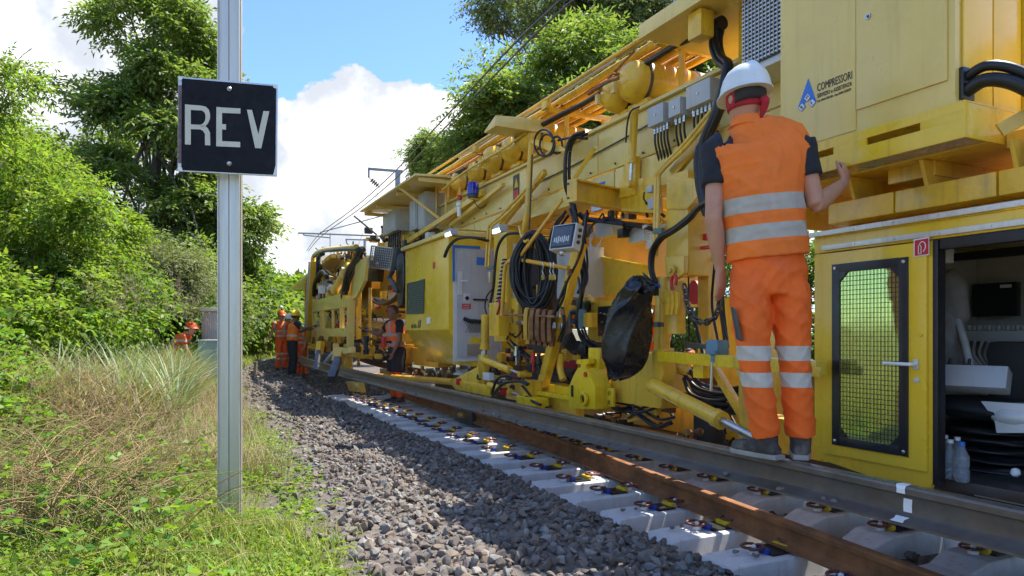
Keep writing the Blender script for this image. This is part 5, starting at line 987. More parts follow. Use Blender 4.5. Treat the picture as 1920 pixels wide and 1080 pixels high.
# ------------------------------------------------------------------ the next wagon
R2 = thing('rail_handling_wagon', F2.w(17, 3.6, 0), 'yellow tooth-edged rail handling wagon full of hoses beyond the grey-doored cabinet', 'rail machine')
h = G(R2, F2)
def far_wagon():
    N = 2.95
    h.pl('upper_beam', 'yellow_pale', [(584.6, 565), (644, 548.5), (644, 560), (659, 557.6), (659, 574), (586, 585)], N, .12)
    h.pl('lower_beam', 'yellow_pale', [(584.6, 616), (656, 615), (657, 631), (617, 631), (612.5, 641), (606, 630), (600, 630), (592, 643), (590, 632), (586, 632), (583, 645)], N, .10)
    for x, w in ((588, 7), (603, 5), (607, 6), (625, 5), (640, 4), (643, 6), (655, 9)): h.ba('beam_post', 'yellow_pale', (x, 560, N + .03), (x - .5, 618, N + .03), .06, w / FPX * 17)
    h.ba('corner_post', 'yellow_pale', (659, 556, N), (656, 668, N), .12, .14); h.pl('slant_plate', 'yellow_pale', [(668, 486), (687, 486), (683, 527), (668, 557), (661, 561), (660, 548)], N, .05); h.ba('corner_post', 'yellow', (665, 478, N + .2), (661, 548, N + .2), .08, .1)
    h.ba('end_post', 'yellow', (588, 488, N), (578, 640, N), .14, .12); h.ba('end_post', 'grey_light', (582, 490, N + .02), (571, 650, N + .02), .1, .05)
    h.tu('roof_hoop', 'yellow', [(586, 492, N), (590, 478, N), (604, 470, N), (630, 467, N), (668, 464, N)], .06); h.tu('roof_pipe', 'dark_steel', [(589, 482, N), (606, 472, N - .05), (640, 468, N - .05), (668, 468, N - .05)], .03)
    h.pl('back_panel', 'yellow_clean', [(596, 480), (650, 476), (652, 560), (592, 566)], 3.9, .08); h.pl('back_panel', 'yellow', [(640, 480), (668, 476), (668, 560), (642, 560)], 3.4, .08); h.bx('bay_lamp', 'led', 611, 629, 490, 494, 3.85, .05)
    h.tb('frame', 'yellow', 13.8, 30, 3.3, 3.6, .75, 1.0); h.tb('frame', 'yellow_orange', 13.8, 30, 4.6, 4.8, .75, 3.0); h.tb('roof', 'yellow', 17, 30, 3.1, 4.8, 3.05, 3.15)
    h.pl('mid_panel', 'yellow', [(586, 585), (658, 574), (656, 616), (586, 618)], 3.5, .1)
    h.clutter(588, 655, 508, 562, 3.0, 3.6, 110, ('yellow', 'yellow_pale', 'black_rubber', 'white', 'grey_light', 'dark_steel', 'brass'), (.03, .10), .4)
    h.clutter(588, 655, 580, 616, 3.15, 3.4, 46, ('red', 'black_rubber', 'steel', 'dark_steel', 'yellow', 'grey_light'), (.02, .07), .25); h.clutter(570, 720, 628, 668, 3.0, 3.8, 70, ('yellow', 'dark_steel', 'black_rubber', 'yellow_orange', 'red'), (.03, .12), .3)
    h.clutter(640, 690, 466, 510, 3.0, 3.4, 40, ('yellow', 'black_rubber', 'grey_light', 'dark_steel', 'white'), (.03, .09), .5); h.clutter(592, 668, 464, 480, 2.95, 3.2, 20, ('grey_light', 'yellow', 'dark_steel', 'brass'), (.02, .06), .4)
    for pts in ([(597, 520), (600, 500), (598, 484), (606, 476)], [(590, 556), (594, 530), (605, 512), (616, 520)], [(650, 545), (657, 510), (668, 490), (680, 470)], [(640, 556), (650, 530), (660, 500), (676, 478)]): h.hoses([(x, y, N) for x, y in pts], .035, 3, .06)
    h.ram((628, 545, N), (655, 500, N), .09, mat='yellow'); h.ba('rail_clamp', 'yellow', (602, 640, 2.75), (598, 664, 2.7), .14, .12); h.ba('rail_clamp', 'dark_steel', (597, 660, 2.62), (593, 697, 2.45), .10, .10); h.ba('rail_clamp', 'yellow', (640, 655, 2.75), (632, 680, 2.66), .16, .16); h.ba('rail_clamp', 'dark_steel', (634, 674, 2.6), (621, 712, 2.4), .12, .12)
    h.ba('clamp_bar', 'yellow_pale', (632, 662, 2.8), (661, 656, 2.8), .10, .10); h.ba('clamp_bar', 'yellow', (630, 650, 2.85), (630, 690, 2.8), .12, .2); h.ba('clamp_bar', 'yellow', (648, 668, 2.9), (648, 700, 2.9), .12, .25)
    h.cy('grey_tube', 'grey_light', (608, 684, 2.9), (628, 660, 3.0), .06)
far_wagon()
def more_wagons():
    r = thing('distant_wagon', W(34, 3.6, 0), 'far yellow wagon end showing past the workers at the curve', 'rail machine'); f = Frame(34); q = G(r, f)
    q.tb('side_wall', 'yellow', 30.5, 46, 2.6, 2.7, 1.0, 3.3, .02); q.tb('roof', 'yellow_pale', 30.5, 46, 2.6, 4.8, 3.31, 3.4, .02); q.tb('end_wall', 'yellow_orange', 30.5, 30.6, 2.71, 4.8, .8, 3.3, .02)
    for s in np.arange(31, 46, 1.2): q.tb('rib', 'yellow', s, s + .12, 2.52, 2.6, 1.0, 3.3, .01)
    q.tb('underframe', 'dark_steel', 30.5, 46, 2.8, 4.6, .5, .98, .02)
more_wagons()
# ------------------------------------------------------------------ sign, catenary, relay cabinets
def rev_sign():
    base = at(430, 985, 3.79); base[2] = .12
    r = thing('sign_post', base, 'tall aluminium post carrying a square black REV sign in the grass', 'sign'); ex = np.array((.97, -.24, 0)); ex /= np.linalg.norm(ex); ex = np.array((1., 0, 0)); ey = np.array((0, 1., 0)); c = base + Z3 * 2.1
    b = MB(); b.box(c + ey * .0 - ex * .031, (ex, ey, Z3), (.029, .006, 2.1)); b.box(c + ex * .031, (ex, ey, Z3), (.029, .006, 2.1)); b.box(c + ey * .012, (ex, ey, Z3), (.058, .0055, 2.1)); b.box(c + ey * .03, (ex, ey, Z3), (.056, .012, 2.1))
    for sx in (-1, 1): b.box(c + ex * .0575 * sx - ey * .004, (ex, ey, Z3), (.0025, .011, 2.1))
    b.build('post', 'alu', r, bevel=.0015)
    A, B, C = at(334, 143, 3.62), at(521, 159, 3.76), at(333, 321, 3.62); nr = np.cross(B - A, C - A); nr /= np.linalg.norm(nr)
    if nr[1] > 0: nr = -nr
    def sq(x, y, off=0): d = np.array(((x - HX) / FPX, 1, (HY - y) / FPX)); o = np.array((0, 0, CAM_Z)); t = ((A - o) @ nr) / (d @ nr); return o + d * t + nr * off
    board = [sq(334, 143), sq(521, 159), sq(519.5, 330.5), sq(333, 321)]
    pl = MB().prism(board, -nr * .012).build('sign_plate', 'galv', r, bevel=.002)
    MB().prism([sq(341, 147, .002), sq(518, 162, .002), sq(516.5, 328, .002), sq(340, 319, .002)], -nr * .0015).build('sign_face', 'sign_black', pl)
    MB().prism([sq(334.6, 160, .0025), sq(340.5, 160, .0025), sq(340, 306, .0025), sq(333.8, 306, .0025)], -nr * .0012).build('edge_strip', 'red_faded', pl)
    for pts in (((334, 143), (345, 144), (340, 151), (334.5, 152)), ((521, 159), (511, 158), (513, 165), (520.5, 167)), ((519.5, 330.5), (512, 329), (518, 305), (520, 305)), ((333, 321), (343, 321.5), (341, 314), (333.5, 314))): MB().prism([sq(x, y, .0035) for x, y in pts], -nr * .001).build('bare_corner', 'white', pl)
    L = {'R': [[(347, 196), (358, 197), (358, 271.5), (347, 271)], [(358, 197), (378, 198.5), (378, 207.5), (358, 206.5)], [(358, 233.5), (376, 234.5), (376, 243), (358, 242.5)], [(378, 198.5), (386, 200.5), (391.5, 206), (394, 214), (385.5, 216), (383.5, 211), (380, 208.5), (378, 207.5)], [(394, 214), (394, 222), (390.5, 231), (386, 236.5), (378, 239.5), (376, 234.5), (381, 232), (384.5, 227), (385.5, 221), (385.5, 216)], [(376, 243), (376, 234.5), (384, 236), (390, 241), (394, 249), (394.5, 273), (384.5, 272.5), (384.5, 252), (381, 246)]],
         'E': [[(406, 201), (416.5, 201.8), (416.5, 275), (405.5, 274.5)], [(416.5, 201.8), (451, 203.8), (451, 213.5), (416.5, 212)], [(416.5, 233), (424, 233.5), (424, 243.5), (416.5, 243)], [(416.5, 265), (450.5, 266.5), (450.5, 276.5), (416.5, 275)]],
         'V': [[(463, 206), (472.5, 206.5), (484.5, 252), (478.5, 278), ], [(478.5, 278), (484.5, 252), (494, 208.5), (505, 209), (490, 278.5)]]}
    for ch, ps in L.items():
        b = MB()
        for p in ps: b.prism([sq(x, y, .0042) for x, y in p], -nr * .0015)
        b.build('letter_' + ch.lower(), 'cream', pl)
    for x, y in ((430, 167), (430, 307)): MB().lathe(sq(x, y, .002), nr, [(0, .013), (.004, .012), (.009, .007), (.02, .0065)], 10).build('sign_bolt', 'galv', pl, smooth=30)
pm('sign_black', (.009, .0095, .013), .75, spec=.25, var=.3, scale=9, dirt=(.09, .09, .09), dirt_amt=.12, dscale=7, bump=.1, bscale=40); pm('cream', (.62, .58, .46), .55, var=.08, scale=12, dirt=(.4, .3, .2), dirt_amt=.2); pm('red_faded', (.16, .10, .10), .6, var=.5, scale=30)
rev_sign()
def relay_boxes():
    gz = float(ground_z(np.array(-6.6), np.array(15.2)))
    r = thing('relay_cabinet', (-6.55, 15.6, gz), 'tall grey-green trackside cabinet with pale overhanging roof', 'cabinet'); x0, x1 = at(378, 600, 15.4)[0], at(420, 600, 15.4)[0]; zt = at(390, 583, 15.4)[2]; zb = gz - .1
    MB().abox(x0, x1, 15.4, 16.0, zb, zt).build('casing', 'relay_green', r, bevel=.01); MB().abox(x0 - .06, x1 + .06, 15.33, 16.07, zt + .001, zt + .07).build('roof', 'white', r, bevel=.015)
    d = MB().abox(x0 + .07, x1 - .03, 15.385, 15.399, zb + .4, zt - .05).build('door', 'grey_box', r, bevel=.004)
    for i in range(8): MB().abox(x0 + .1 + i * .045, x0 + .115 + i * .045, 15.378, 15.385, zb + .45, zt - .1).build('door_rib', 'grey_door', d)
    r = thing('relay_cabinet', (-6.4, 14.5, gz), 'low wide grey-green box standing in front of the taller trackside cabinet', 'cabinet'); x0, x1 = at(371, 650, 14.3)[0], at(424, 650, 14.3)[0]; zt = at(390, 640, 14.3)[2]
    MB().abox(x0, x1, 14.3, 14.9, zb - .2, zt).build('casing', 'relay_green', r, bevel=.01); MB().abox(x0 - .03, x1 + .03, 14.27, 14.93, zt + .001, zt + .03).build('lid', 'grey_light', r, bevel=.008); MB().abox(x1 - .2, x1 - .14, 14.285, 14.299, zt - .3, zt - .12).build('lock', 'alu', r)
    p = at(478, 690, 18.5); gz = float(ground_z(p[0], p[1])); o = MB().tube([(p[0], p[1], gz - .2), (p[0] + .01, p[1], gz + .12), (p[0] + .02, p[1], gz + .36)], [.05, .05, .045], 9).build('wooden_stake', 'wood', None, smooth=40); tag(o, 'short weathered wooden stake in the grass at the ballast edge', 'stake')
relay_boxes()
def catenary():
    Xv = np.array((1., 0, 0)); Yv = np.array((0, 1., 0))
    def mast(x, Y, ztop, label): p = at(x, 600, Y); p[2] = .1; r = thing('catenary_mast', p, label, 'mast'); MB().box((p[0], p[1], (ztop + .1) / 2), np.eye(3), (.085, .085, (ztop - .1) / 2)).build('mast', 'galv_dark', r, bevel=.004); return r
    def arm(r, name, a, b, w): MB().bar(a, b, w, w).build(name, 'galv_dark', r, bevel=.004)
    Y = 24.5; r = mast(746, Y, at(746, 322, Y)[2], 'grey steel catenary mast with long bracket arm above the canopy')
    arm(r, 'arm', at(755, 321.5, Y), at(690, 316.5, Y), .085); arm(r, 'drop_bar', at(691.5, 317, Y), at(691.5, 333, Y), .06); e, f = at(691.5, 333, Y), at(712, 351, Y); arm(r, 'stay_rod', e, f, .03)
    for i in range(4): MB().lathe(e + (f - e) * (.25 + .16 * i), f - e, [(0, .03), (.012, .09), (.03, .09), (.04, .03)], 12).build('insulator', 'grey_dark', r, smooth=30)
    arm(r, 'hanger', f, at(668, 470, Y + 3), .012)
    Y = 37; r = mast(722, Y, at(722, 400, Y)[2], 'second grey catenary mast with long crossed bracket tubes beyond the canopy')
    for n_, a, b, w in (('bracket_tube', (559, 437), (720, 443), .075), ('bracket_tube', (570, 441), (619, 446), .06), ('tie_rod', (600, 436), (720, 404), .05), ('drop_bar', (619, 437), (619, 475), .04), ('drop_bar', (569, 437), (569, 441), .05)): arm(r, n_, at(*a, Y), at(*b, Y), w)
    Y = 52; r = mast(684, Y, at(684, 448, Y)[2], 'small farthest grey catenary mast with short arm')
    for n_, a, b in (('arm', (648, 449), (688, 450)), ('drop_bar', (649, 449), (650, 456)), ('stay_rod', (650, 456), (658, 463))): arm(r, n_, at(*a, Y), at(*b, Y), .09)
    for dx, lab in ((0, 'upper carrying wire of the overhead line above the machine'), (14, 'lower contact wire of the overhead line above the machine')):
        pts = [at(x + dx * k, y + dx * .35 * k, Y) for x, y, Y, k in ((1420, -255, 7.8, 1.4), (1050, 0, 10.9, 1.2), (842, 212, 16.6, 1), (740, 322, 22.5, .8), (664, 390, 30, .6), (598, 440, 37, .4), (575, 470, 48, .2))]
        o = MB().tube(pts, .019, 6, 4).build('overhead_wire', 'dark_steel', None, smooth=60); tag(o, lab, 'wire')
    o = MB().tube([W(s, 9.3, 6.6) for s in np.arange(2, 40, 2.0)], .013, 6).build('overhead_wire', 'dark_steel', None, smooth=60); tag(o, 'thin outer wire running past the tree branches', 'wire')
pm('galv_dark', (.30, .32, .34), .5, .3, var=.1)
catenary()
# ------------------------------------------------------------------ people
pm('skin', (.53, .255, .155), .5, var=.10, scale=14, dirt=(.25, .13, .09), dirt_amt=.25, dscale=9); pm('skin_dark', (.22, .11, .07), .5, var=.1)
pm('hair', (.03, .02, .015), .7); pm('helmet_white', (.74, .75, .72), .32, var=.04, dirt=(.4, .36, .3), dirt_amt=.25); pm('helmet_orange', (.72, .10, .02), .35); pm('helmet_yellow', (.80, .55, .02), .35); pm('helmet_grey', (.32, .36, .42), .4)
pm('boot', (.05, .043, .036), .75, var=.3, scale=25, dirt=(.28, .24, .19), dirt_amt=.7, dscale=9); pm('sole', (.34, .31, .27), .8, var=.2, dirt=(.15, .12, .1), dirt_amt=.4); pm('bandana', (.42, .015, .03), .85, var=.2, scale=20)
def hivis(name, col, bands, tilt=0.0, tape=(.50, .44, .36), dirt=.25, vert=None):
    m = pm(name, col, .75, var=.08, scale=6, dirt=(.16, .06, .02), dirt_amt=dirt, dscale=5, bump=.25, bscale=45); nt = m.node_tree; L = nt.links.new; b = nt.nodes['Principled BSDF']; src = b.inputs['Base Color'].links[0].from_socket
    tc = nt.nodes.new('ShaderNodeTexCoord'); sp = nt.nodes.new('ShaderNodeSeparateXYZ'); L(tc.outputs['Object'], sp.inputs[0])
    def mth(op, a, c):
        x = nt.nodes.new('ShaderNodeMath'); x.operation = op
        for i, v in enumerate((a, c)):
            if isinstance(v, (int, float)): x.inputs[i].default_value = v
            else: L(v, x.inputs[i])
        return x.outputs[0]
    z = mth('ADD', sp.outputs[2], mth('MULTIPLY', sp.outputs[0], tilt)); tot = None
    for a, c in bands:
        k = mth('MULTIPLY', mth('GREATER_THAN', z, a), mth('LESS_THAN', z, c)); tot = k if tot is None else mth('MAXIMUM', tot, k)
    if vert:
        ax = mth('ABSOLUTE', sp.outputs[0], 0); k = mth('MULTIPLY', mth('MULTIPLY', mth('GREATER_THAN', ax, vert[0]), mth('LESS_THAN', ax, vert[1])), mth('GREATER_THAN', z, vert[2])); tot = mth('MAXIMUM', tot, k)
    if tot is not None:
        no = nt.nodes.new('ShaderNodeTexNoise'); no.inputs['Scale'].default_value = 22; L(tc.outputs['Object'], no.inputs['Vector'])
        tp = nt.nodes.new('ShaderNodeMix'); tp.data_type = 'RGBA'; L(no.outputs[0], tp.inputs[0]); tp.inputs[6].default_value = (*[v * .75 for v in tape], 1); tp.inputs[7].default_value = (*[v * 1.15 for v in tape], 1)
        x = nt.nodes.new('ShaderNodeMix'); x.data_type = 'RGBA'; L(tot, x.inputs[0]); L(src, x.inputs[6]); L(tp.outputs[2], x.inputs[7]); L(x.outputs[2], b.inputs['Base Color'])
    return m
def etube(mb, P, RX, RY, side, K=18, sub=4, power=2.0):
    A = np.column_stack([np.asarray(P, float), np.asarray(RX, float), np.asarray(RY, float)]); A, _ = catmull(A, sub) if len(A) > 2 else (A, 0)
    Q = A[:, :3]; T = np.gradient(Q, axis=0); T /= np.linalg.norm(T, axis=1)[:, None] + 1e-9; side = np.asarray(side, float); vs = []
    for q, t, rx, ry in zip(Q, T, A[:, 3], A[:, 4]):
        u = side - t * (side @ t); u /= np.linalg.norm(u) + 1e-9; w = np.cross(t, u)
        for k in range(K):
            a = 2 * math.pi * k / K; c, s = math.cos(a), math.sin(a); c = math.copysign(abs(c) ** (2 / power), c); s = math.copysign(abs(s) ** (2 / power), s); vs.append(q + u * max(rx, .002) * c + w * max(ry, .002) * s)
    n = len(Q); fs = [(i * K + j, i * K + (j + 1) % K, (i + 1) * K + (j + 1) % K, (i + 1) * K + j) for i in range(n - 1) for j in range(K)]; fs += [tuple(range(K - 1, -1, -1)), tuple((n - 1) * K + j for j in range(K))]
    mb.add(vs, fs)
def fuse(mb, name, mat, parent, voxel, smooth=4, wrinkle=0.0, wscale=9.0, seed=0):
    me = bpy.data.meshes.new('tmp'); me.from_pydata(np.concatenate(mb.v).tolist(), [], mb.f); o = bpy.data.objects.new('tmp', me); COL.objects.link(o)
    bm = bmesh.new(); bm.from_mesh(me); bmesh.ops.recalc_face_normals(bm, faces=bm.faces); bm.to_mesh(me); bm.free()
    r = o.modifiers.new('r', 'REMESH'); r.mode = 'VOXEL'; r.voxel_size = voxel; s = o.modifiers.new('s', 'SMOOTH'); s.iterations = smooth; s.factor = .5
    bpy.context.view_layer.update(); ev = o.evaluated_get(bpy.context.evaluated_depsgraph_get()); m2 = bpy.data.meshes.new_from_object(ev); bpy.data.objects.remove(o)
    n = len(m2.vertices); V = np.zeros(n * 3); m2.vertices.foreach_get('co', V); V = V.reshape(-1, 3)
    if wrinkle:
        Nn = np.zeros(n * 3); m2.vertices.foreach_get('normal', Nn); Nn = Nn.reshape(-1, 3); x, y, z = (V * wscale).T
        a1 = np.sin(z * 1.3 + x * .9 + 1.9 * np.sin(y * .8 + x * .35 + seed) + seed); a2 = np.sin(z * 2.3 - x * 1.6 + 2.2 * np.sin(x * .6 + z * .3 + seed * 2)); a3 = np.sin(z * .55 + x * 2.1 + 1.5 * np.sin(z * .7 + y))
        f = (1 - np.abs(a1)) ** 2 * .9 + (1 - np.abs(a2)) ** 2 * .6 * np.clip(.3 + np.sin(x * .45 + z * .22 + seed), 0, 1) + (1 - np.abs(a3)) ** 2.5 * .7 * np.clip(np.sin(z * .3 - x * .25 + seed * 3) + .2, 0, 1) - .55
        V = V + Nn * (f * wrinkle)[:, None]
    org = np.zeros(3); p = parent
    while p is not None: org = org + np.array(p.location); p = p.parent
    m2.vertices.foreach_set('co', (V - org).ravel()); m2.materials.clear(); m2.materials.append(M[mat]); m2.polygons.foreach_set('material_index', np.zeros(len(m2.polygons), np.int32)); m2.shade_smooth(); m2.update(); m2.name = name
    o = bpy.data.objects.new(name, m2); COL.objects.link(o); o.parent = parent; return o
def hand(mb, wr, d, across, back, curl=.5, thumb=.6, sc=1.0, thumb_sign=1):
    """wr wrist, d along the hand, across towards the thumb side, back = out of the back of the hand"""
    d, across, back = [np.asarray(v, float) / np.linalg.norm(v) for v in (d, across, back)]
    etube(mb, [wr - d * .03, wr, wr + d * .03 * sc, wr + d * .065 * sc, wr + d * .092 * sc], [.026, .027, .036, .041, .038], [.020, .019, .016, .015, .012], across, 12, 3)
    for i, (o, L) in enumerate(((.030, .072), (.010, .080), (-.010, .075), (-.029, .058))):
        p = wr + d * .085 * sc + across * o * sc; pts = [p - d * .02, p]; a = 0
        for k, f in enumerate((.45, .32, .23)): a += curl * (.55 if k == 0 else .75); pts.append(pts[-1] + (d * math.cos(a) - back * math.sin(a)) * L * f * sc)
        mb.tube(pts, [.0095 * sc, .0092 * sc, .0085 * sc, .0078 * sc, .006 * sc], 8, 2)
    p = wr + d * .022 * sc + across * .026 * sc; td = d * .62 + across * thumb - back * .25; td /= np.linalg.norm(td)
    mb.tube([p - td * .015, p + td * .025, p + td * .055 + d * .004, p + td * .078 + d * .012], [.014, .0125, .010, .007], 8, 3)
def norm(v): v = np.asarray(v, float); return v / (np.linalg.norm(v) + 1e-9)
def person(root, J, side, fwd, mats, voxel=.011, hands=None, helmet=None, vest=True, seed=0, look=None, boots=True):
    """J: joints in world coordinates. side: towards the right hand. mats: body, trousers, top, sleeves"""
    side, fwd = norm(side), norm(fwd); look = norm(look if look is not None else fwd); lside = norm(np.cross(look, Z3)); b = MB(); k = J.get('k', 1.0)
    hd = J['head']; nk = J['neck']; ch = J['chest']; pe = J['pelvis']
    # head and neck: skull, jaw, nose, ears
    etube(b, [hd - Z3 * .115 * k, hd - Z3 * .085 * k + look * .012, hd - Z3 * .02 * k, hd + Z3 * .05 * k - look * .01, hd + Z3 * .10 * k - look * .012, hd + Z3 * .122 * k - look * .012], [.035 * k, .056 * k, .073 * k, .078 * k, .058 * k, .012], [.045 * k, .072 * k, .092 * k, .097 * k, .072 * k, .012], lside, 20, 4)
    b.tube([hd + look * .085 * k + Z3 * .018, hd + look * .108 * k - Z3 * .022, hd + look * .088 * k - Z3 * .032], [.010, .014, .008], 8, 3)
    for sg in (-1, 1): etube(b, [hd + lside * sg * .072 * k - Z3 * .035, hd + lside * sg * .080 * k, hd + lside * sg * .074 * k + Z3 * .032], [.006, .010, .006], [.012, .022, .014], lside, 8, 3)
    etube(b, [nk - Z3 * .06, nk, hd - Z3 * .06 * k - look * .012], [.075, .058, .054], [.065, .060, .058], side, 14, 3)
    etube(b, [pe, (pe + ch) / 2, ch, nk - Z3 * .05], [.145, .13, .155, .08], [.10, .095, .105, .07], side, 18, 4)
    for s in 'LR':
        etube(b, [ch * .4 + J['sh' + s] * .6, J['sh' + s], J['sh' + s] * .55 + J['el' + s] * .45, J['el' + s]], [.06, .058, .050, .040], [.06, .06, .052, .041], side, 14, 4)
        etube(b, [J['sh' + s] * .15 + J['el' + s] * .85, J['el' + s], J['el' + s] * .7 + J['wr' + s] * .3, J['el' + s] * .25 + J['wr' + s] * .75, J['wr' + s]], [.041, .041, .043, .032, .026], [.041, .043, .042, .028, .021], side, 14, 4)
        etube(b, [pe * .3 + J['hip' + s] * .7, J['hip' + s], J['hip' + s] * .5 + J['kn' + s] * .5, J['kn' + s], J['kn' + s] * .6 + J['an' + s] * .4, J['an' + s]], [.085, .085, .072, .052, .055, .036], [.09, .09, .075, .054, .058, .038], side, 14, 4)
        H = (hands or {}).get(s, {}); d = norm(H.get('d', J['wr' + s] - J['el' + s])); bk = H.get('back', side * (1 if s == 'R' else -1)); ac = H.get('across', fwd); ac = norm(np.asarray(ac) - d * (np.asarray(ac) @ d)); bk = np.asarray(bk, float) - d * (np.asarray(bk) @ d); bk = norm(bk - ac * (bk @ ac))
        hand(b, J['wr' + s], d, ac, bk, H.get('curl', .45), H.get('thumb', .6), H.get('sc', 1.0))
    fuse(b, 'body', mats['skin'], root, voxel, 3)
    # face
    f = MB()
    for sg in (-1, 1): f.ball(hd + look * .086 * k + lside * sg * .030 + Z3 * .014, .011, 8, 6, (1, 1, .6))
    f.build('eyes', 'hair', root, smooth=180); MB().tube([hd + look * .083 * k - lside * .02 - Z3 * .062, hd + look * .090 * k - Z3 * .062, hd + look * .083 * k + lside * .02 - Z3 * .062], .005, 6, 3).build('mouth', 'red_dark', root, smooth=180)
    etube(h2 := MB(), [hd - Z3 * .03 - look * .03, hd + Z3 * .03 - look * .02, hd + Z3 * .10 - look * .015, hd + Z3 * .125 - look * .015], [.078 * k, .083 * k, .064 * k, .02], [.080 * k, .092 * k, .076 * k, .02], lside, 18, 3); h2.build('hair', 'hair', root, smooth=180)
    # trousers
    t = MB(); wz = J.get('waist', pe + Z3 * .10); etube(t, [wz, pe, pe - Z3 * .09], [.165, .185, .165], [.115, .13, .115], side, 20, 4)
    for s in 'LR':
        hem = J['an' + s] + Z3 * .02; mid = J['kn' + s] * .5 + J['an' + s] * .5
        etube(t, [J['hip' + s] + Z3 * .03, J['hip' + s] * .6 + J['kn' + s] * .4, J['kn' + s], mid, hem], [.092, .090, .073, .072, .070], [.112, .104, .082, .082, .076], side, 16, 4)
    tr = fuse(t, 'trousers', mats['trousers'], root, max(voxel * 1.4, .008), 3, .0075, 21, seed)
    # upper garment
    if vest:
        v = MB(); sl, sr = J['shL'], J['shR']; up = norm(nk - pe); base = J.get('hem', pe + Z3 * .04)
        mid = base * .45 + ch * .55; shc = (sl + sr) / 2; hw = np.linalg.norm(sr - sl) / 2
        etube(v, [base, base * .75 + ch * .25, mid, ch, shc - up * .03, shc + up * .02, nk - up * .01, nk + up * .008], [.198, .196, .198, .212, hw + .066, hw + .036, .10, .07], [.14, .14, .138, .145, .13, .10, .085, .07], side, 26, 4, 2.3)
        fuse(v, 'vest', mats['top'], root, max(voxel * 1.4, .008), 3, .0075, 17, seed + 3)
    for s in 'LR':
        q = MB(); e = J['sh' + s] * .45 + J['el' + s] * .55; sh = J['sh' + s]
        etube(q, [ch * .35 + sh * .65, sh, sh * .6 + e * .4, e], [.075, .078, .072, .066], [.08, .082, .074, .068], side, 14, 4); q.build('sleeve', mats['sleeve'], root, smooth=180)
    if boots:
        for s in 'LR':
            a = J['an' + s]; td = norm(J.get('toe' + s, fwd)); q = MB(); gz = a - Z3 * .085; sd = norm(np.cross(td, Z3))
            etube(q, [a + Z3 * .045, a - Z3 * .01, gz + Z3 * .045 + td * .01, gz + Z3 * .04 + td * .09, gz + Z3 * .036 + td * .165, gz + Z3 * .03 + td * .20], [.052, .050, .048, .050, .046, .02], [.058, .062, .048, .040, .034, .02], sd, 14, 4)
            etube(q, [gz + Z3 * .035 - td * .07, gz + Z3 * .038, gz + Z3 * .036 + td * .1], [.034, .044, .048], [.034, .036, .036], sd, 14, 3)
            bo = fuse(q, 'boot', 'boot', root, max(.009, voxel), 3)
            w = MB(); w.prism([gz + Z3 * .0 + td * y + sd * x for x, y in ((-.034, -.085), (.034, -.085), (.046, .0), (.052, .10), (.042, .185), (.015, .212), (-.015, .212), (-.042, .185), (-.052, .10), (-.046, .0))], Z3 * .024); w.build('sole', 'sole', bo, bevel=.006)
    if helmet:
        m = helmet; hc = hd + Z3 * .030 * k - look * .004; R = .112 * k; up = norm(Z3 + look * J.get('tip', 0.0)); q = MB(); K = 32; vs = []; pr = [(0, 1.13), (.006, 1.13), (.012, 1.06), (.045, 1.03), (.08, .93), (.11, .76), (.132, .5), (.142, .25), (.145, .02)]; la = norm(look - up * (look @ up)); ls = np.cross(la, up)
        for z, r in pr:
            for j in range(K):
                a = 2 * math.pi * j / K; ca = math.cos(a); peak = (.45 * max(0, ca) ** 3 if z < .02 else 0); ridge = .012 * (abs(math.sin(a)) < .16) * (z > .05); vs.append(hc + up * (z * k - .012 * max(0, ca) * (z < .02)) + (la * ca * 1.14 + ls * math.sin(a) * .92) * R * (r + peak * .55) + up * ridge)
        n = len(pr); q.add(vs, [(i * K + j, i * K + (j + 1) % K, (i + 1) * K + (j + 1) % K, (i + 1) * K + j) for i in range(n - 1) for j in range(K)] + [tuple((n - 1) * K + j for j in range(K)), tuple(range(K - 1, -1, -1))]); q.build('helmet', m, root, smooth=60)
def standing(feet, yaw, k=1.0, arms=None, lean=0.0, spread=.10, bend=0.0, twist=0):
    """local joints to world; yaw: direction faced (radians, 0 = +Y, clockwise)"""
    fw = np.array((math.sin(yaw), math.cos(yaw), 0)); sd = np.array((math.cos(yaw), -math.sin(yaw), 0)); f = np.asarray(feet, float)
    L = lambda x, y, z: f + (sd * x + fw * y + Z3 * z) * k
    J = {'k': k, 'pelvis': L(0, -bend * .25, .95 - bend * .1), 'chest': L(0, lean * .28 - bend * .05, 1.28 - abs(lean) * .05 - bend * .15), 'neck': L(0, lean * .45, 1.47 - abs(lean) * .12 - bend * .2), 'head': L(0, lean * .58 + .02, 1.62 - abs(lean) * .18 - bend * .2)}
    for s, g_ in (('L', -1), ('R', 1)):
        J['hip' + s] = L(g_ * .085, -bend * .2, .90 - bend * .08); J['kn' + s] = L(g_ * spread, .03 + bend * .12, .49); J['an' + s] = L(g_ * spread * 1.15, -.02, .09); J['sh' + s] = L(g_ * .185, lean * .42, 1.41 - abs(lean) * .1 - bend * .2)
        a = (arms or {}).get(s) or ((.24, .0, 1.13), (.25, .10, .88)); dz = -abs(lean) * .1 - bend * .2
        J['el' + s] = L(g_ * a[0][0], a[0][1] + lean * .3, a[0][2] + dz); J['wr' + s] = L(g_ * a[1][0], a[1][1] + lean * .3, a[1][2] + dz)
        J['toe' + s] = fw + sd * g_ * .15
    J['hem'] = J['pelvis'] + Z3 * .02; return J, sd, fw
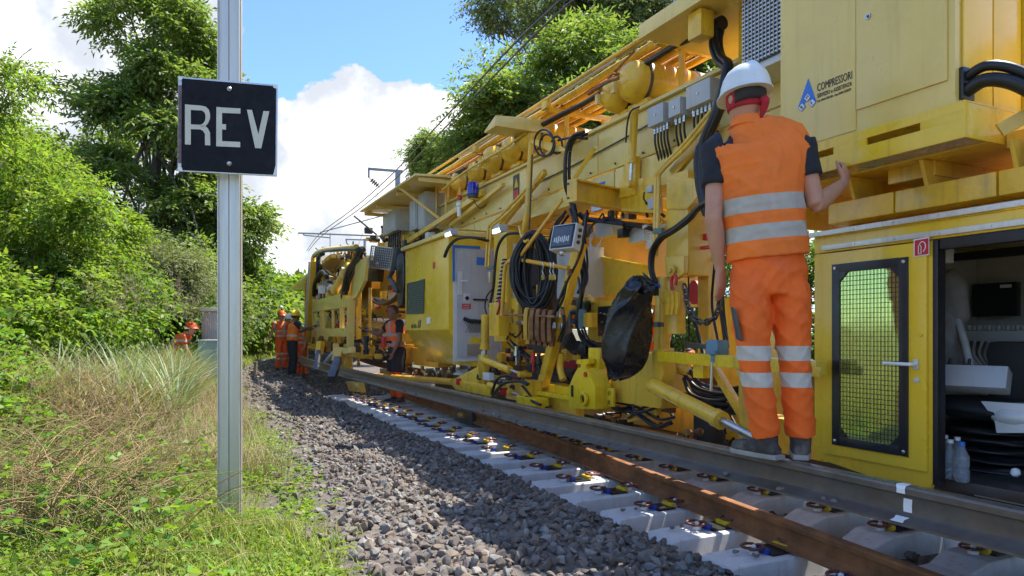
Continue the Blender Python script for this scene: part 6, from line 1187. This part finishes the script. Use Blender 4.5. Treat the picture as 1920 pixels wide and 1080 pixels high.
def main_worker():
    rt = at(1470, 858, 3.34); rt[2] = .652
    r = thing('person', rt, 'worker in orange vest and white helmet standing on the raised rail, seen from behind', 'person')
    sc = 390.; A = lambda x, y, Y: at(x, y, Y)
    J = {'k': 1.0, 'pelvis': A(1441, 520, 3.34), 'chest': A(1424, 345, 3.35), 'neck': A(1402, 232, 3.36), 'head': A(1397, 189, 3.375),
         'hipL': A(1404, 545, 3.33), 'hipR': A(1480, 545, 3.33), 'knL': A(1415, 680, 3.31), 'knR': A(1490, 680, 3.31), 'anL': A(1436, 822, 3.34), 'anR': A(1501, 822, 3.34),
         'shL': A(1345, 278, 3.36), 'elL': A(1338, 408, 3.32), 'wrL': A(1350, 505, 3.38), 'shR': A(1497, 272, 3.35), 'elR': A(1531, 384, 3.30), 'wrR': A(1583, 342, 3.42),
         'hem': A(1440, 486, 3.34), 'waist': A(1440, 462, 3.34), 'toeL': np.array((-.45, .8, 0)), 'toeR': np.array((.35, .9, 0)), 'tip': .05}
    for s in 'LR': J['an' + s][2] = .652 + .085
    z = lambda y: CAM_Z + (HY - y) / FPX * 3.34 - .652
    hivis('vest_orange', (.96, .195, .018), [(z(398), z(368)), (z(449), z(421))], -.10, dirt=.22)
    hivis('trousers_orange', (.97, .15, .012), [(z(675), z(648)), (z(724), z(697))], .0, tape=(.62, .56, .48), dirt=.30)
    side, fwd = np.array((1., .03, 0)), np.array((-.03, 1., 0))
    person(r, J, side, fwd, {'skin': 'skin', 'trousers': 'trousers_orange', 'top': 'vest_orange', 'sleeve': 'black_cloth'}, .0065, look=np.array((-.30, .95, 0)), helmet='helmet_white', seed=2,
           hands={'L': {'d': np.array((.10, .12, -1)), 'across': np.array((.75, .6, .2)), 'back': np.array((-.5, -.8, 0)), 'curl': .38, 'thumb': .35}, 'R': {'d': np.array((.30, .42, .62)), 'across': np.array((-.45, -.3, .8)), 'back': np.array((.35, -.75, .2)), 'curl': .75, 'thumb': .75}})
    # bandana with knot, trouser side pocket stripe
    hd = J['head']; b = MB(); lk = norm(np.array((-.30, .95, 0))); ls = norm(np.cross(lk, Z3))
    etube(b, [hd - Z3 * .045, hd - Z3 * .015, hd + Z3 * .02, hd + Z3 * .038], [.078, .084, .086, .084], [.092, .098, .099, .097], ls, 26, 3); b.build('bandana', 'bandana', r, smooth=180)
    MB().tube([hd - lk * .09 - Z3 * .02 + ls * .02, hd - lk * .115 - Z3 * .03 + ls * .03, hd - lk * .10 - Z3 * .075 + ls * .028, hd - lk * .095 - Z3 * .11 + ls * .02], [.016, .02, .016, .006], 8, 4).build('bandana_knot', 'bandana', r, smooth=180)
    MB().tube([hd - lk * .075 + Z3 * .045 + ls * .05, hd - lk * .105 + Z3 * .043, hd - lk * .085 + Z3 * .045 - ls * .04], .014, 8, 4).build('helmet_strap', 'black_cloth', r, smooth=60)
    MB().prism([A(1373, 575, 3.26), A(1380, 580, 3.25), A(1393, 640, 3.25), A(1384, 636, 3.26)], np.array((0, .03, 0))).build('pocket_trim', 'grey_dark', r, bevel=.004)
    b = MB(); nk = J['neck']; etube(b, [nk - Z3 * .02, nk + Z3 * .012, nk + Z3 * .03], [.092, .078, .073], [.088, .078, .074], side, 20, 3); b.build('collar', 'vest_orange', r, smooth=180)
main_worker()
def crew():
    zb = [(.07, .12)]
    hivis('suit_orange', (.90, .13, .02), [(.36, .41), (.50, .55), (1.02, 1.07), (1.16, 1.21)], 0, vert=(.09, .13, 1.1)); hivis('vest_two', (.92, .22, .02), [(.93, .98), (1.08, 1.13)], 0); hivis('vest_red', (.90, .14, .03), [(1.02, 1.08), (1.18, 1.23)], 0, tape=(.42, .34, .30), vert=(.09, .14, 1.2)); hivis('legs_black', (.02, .022, .028), [], 0, dirt=.0); hivis('legs_mixed', (.88, .12, .015), [(.28, .34)], 0)
    def mk(x, yfeet, Y, z, label, yaw, mats, helmet, k=1.0, seed=0, **kw):
        p = at(x, yfeet, Y); p[2] = z; r = thing('person', p, label, 'person'); J, sd, fw = standing(p, yaw, k, **kw); person(r, J, sd, fw, mats, .016, helmet=helmet, seed=seed); return r, J, sd, fw
    O = {'skin': 'skin', 'trousers': 'suit_orange', 'top': 'suit_orange', 'sleeve': 'suit_orange'}
    gz = lambda x, Y: float(ground_z(np.array((x - HX) / FPX * Y), np.array(Y))) + .03
    r, J, sd, fw = mk(527, 690, 20.3, gz(527, 20.3), 'worker in full orange suit and orange helmet with a headlamp on the ballast', 2.2, O, 'helmet_orange', 1.0, 1, arms={'L': ((.24, .02, 1.12), (.26, .16, .90)), 'R': ((.30, -.05, 1.12), (.42, -.02, .92))})
    MB().ball(J['head'] + Z3 * .26, .05).build('helmet_camera', 'white', r, smooth=60); MB().cyl(J['head'] + Z3 * .16, J['head'] + Z3 * .24, .02).build('camera_stalk', 'black_paint', r, smooth=40)
    mk(539, 690, 21.6, gz(539, 21.6), 'worker with white helmet half hidden behind the orange-suited man', 2.0, O, 'helmet_white', .98, 2)
    mk(548, 706, 18.2, gz(548, 18.2), 'worker in yellow helmet, orange vest and black trousers reaching out to the wagon', .95, {'skin': 'skin_dark', 'trousers': 'legs_black', 'top': 'vest_two', 'sleeve': 'black_cloth'}, 'helmet_yellow', 1.0, 3, arms={'R': ((.30, .16, 1.30), (.30, .42, 1.36)), 'L': ((.28, .22, 1.22), (.22, .48, 1.28))}, lean=.12)
    mk(566, 690, 20.6, gz(566, 20.6), 'worker in grey-blue helmet bending close to the wagon end', 3.6, O, 'helmet_grey', .98, 4, lean=.3)
    r, J, sd, fw = mk(744, 750, 12.2, 0.02, 'worker in orange-red vest and black shorts beside the yellow cabinet', -2.2, {'skin': 'skin_dark', 'trousers': 'legs_mixed', 'top': 'vest_red', 'sleeve': 'black_cloth'}, None, 1.0, 5, arms={'R': ((.34, .14, 1.22), (.48, .34, 1.30)), 'L': ((.24, .04, 1.12), (.20, .14, .90))}, lean=.1)
    q = MB(); etube(q, [J['pelvis'] + Z3 * .09, J['pelvis'], J['pelvis'] - Z3 * .10], [.18, .205, .20], [.13, .15, .14], sd, 18, 3)
    for s in 'LR': etube(q, [J['hip' + s], J['hip' + s] * .5 + J['kn' + s] * .5, J['kn' + s] * .85 + J['hip' + s] * .15], [.115, .112, .105], [.13, .125, .115], sd, 14, 3)
    fuse(q, 'shorts', 'legs_black', r, .014, 3)
    mk(1226, 760, 7.4, .0, 'worker in bright orange standing behind the black rubbish bag', 1.4, O, 'helmet_white', 1.0, 6, lean=.1)
    mk(1268, 790, 8.2, .0, 'worker in orange crouching behind the hydraulic strut', 1.2, O, 'helmet_orange', .62, 7, lean=.5)
    mk(322, 660, 15.0, gz(361, 15.0) - .35, 'stooping worker in orange by the trackside cabinets', 1.5, O, 'helmet_orange', .95, 8, lean=.7, arms={'R': ((.2, .2, 1.1), (.2, .35, .85))})
crew()
# ------------------------------------------------------------------ vegetation
def fol(name, col, tr=.42, rand=.35, rough=.5): return pm(name, col, rough, var=.16, scale=.9, rand=rand, trans=tr, transcol=(1.35, 1.5, .55), spec=.35)
fol('leaf_ash', (.19, .25, .075), .5); fol('leaf_bright', (.20, .275, .05), .5); fol('leaf_deep', (.105, .17, .038), .5); fol('leaf_grey', (.20, .22, .115), .35); fol('leaf_poplar', (.19, .225, .12), .4); fol('leaf_weed', (.20, .29, .035), .45); fol('leaf_bramble', (.17, .265, .04), .45)
fol('grass_blade', (.25, .29, .06), .35, .4); fol('reed_blade', (.22, .275, .125), .3, .3); fol('straw', (.34, .245, .115), .15, .35, .8); fol('dry_grass', (.36, .29, .16), .2, .3, .8); fol('plume', (.30, .23, .19), .3, .25, .9)
pm('bark', (.10, .085, .065), .9, var=.4, scale=9, bump=.7, bscale=25, aniso=(3, 3, .6))
def leaves_np(Pb, Dr, Ln, Wd, roll=None, fold=.25):
    """diamond leaves: base points, directions, lengths, widths -> V, F"""
    k = len(Pb); Dr = Dr / (np.linalg.norm(Dr, axis=1)[:, None] + 1e-9); ref = RNG.normal(size=(k, 3)) + np.array((0, 0, 1.6)); S = np.cross(Dr, ref); S /= np.linalg.norm(S, axis=1)[:, None] + 1e-9; Nn = np.cross(S, Dr)
    mid = Pb + Dr * (Ln * .45)[:, None]; V = np.stack([Pb, mid + S * (Wd * .5)[:, None] + Nn * (Wd * fold)[:, None], Pb + Dr * Ln[:, None] - Nn * (Ln * .12)[:, None], mid - S * (Wd * .5)[:, None] + Nn * (Wd * fold)[:, None]], 1)
    return V.reshape(-1, 3), np.arange(4 * k).reshape(-1, 4)
def pinnate(Pt, Dt, Lt, m, ln, wd):
    """twigs with leaflets in pairs"""
    k = len(Pt); Dt = Dt / np.linalg.norm(Dt, axis=1)[:, None]; ref = RNG.normal(size=(k, 3)) * .4 + np.array((0, 0, 1)); S = np.cross(Dt, ref); S /= np.linalg.norm(S, axis=1)[:, None] + 1e-9
    Pb, Dr, L = [], [], []
    for i in range(m):
        t = (i // 2 + .6) / (m / 2 + .3); sg = 1 if i % 2 else -1
        if i == m - 1: d = Dt.copy(); t = 1.0
        else: d = Dt * .55 + S * sg
        d = d + np.array((0, 0, -.32)) + RNG.normal(size=(k, 3)) * .18; droop = np.zeros((k, 3)); droop[:, 2] = -.25 * t * t * Lt
        Pb.append(Pt + Dt * (Lt * t)[:, None] + droop); Dr.append(d); L.append(ln * RNG.uniform(.7, 1.2, k))
    Pb, Dr, L = np.concatenate(Pb), np.concatenate(Dr), np.concatenate(L); return leaves_np(Pb, Dr, L, L * wd)
def cloud_points(env, k, shell=.55):
    """points inside a union of ellipsoids, mostly near their surface, gathered in clumps"""
    vol = np.array([e[3] * e[4] * e[5] for e in env]) ** .67; pick = RNG.choice(len(env), k, p=vol / vol.sum()); E = np.array(env)[pick]
    d = RNG.normal(size=(k, 3)); d /= np.linalg.norm(d, axis=1)[:, None]; r = shell + (1 - shell) * RNG.random(k) ** .6; return E[:, :3] + d * r[:, None] * E[:, 3:6], d
def tree(name, base, env, label, mat, twigs, twig_len=.35, m=9, ln=.13, wd=.34, trunk_r=.2, clumps=70, clump_r=.55, group=None, cat='tree', seed=1, limb_n=12, trunk=True, shell=.45):
    global RNG; RNG = np.random.default_rng(seed); rnd = random.Random(seed); base = np.asarray(base, float); root = thing(name, base, label, cat, group)
    env = [tuple(e) for e in env]; C, Cd = cloud_points(env, clumps, shell); cz = np.mean([e[2] for e in env]); top = np.array([np.mean([e[0] for e in env]), np.mean([e[1] for e in env]), cz])
    if trunk:
        b = MB(); mid = base * .45 + top * .55 + np.array((rnd.uniform(-.2, .2), rnd.uniform(-.2, .2), 0)); tp = top + np.array((0, 0, max(e[2] + e[5] for e in env) * .35 - cz * .35))
        b.tube([base - Z3 * .3, base * .7 + mid * .3, mid, top, tp], [trunk_r * 1.3, trunk_r, trunk_r * .75, trunk_r * .5, trunk_r * .15], 10, 4); b.build('trunk', 'bark', root, smooth=60)
        b = MB()
        for i in range(min(limb_n, len(C))):
            c = C[i]; t = rnd.uniform(.25, .85); st = (base * (1 - t) + top * t) if t < .6 else (mid * (1 - t) + tp * t); m1 = st * .5 + c * .5 + Z3 * .12 * np.linalg.norm(c - st)
            b.tube([st, m1, c], [trunk_r * .32, trunk_r * .18, trunk_r * .05], 6, 4)
            for j in range(3):
                e = c + RNG.normal(size=3) * clump_r * .8; b.tube([m1 * .4 + c * .6, (m1 * .2 + c * .8 + e) / 2 + Z3 * .05, e], [trunk_r * .1, trunk_r * .06, .006], 5, 2)
        b.build('limbs', 'bark', root, smooth=60)
    # each clump: a drooping spray of twigs, denser towards its rim
    w = RNG.uniform(.5, 1.5, clumps); pick = RNG.choice(clumps, twigs, p=w / w.sum()); d = RNG.normal(size=(twigs, 3)); d /= np.linalg.norm(d, axis=1)[:, None]; rr = clump_r * RNG.uniform(.65, 1.35, clumps)[pick] * RNG.random(twigs) ** .45
    Pt = C[pick] + d * rr[:, None] * np.array((1.15, 1.15, .62)); Dt = d * .8 + Cd[pick] * .7 + np.array((0, 0, -.05)) + RNG.normal(size=(twigs, 3)) * .3; Lt = twig_len * RNG.uniform(.6, 1.3, twigs)
    V, F = pinnate(Pt, Dt, Lt, m, ln, wd); me = np_mesh('crown', V - base, F, mat); o = bpy.data.objects.new('crown', me); COL.objects.link(o); o.parent = root; return root
def gz(X, Y): return float(ground_z(np.array(float(X)), np.array(float(Y))))
def eb(x, y, Y, rx, ry, d=None): c = at(x, y, Y); return (c[0], c[1], c[2], rx / FPX * Y, d or rx / FPX * Y, ry / FPX * Y)
def trees():
    X = at(290, 600, 21)[0]
    tree('ash_tree', (X, 21, gz(X, 21)), [eb(270, 60, 21, 95, 130), eb(170, 240, 21, 130, 95), eb(330, 230, 21, 105, 130), eb(250, 390, 21, 165, 110), eb(400, 400, 21, 80, 90), eb(330, 120, 21, 70, 120), eb(310, 530, 20.5, 130, 80)], 'tall dark leafy tree behind the REV sign', 'leaf_ash', 10500, .42, 7, .19, .36, .24, 125, .52, seed=3, limb_n=40, shell=.6)
    X = at(60, 600, 10.5)[0]
    tree('locust_tree', (X, 10.5, gz(X, 10.5)), [eb(20, 350, 10.5, 120, 100, 1.3), eb(100, 450, 10, 120, 90, 1.2), eb(60, 540, 9.8, 150, 60, 1.0), eb(-80, 280, 10.5, 110, 110, 1.3), eb(160, 400, 10, 60, 70, .8)], 'bright green feathery young tree in the hedge', 'leaf_bright', 4400, .32, 11, .085, .42, .09, 60, .34, seed=5, limb_n=30)
    X = at(0, 600, 8.5)[0]
    tree('locust_tree', (X - .8, 8.4, gz(X - .8, 8.4)), [eb(-40, 240, 8.4, 70, 60, .7), eb(-10, 170, 8.4, 40, 50, .4)], 'sparse leafy branch tips rising over the bright hedge tree', 'leaf_bright', 700, .24, 11, .07, .42, .05, 20, .3, seed=6, limb_n=16)
    X = at(290, 560, 15)[0]
    tree('willow_bush', (X, 15, gz(X, 15)), [eb(280, 505, 15, 75, 60), eb(230, 540, 15, 60, 50), eb(330, 520, 15, 50, 50)], 'grey-green willow bush below the tall tree', 'leaf_grey', 5200, .30, 9, .085, .26, .06, 70, .32, seed=8, limb_n=20, cat='bush')
    hedge = [(20, 590, 9.4, 160, 50, 'leaf_bramble'), (-60, 570, 8.6, 110, 70, 'leaf_bright'), (150, 560, 10.8, 100, 50, 'leaf_bramble'), (330, 590, 17.5, 60, 55, 'leaf_deep'), (365, 560, 19, 60, 60, 'leaf_ash'), (395, 520, 22, 60, 90, 'leaf_deep')]
    names = ['tangled mid-green bramble bush under the feathery tree', 'bright overgrown bush at the near end of the hedge', 'dark green bush behind the reeds', 'low dark bush left of the trackside cabinets', 'round ash-green bush behind the trackside cabinets', 'deep green tall bush behind the sign post']
    for i, (x, y, Y, rx, ry, m) in enumerate(hedge):
        c = at(x, y, Y); tree('hedge_bush', (c[0], Y, gz(c[0], Y)), [eb(x, y, Y, rx, ry), eb(x + rx * .5, y + ry * .4, Y - .3, rx * .6, ry * .6), eb(x - rx * .5, y + ry * .3, Y, rx * .6, ry * .7)], names[i], m, 2200, .30, 7, .055 + .004 * Y, .5, .05, 46, .045 * Y, seed=20 + i, cat='bush', limb_n=14)
    far = [(466, 572, 33, 36, 52), (490, 575, 40, 28, 40), (452, 560, 30, 30, 52), (508, 588, 50, 24, 26), (534, 560, 70, 26, 22), (556, 568, 95, 24, 18), (575, 570, 110, 30, 16), (420, 560, 30, 60, 70)]
    for i, (x, y, Y, rx, ry) in enumerate(far):
        c = at(x, y, Y); tree('far_bush', (c[0], Y, gz(c[0], Y)), [eb(x, y, Y, rx, ry), eb(x + rx * .3, y + ry * .25, Y - 1, rx * .8, ry * .55), eb(x - rx * .3, y + ry * .3, Y, rx * .9, ry * .55)], 'sunlit green bush in the row beside the line beyond the cabinets', 'leaf_bright' if i % 2 == 0 else 'leaf_ash', 1300, .022 * Y, 7, .0105 * Y, .5, .08, 50, .022 * Y, seed=40 + i, cat='bush', group='bushes lining the far track', limb_n=10)
    # beyond the machine
    c = at(1010, 600, 17)
    tree('ash_tree', (c[0], 17, gz(c[0], 17)), [eb(1020, 180, 17, 110, 80), eb(940, 225, 17, 65, 85), eb(1110, 120, 17, 85, 70), eb(925, 150, 17.5, 45, 40), eb(1040, 280, 17, 150, 90), eb(1220, 180, 17, 120, 110), eb(900, 270, 17, 45, 60), eb(1320, 240, 16.5, 110, 110)], 'dense pinnate-leaved tree rising behind the pipe rack', 'leaf_ash', 10500, .38, 8, .165, .34, .22, 150, .55, seed=61, limb_n=24)
    c = at(1120, 600, 24)
    tree('poplar_tree', (c[0], 24, gz(c[0], 24)), [eb(1010, 60, 24, 80, 60), eb(1110, 20, 24, 110, 70), eb(1210, 60, 24, 100, 80), eb(940, 20, 24, 45, 50), eb(1290, 20, 24, 80, 70), eb(1060, -70, 24, 150, 80)], 'loose silvery poplar crown above the pinnate tree', 'leaf_poplar', 7500, .40, 8, .13, .55, .22, 120, .6, seed=62, limb_n=44, shell=.3)
    for i, (x, y, Y, rx, ry, lab) in enumerate(((810, 300, 32, 30, 40, 'small airy tree behind the canopy roof'), (870, 320, 22, 40, 70, 'dark green tree filling the gap behind the tanks'))):
        c = at(x, y, Y); tree('ash_tree', (c[0], Y, gz(c[0], Y)), [eb(x, y, Y, rx, ry), eb(x + 10, y + 40, Y, rx * .9, ry * .8)], lab, 'leaf_ash', 2600, .4, 9, .17, .34, .12, 36, .55, seed=70 + i, limb_n=10)
    for i, s in enumerate((1.5, 4, 6.5, 9, 12)):
        p = W(s, 10.5 + (i % 2), 0); z = gz(p[0], p[1]); tree('hedge_bush', (p[0], p[1], z), [(p[0], p[1], z + 1.2, 1.5, 1.2, 1.3), (p[0] + .4, p[1] + .3, z + 2.4, 1.1, 1.0, 1.0)], 'dark green shrub glimpsed through the machine frames', 'leaf_deep' if i % 2 else 'leaf_ash', 1500, .32, 7, .15, .4, .06, 40, .45, seed=80 + i, cat='bush', group='shrubs behind the machine', limb_n=8)
trees()
def edge_n(s): return .70 + np.clip((s - 3) * .035, 0, .6)
def sample_xy(k, x0, x1, y0, y1, bias=1.6):
    """points denser towards the camera"""
    Y = y0 + (y1 - y0) * RNG.random(k) ** bias; fx = RNG.random(k); X = x0(Y) + (x1(Y) - x0(Y)) * fx; return X, Y
def ground_cover():
    global RNG; RNG = np.random.default_rng(99)
    xl = lambda Y: -.80 * Y - .6
    def region(k, y0, y1, bias=1.6, off=0.0, jit=.35):
        X, Y = sample_xy(k, xl, lambda Y: Y * 0 + 1.5, y0, y1, bias); s, n = inv_track(X, Y); keep = n < edge_n(s) + off + (vnoise(X, Y, 1.9, 7) - .5) * jit - RNG.random(len(X)) ** 4 * -.25; return X[keep], Y[keep], n[keep]
    def stuff(name, V, F, mat, label=None): o = bpy.data.objects.new(name, np_mesh(name, V, F, mat)); COL.objects.link(o); tag(o, label, kind='stuff'); o['category'] = 'plants'; return o
    def blades(X, Y, Z, h, w, lean, mat, name, label, seg=3, droop=.6):
        k = len(X); az = RNG.uniform(0, 6.283, k); d = np.stack([np.cos(az), np.sin(az), np.zeros(k)], 1); sd = np.stack([-np.sin(az), np.cos(az), np.zeros(k)], 1); base = np.stack([X, Y, Z], 1); rows = []
        for i in range(seg + 1):
            t = i / seg; c = base + np.array((0, 0, 1.)) * (h * (t - droop * .28 * t ** 3 * lean))[:, None] + d * (h * lean * t ** 2)[:, None]; ww = w * (1 - t ** 1.6) * .5 + .0004; rows += [c - sd * ww[:, None], c + sd * ww[:, None]]
        V = np.stack(rows, 1).reshape(-1, 3); m = 2 * (seg + 1); F = np.concatenate([np.arange(k)[:, None] * m + np.array((2 * i, 2 * i + 1, 2 * i + 3, 2 * i + 2)) for i in range(seg)]); return stuff(name, V, F, mat, label)
    # short grass
    X, Y, n = region(95000, 2.0, 13, 1.8); k = len(X); Z = ground_z(X, Y) - .03; cl = vnoise(X, Y, 1.1, 2); h = (.05 + .16 * cl ** 1.5) * RNG.uniform(.5, 1.4, k) * np.where(n > .3, .75, 1); blades(X, Y, Z, h, .0035 + .0025 * RNG.random(k) + Y * .0005, RNG.uniform(.2, 1.1, k), 'grass_blade', 'grass', 'fresh green grass along the foot of the sign post', 2)
    # far grass strip
    X, Y = sample_xy(42000, lambda Y: -.62 * Y - .5, lambda Y: -.28 * Y + .4, 12, 45, 1.5); s, n = inv_track(X, Y); kp = (n < edge_n(s) - .35); X, Y = X[kp], Y[kp]; k = len(X); blades(X, Y, ground_z(X, Y) - .03, RNG.uniform(.10, .34, k), .006 + Y * .0009, RNG.uniform(.2, .9, k), 'grass_blade', 'meadow_grass', 'pale long grass on the verge by the trackside cabinets', 2)
    # dry grass tufts at the ballast edge
    Xs, Ys = [], []
    for i in range(60):
        s = RNG.uniform(5, 14); nn = edge_n(s) - RNG.uniform(.2, .9); p = W(s, nn, 0); c = 60; Xs.append(p[0] + RNG.normal(size=c) * .12); Ys.append(p[1] + RNG.normal(size=c) * .12)
    X, Y = np.concatenate(Xs), np.concatenate(Ys); k = len(X); blades(X, Y, ground_z(X, Y) - .02, RNG.uniform(.2, .5, k), .003 + RNG.random(k) * .003, RNG.uniform(.2, .9, k), 'dry_grass', 'dry_grass', 'straw-coloured grass tufts at the ballast edge')
    # leafy weeds
    X, Y, n = region(34000, 2.0, 9.5, 1.6, -.02, .5); cl = vnoise(X, Y, 1.6, 9); kp = cl > .30; X, Y, n, cl = X[kp], Y[kp], n[kp], cl[kp]; k = len(X); hgt = (.03 + .22 * np.clip(cl - .3, 0, 1) * RNG.random(k)); Z = ground_z(X, Y) + hgt * RNG.uniform(.4, 1, k)
    Pb = np.repeat(np.stack([X, Y, Z], 1), 3, 0); az = np.repeat(RNG.uniform(0, 6.28, k), 3) + np.tile([0, 2.1, 4.2], k); Dr = np.stack([np.cos(az), np.sin(az), RNG.uniform(-.2, .5, 3 * k)], 1); L = RNG.uniform(.014, .034, 3 * k); V, F = leaves_np(Pb, Dr, L, L * .75); stuff('weed_leaves', V, F, 'leaf_weed', 'small bright leafy weeds spreading through the grass')
    # bramble leaves
    def bramble(k, fx, fy, zf, lmin, lmax, name, label, mat='leaf_bramble'):
        X, Y = fx(k), fy(k); Z = ground_z(X, Y) + zf(k); Pb = np.repeat(np.stack([X, Y, Z], 1), 3, 0); az = np.repeat(RNG.uniform(0, 6.28, k), 3) + np.tile([-.95, 0, .95], k); Dr = np.stack([np.cos(az), np.sin(az), RNG.uniform(-.5, .25, 3 * k)], 1); L = RNG.uniform(lmin, lmax, 3 * k); V, F = leaves_np(Pb, Dr, L, L * .72); stuff(name, V, F, mat, label)
    _y = RNG.uniform(2.4, 6.5, 800); bramble(800, lambda k: _y * RNG.uniform(-.8, -.40, k), lambda k: _y, lambda k: RNG.random(k) ** 1.5 * .34, .03, .055, 'bramble_leaves', 'three-fold bramble leaves among the dry stems')
    _y2 = RNG.uniform(5.2, 9.2, 4000); _x2 = _y2 * (-.76 + np.clip(RNG.normal(size=4000), -2, 2.2) * .07); bramble(4000, lambda k: _x2, lambda k: _y2, lambda k: RNG.random(k) ** .9 * (.25 + 1.1 * vnoise(_x2, _y2, 1.3, 4)) * np.clip((-.55 - _x2 / _y2) / .2, .25, 1), .04, .08, 'bramble_thicket_leaves', 'dense bramble leaves at the foot of the hedge')
    # dry stems: a tangle of canes
    def canes(k, cx, cy, sx, sy, L0, L1, rad, mat, name, label, rise=(.2, .9)):
        M_ = 7; az = RNG.uniform(0, 6.283, k); el = RNG.uniform(*rise, k); L = RNG.uniform(L0, L1, k); Y = RNG.uniform(cy - sy, cy + sy, k); X = Y * (cx + sx * np.clip(RNG.normal(size=k), -2.2, 1.5)); t = np.linspace(0, 1, M_)
        P_ = np.zeros((k, M_, 3)); P_[..., 0] = X[:, None] + np.cos(az)[:, None] * np.cos(el)[:, None] * L[:, None] * t; P_[..., 1] = Y[:, None] + np.sin(az)[:, None] * np.cos(el)[:, None] * L[:, None] * t
        P_[..., 2] = ground_z(X, Y)[:, None] - .02 + np.sin(el)[:, None] * L[:, None] * (t - .62 * t ** 2) * 1.5; P_ += np.cumsum(RNG.normal(size=(k, M_, 3)), 1) * .012
        T = np.gradient(P_, axis=1); T /= np.linalg.norm(T, axis=2)[..., None] + 1e-9; u = np.cross(T, np.array((.3, .2, 1.))); u /= np.linalg.norm(u, axis=2)[..., None] + 1e-9; w = np.cross(T, u); rr = (rad * RNG.uniform(.6, 1.5, k))[:, None] * (1 - .7 * t)[None]; rings = [P_ + rr[..., None] * (u * math.cos(a) + w * math.sin(a)) for a in (0, 2.094, 4.189)]
        V = np.stack(rings, 2).reshape(-1, 3); b = np.arange(k)[:, None, None] * (M_ * 3) + np.arange(M_ - 1)[None, :, None] * 3; F = np.concatenate([np.stack([b + j, b + (j + 1) % 3, b + 3 + (j + 1) % 3, b + 3 + j], -1).reshape(-1, 4) for j in range(3)]); stuff(name, V, F, mat, label)
    canes(1700, -.67, 5.0, .10, 1.8, .35, 1.0, .0032, 'straw', 'dry_canes', 'tangle of dry brown bramble canes beside the grass'); canes(800, -.66, 6.6, .08, 1.4, .6, 1.3, .0035, 'straw', 'dry_canes', 'upright dry stalks in front of the reeds', (.6, 1.3)); canes(160, -.56, 3.1, .09, .6, .25, .6, .0022, 'straw', 'dry_canes', 'thin fallen stems lying over the near grass', (.05, .5)); canes(500, -.66, 4.8, .11, 2.0, .4, .9, .003, 'leaf_bramble', 'green_canes', 'green bramble shoots through the dry canes', (.3, 1.1))
    # reeds
    k = 2600; Y = RNG.uniform(6.8, 13.5, k); X = at(225, 600, 1)[0] * Y + np.clip(RNG.normal(size=k), -2.2, .8) * .10 * Y; Z = ground_z(X, Y); blades(X, Y, Z - .05, RNG.uniform(.4, 1.2, k), RNG.uniform(.016, .030, k), RNG.uniform(.25, 1.3, k), 'reed_blade', 'reeds', 'blue-green reed blades arching beside the hedge', 5, .9)
    k = 2000; Y = RNG.uniform(8.5, 12, k); X = at(318, 600, 1)[0] * Y + np.clip(RNG.normal(size=k), -2, 1) * .03 * Y; blades(X, Y, ground_z(X, Y) - .05, RNG.uniform(.5, 1.0, k), RNG.uniform(.008, .015, k), RNG.uniform(.2, .9, k), 'dry_grass', 'tall_grass', 'tall pale seeding grass in front of the trackside cabinets', 4, .9)
    k = 4200; Y = RNG.uniform(6.0, 11, k); X = Y * RNG.uniform(-.80, -.49, k); cl = vnoise(X, Y, 1.4, 12); kp = cl > .35; X, Y = X[kp], Y[kp]; k = len(X); blades(X, Y, ground_z(X, Y) - .05, RNG.uniform(.3, 1.0, k), RNG.uniform(.008, .015, k), RNG.uniform(.2, 1.2, k), 'dry_grass', 'straw_grass', 'tall pale straw grass rising on the left bank below the hedge' if False else 'tall pale straw grass rising on the bank below the hedge', 4, .9)
    k = 150; Y = RNG.uniform(8.5, 13, k); X = at(240, 600, 1)[0] * Y + RNG.normal(size=k) * .07 * Y; h = RNG.uniform(1.25, 1.75, k); gzv = ground_z(X, Y); V, F, bn = [], [], 0
    for x, y, hh, z in zip(X, Y, h, gzv):
        p = np.repeat([[x, y, z + hh]], 40, 0) + RNG.normal(size=(40, 3)) * np.array((.018, .018, .09)); d = RNG.normal(size=(40, 3)) * .5 + np.array((.3, 0, .9)); v, f = leaves_np(p, d, RNG.uniform(.03, .08, 40), np.full(40, .006)); V.append(v); F.append(f + bn); bn += len(v)
    stuff('reed_plumes', np.concatenate(V), np.concatenate(F), 'plume', 'pale purple-brown plumes above the reeds')
ground_cover()
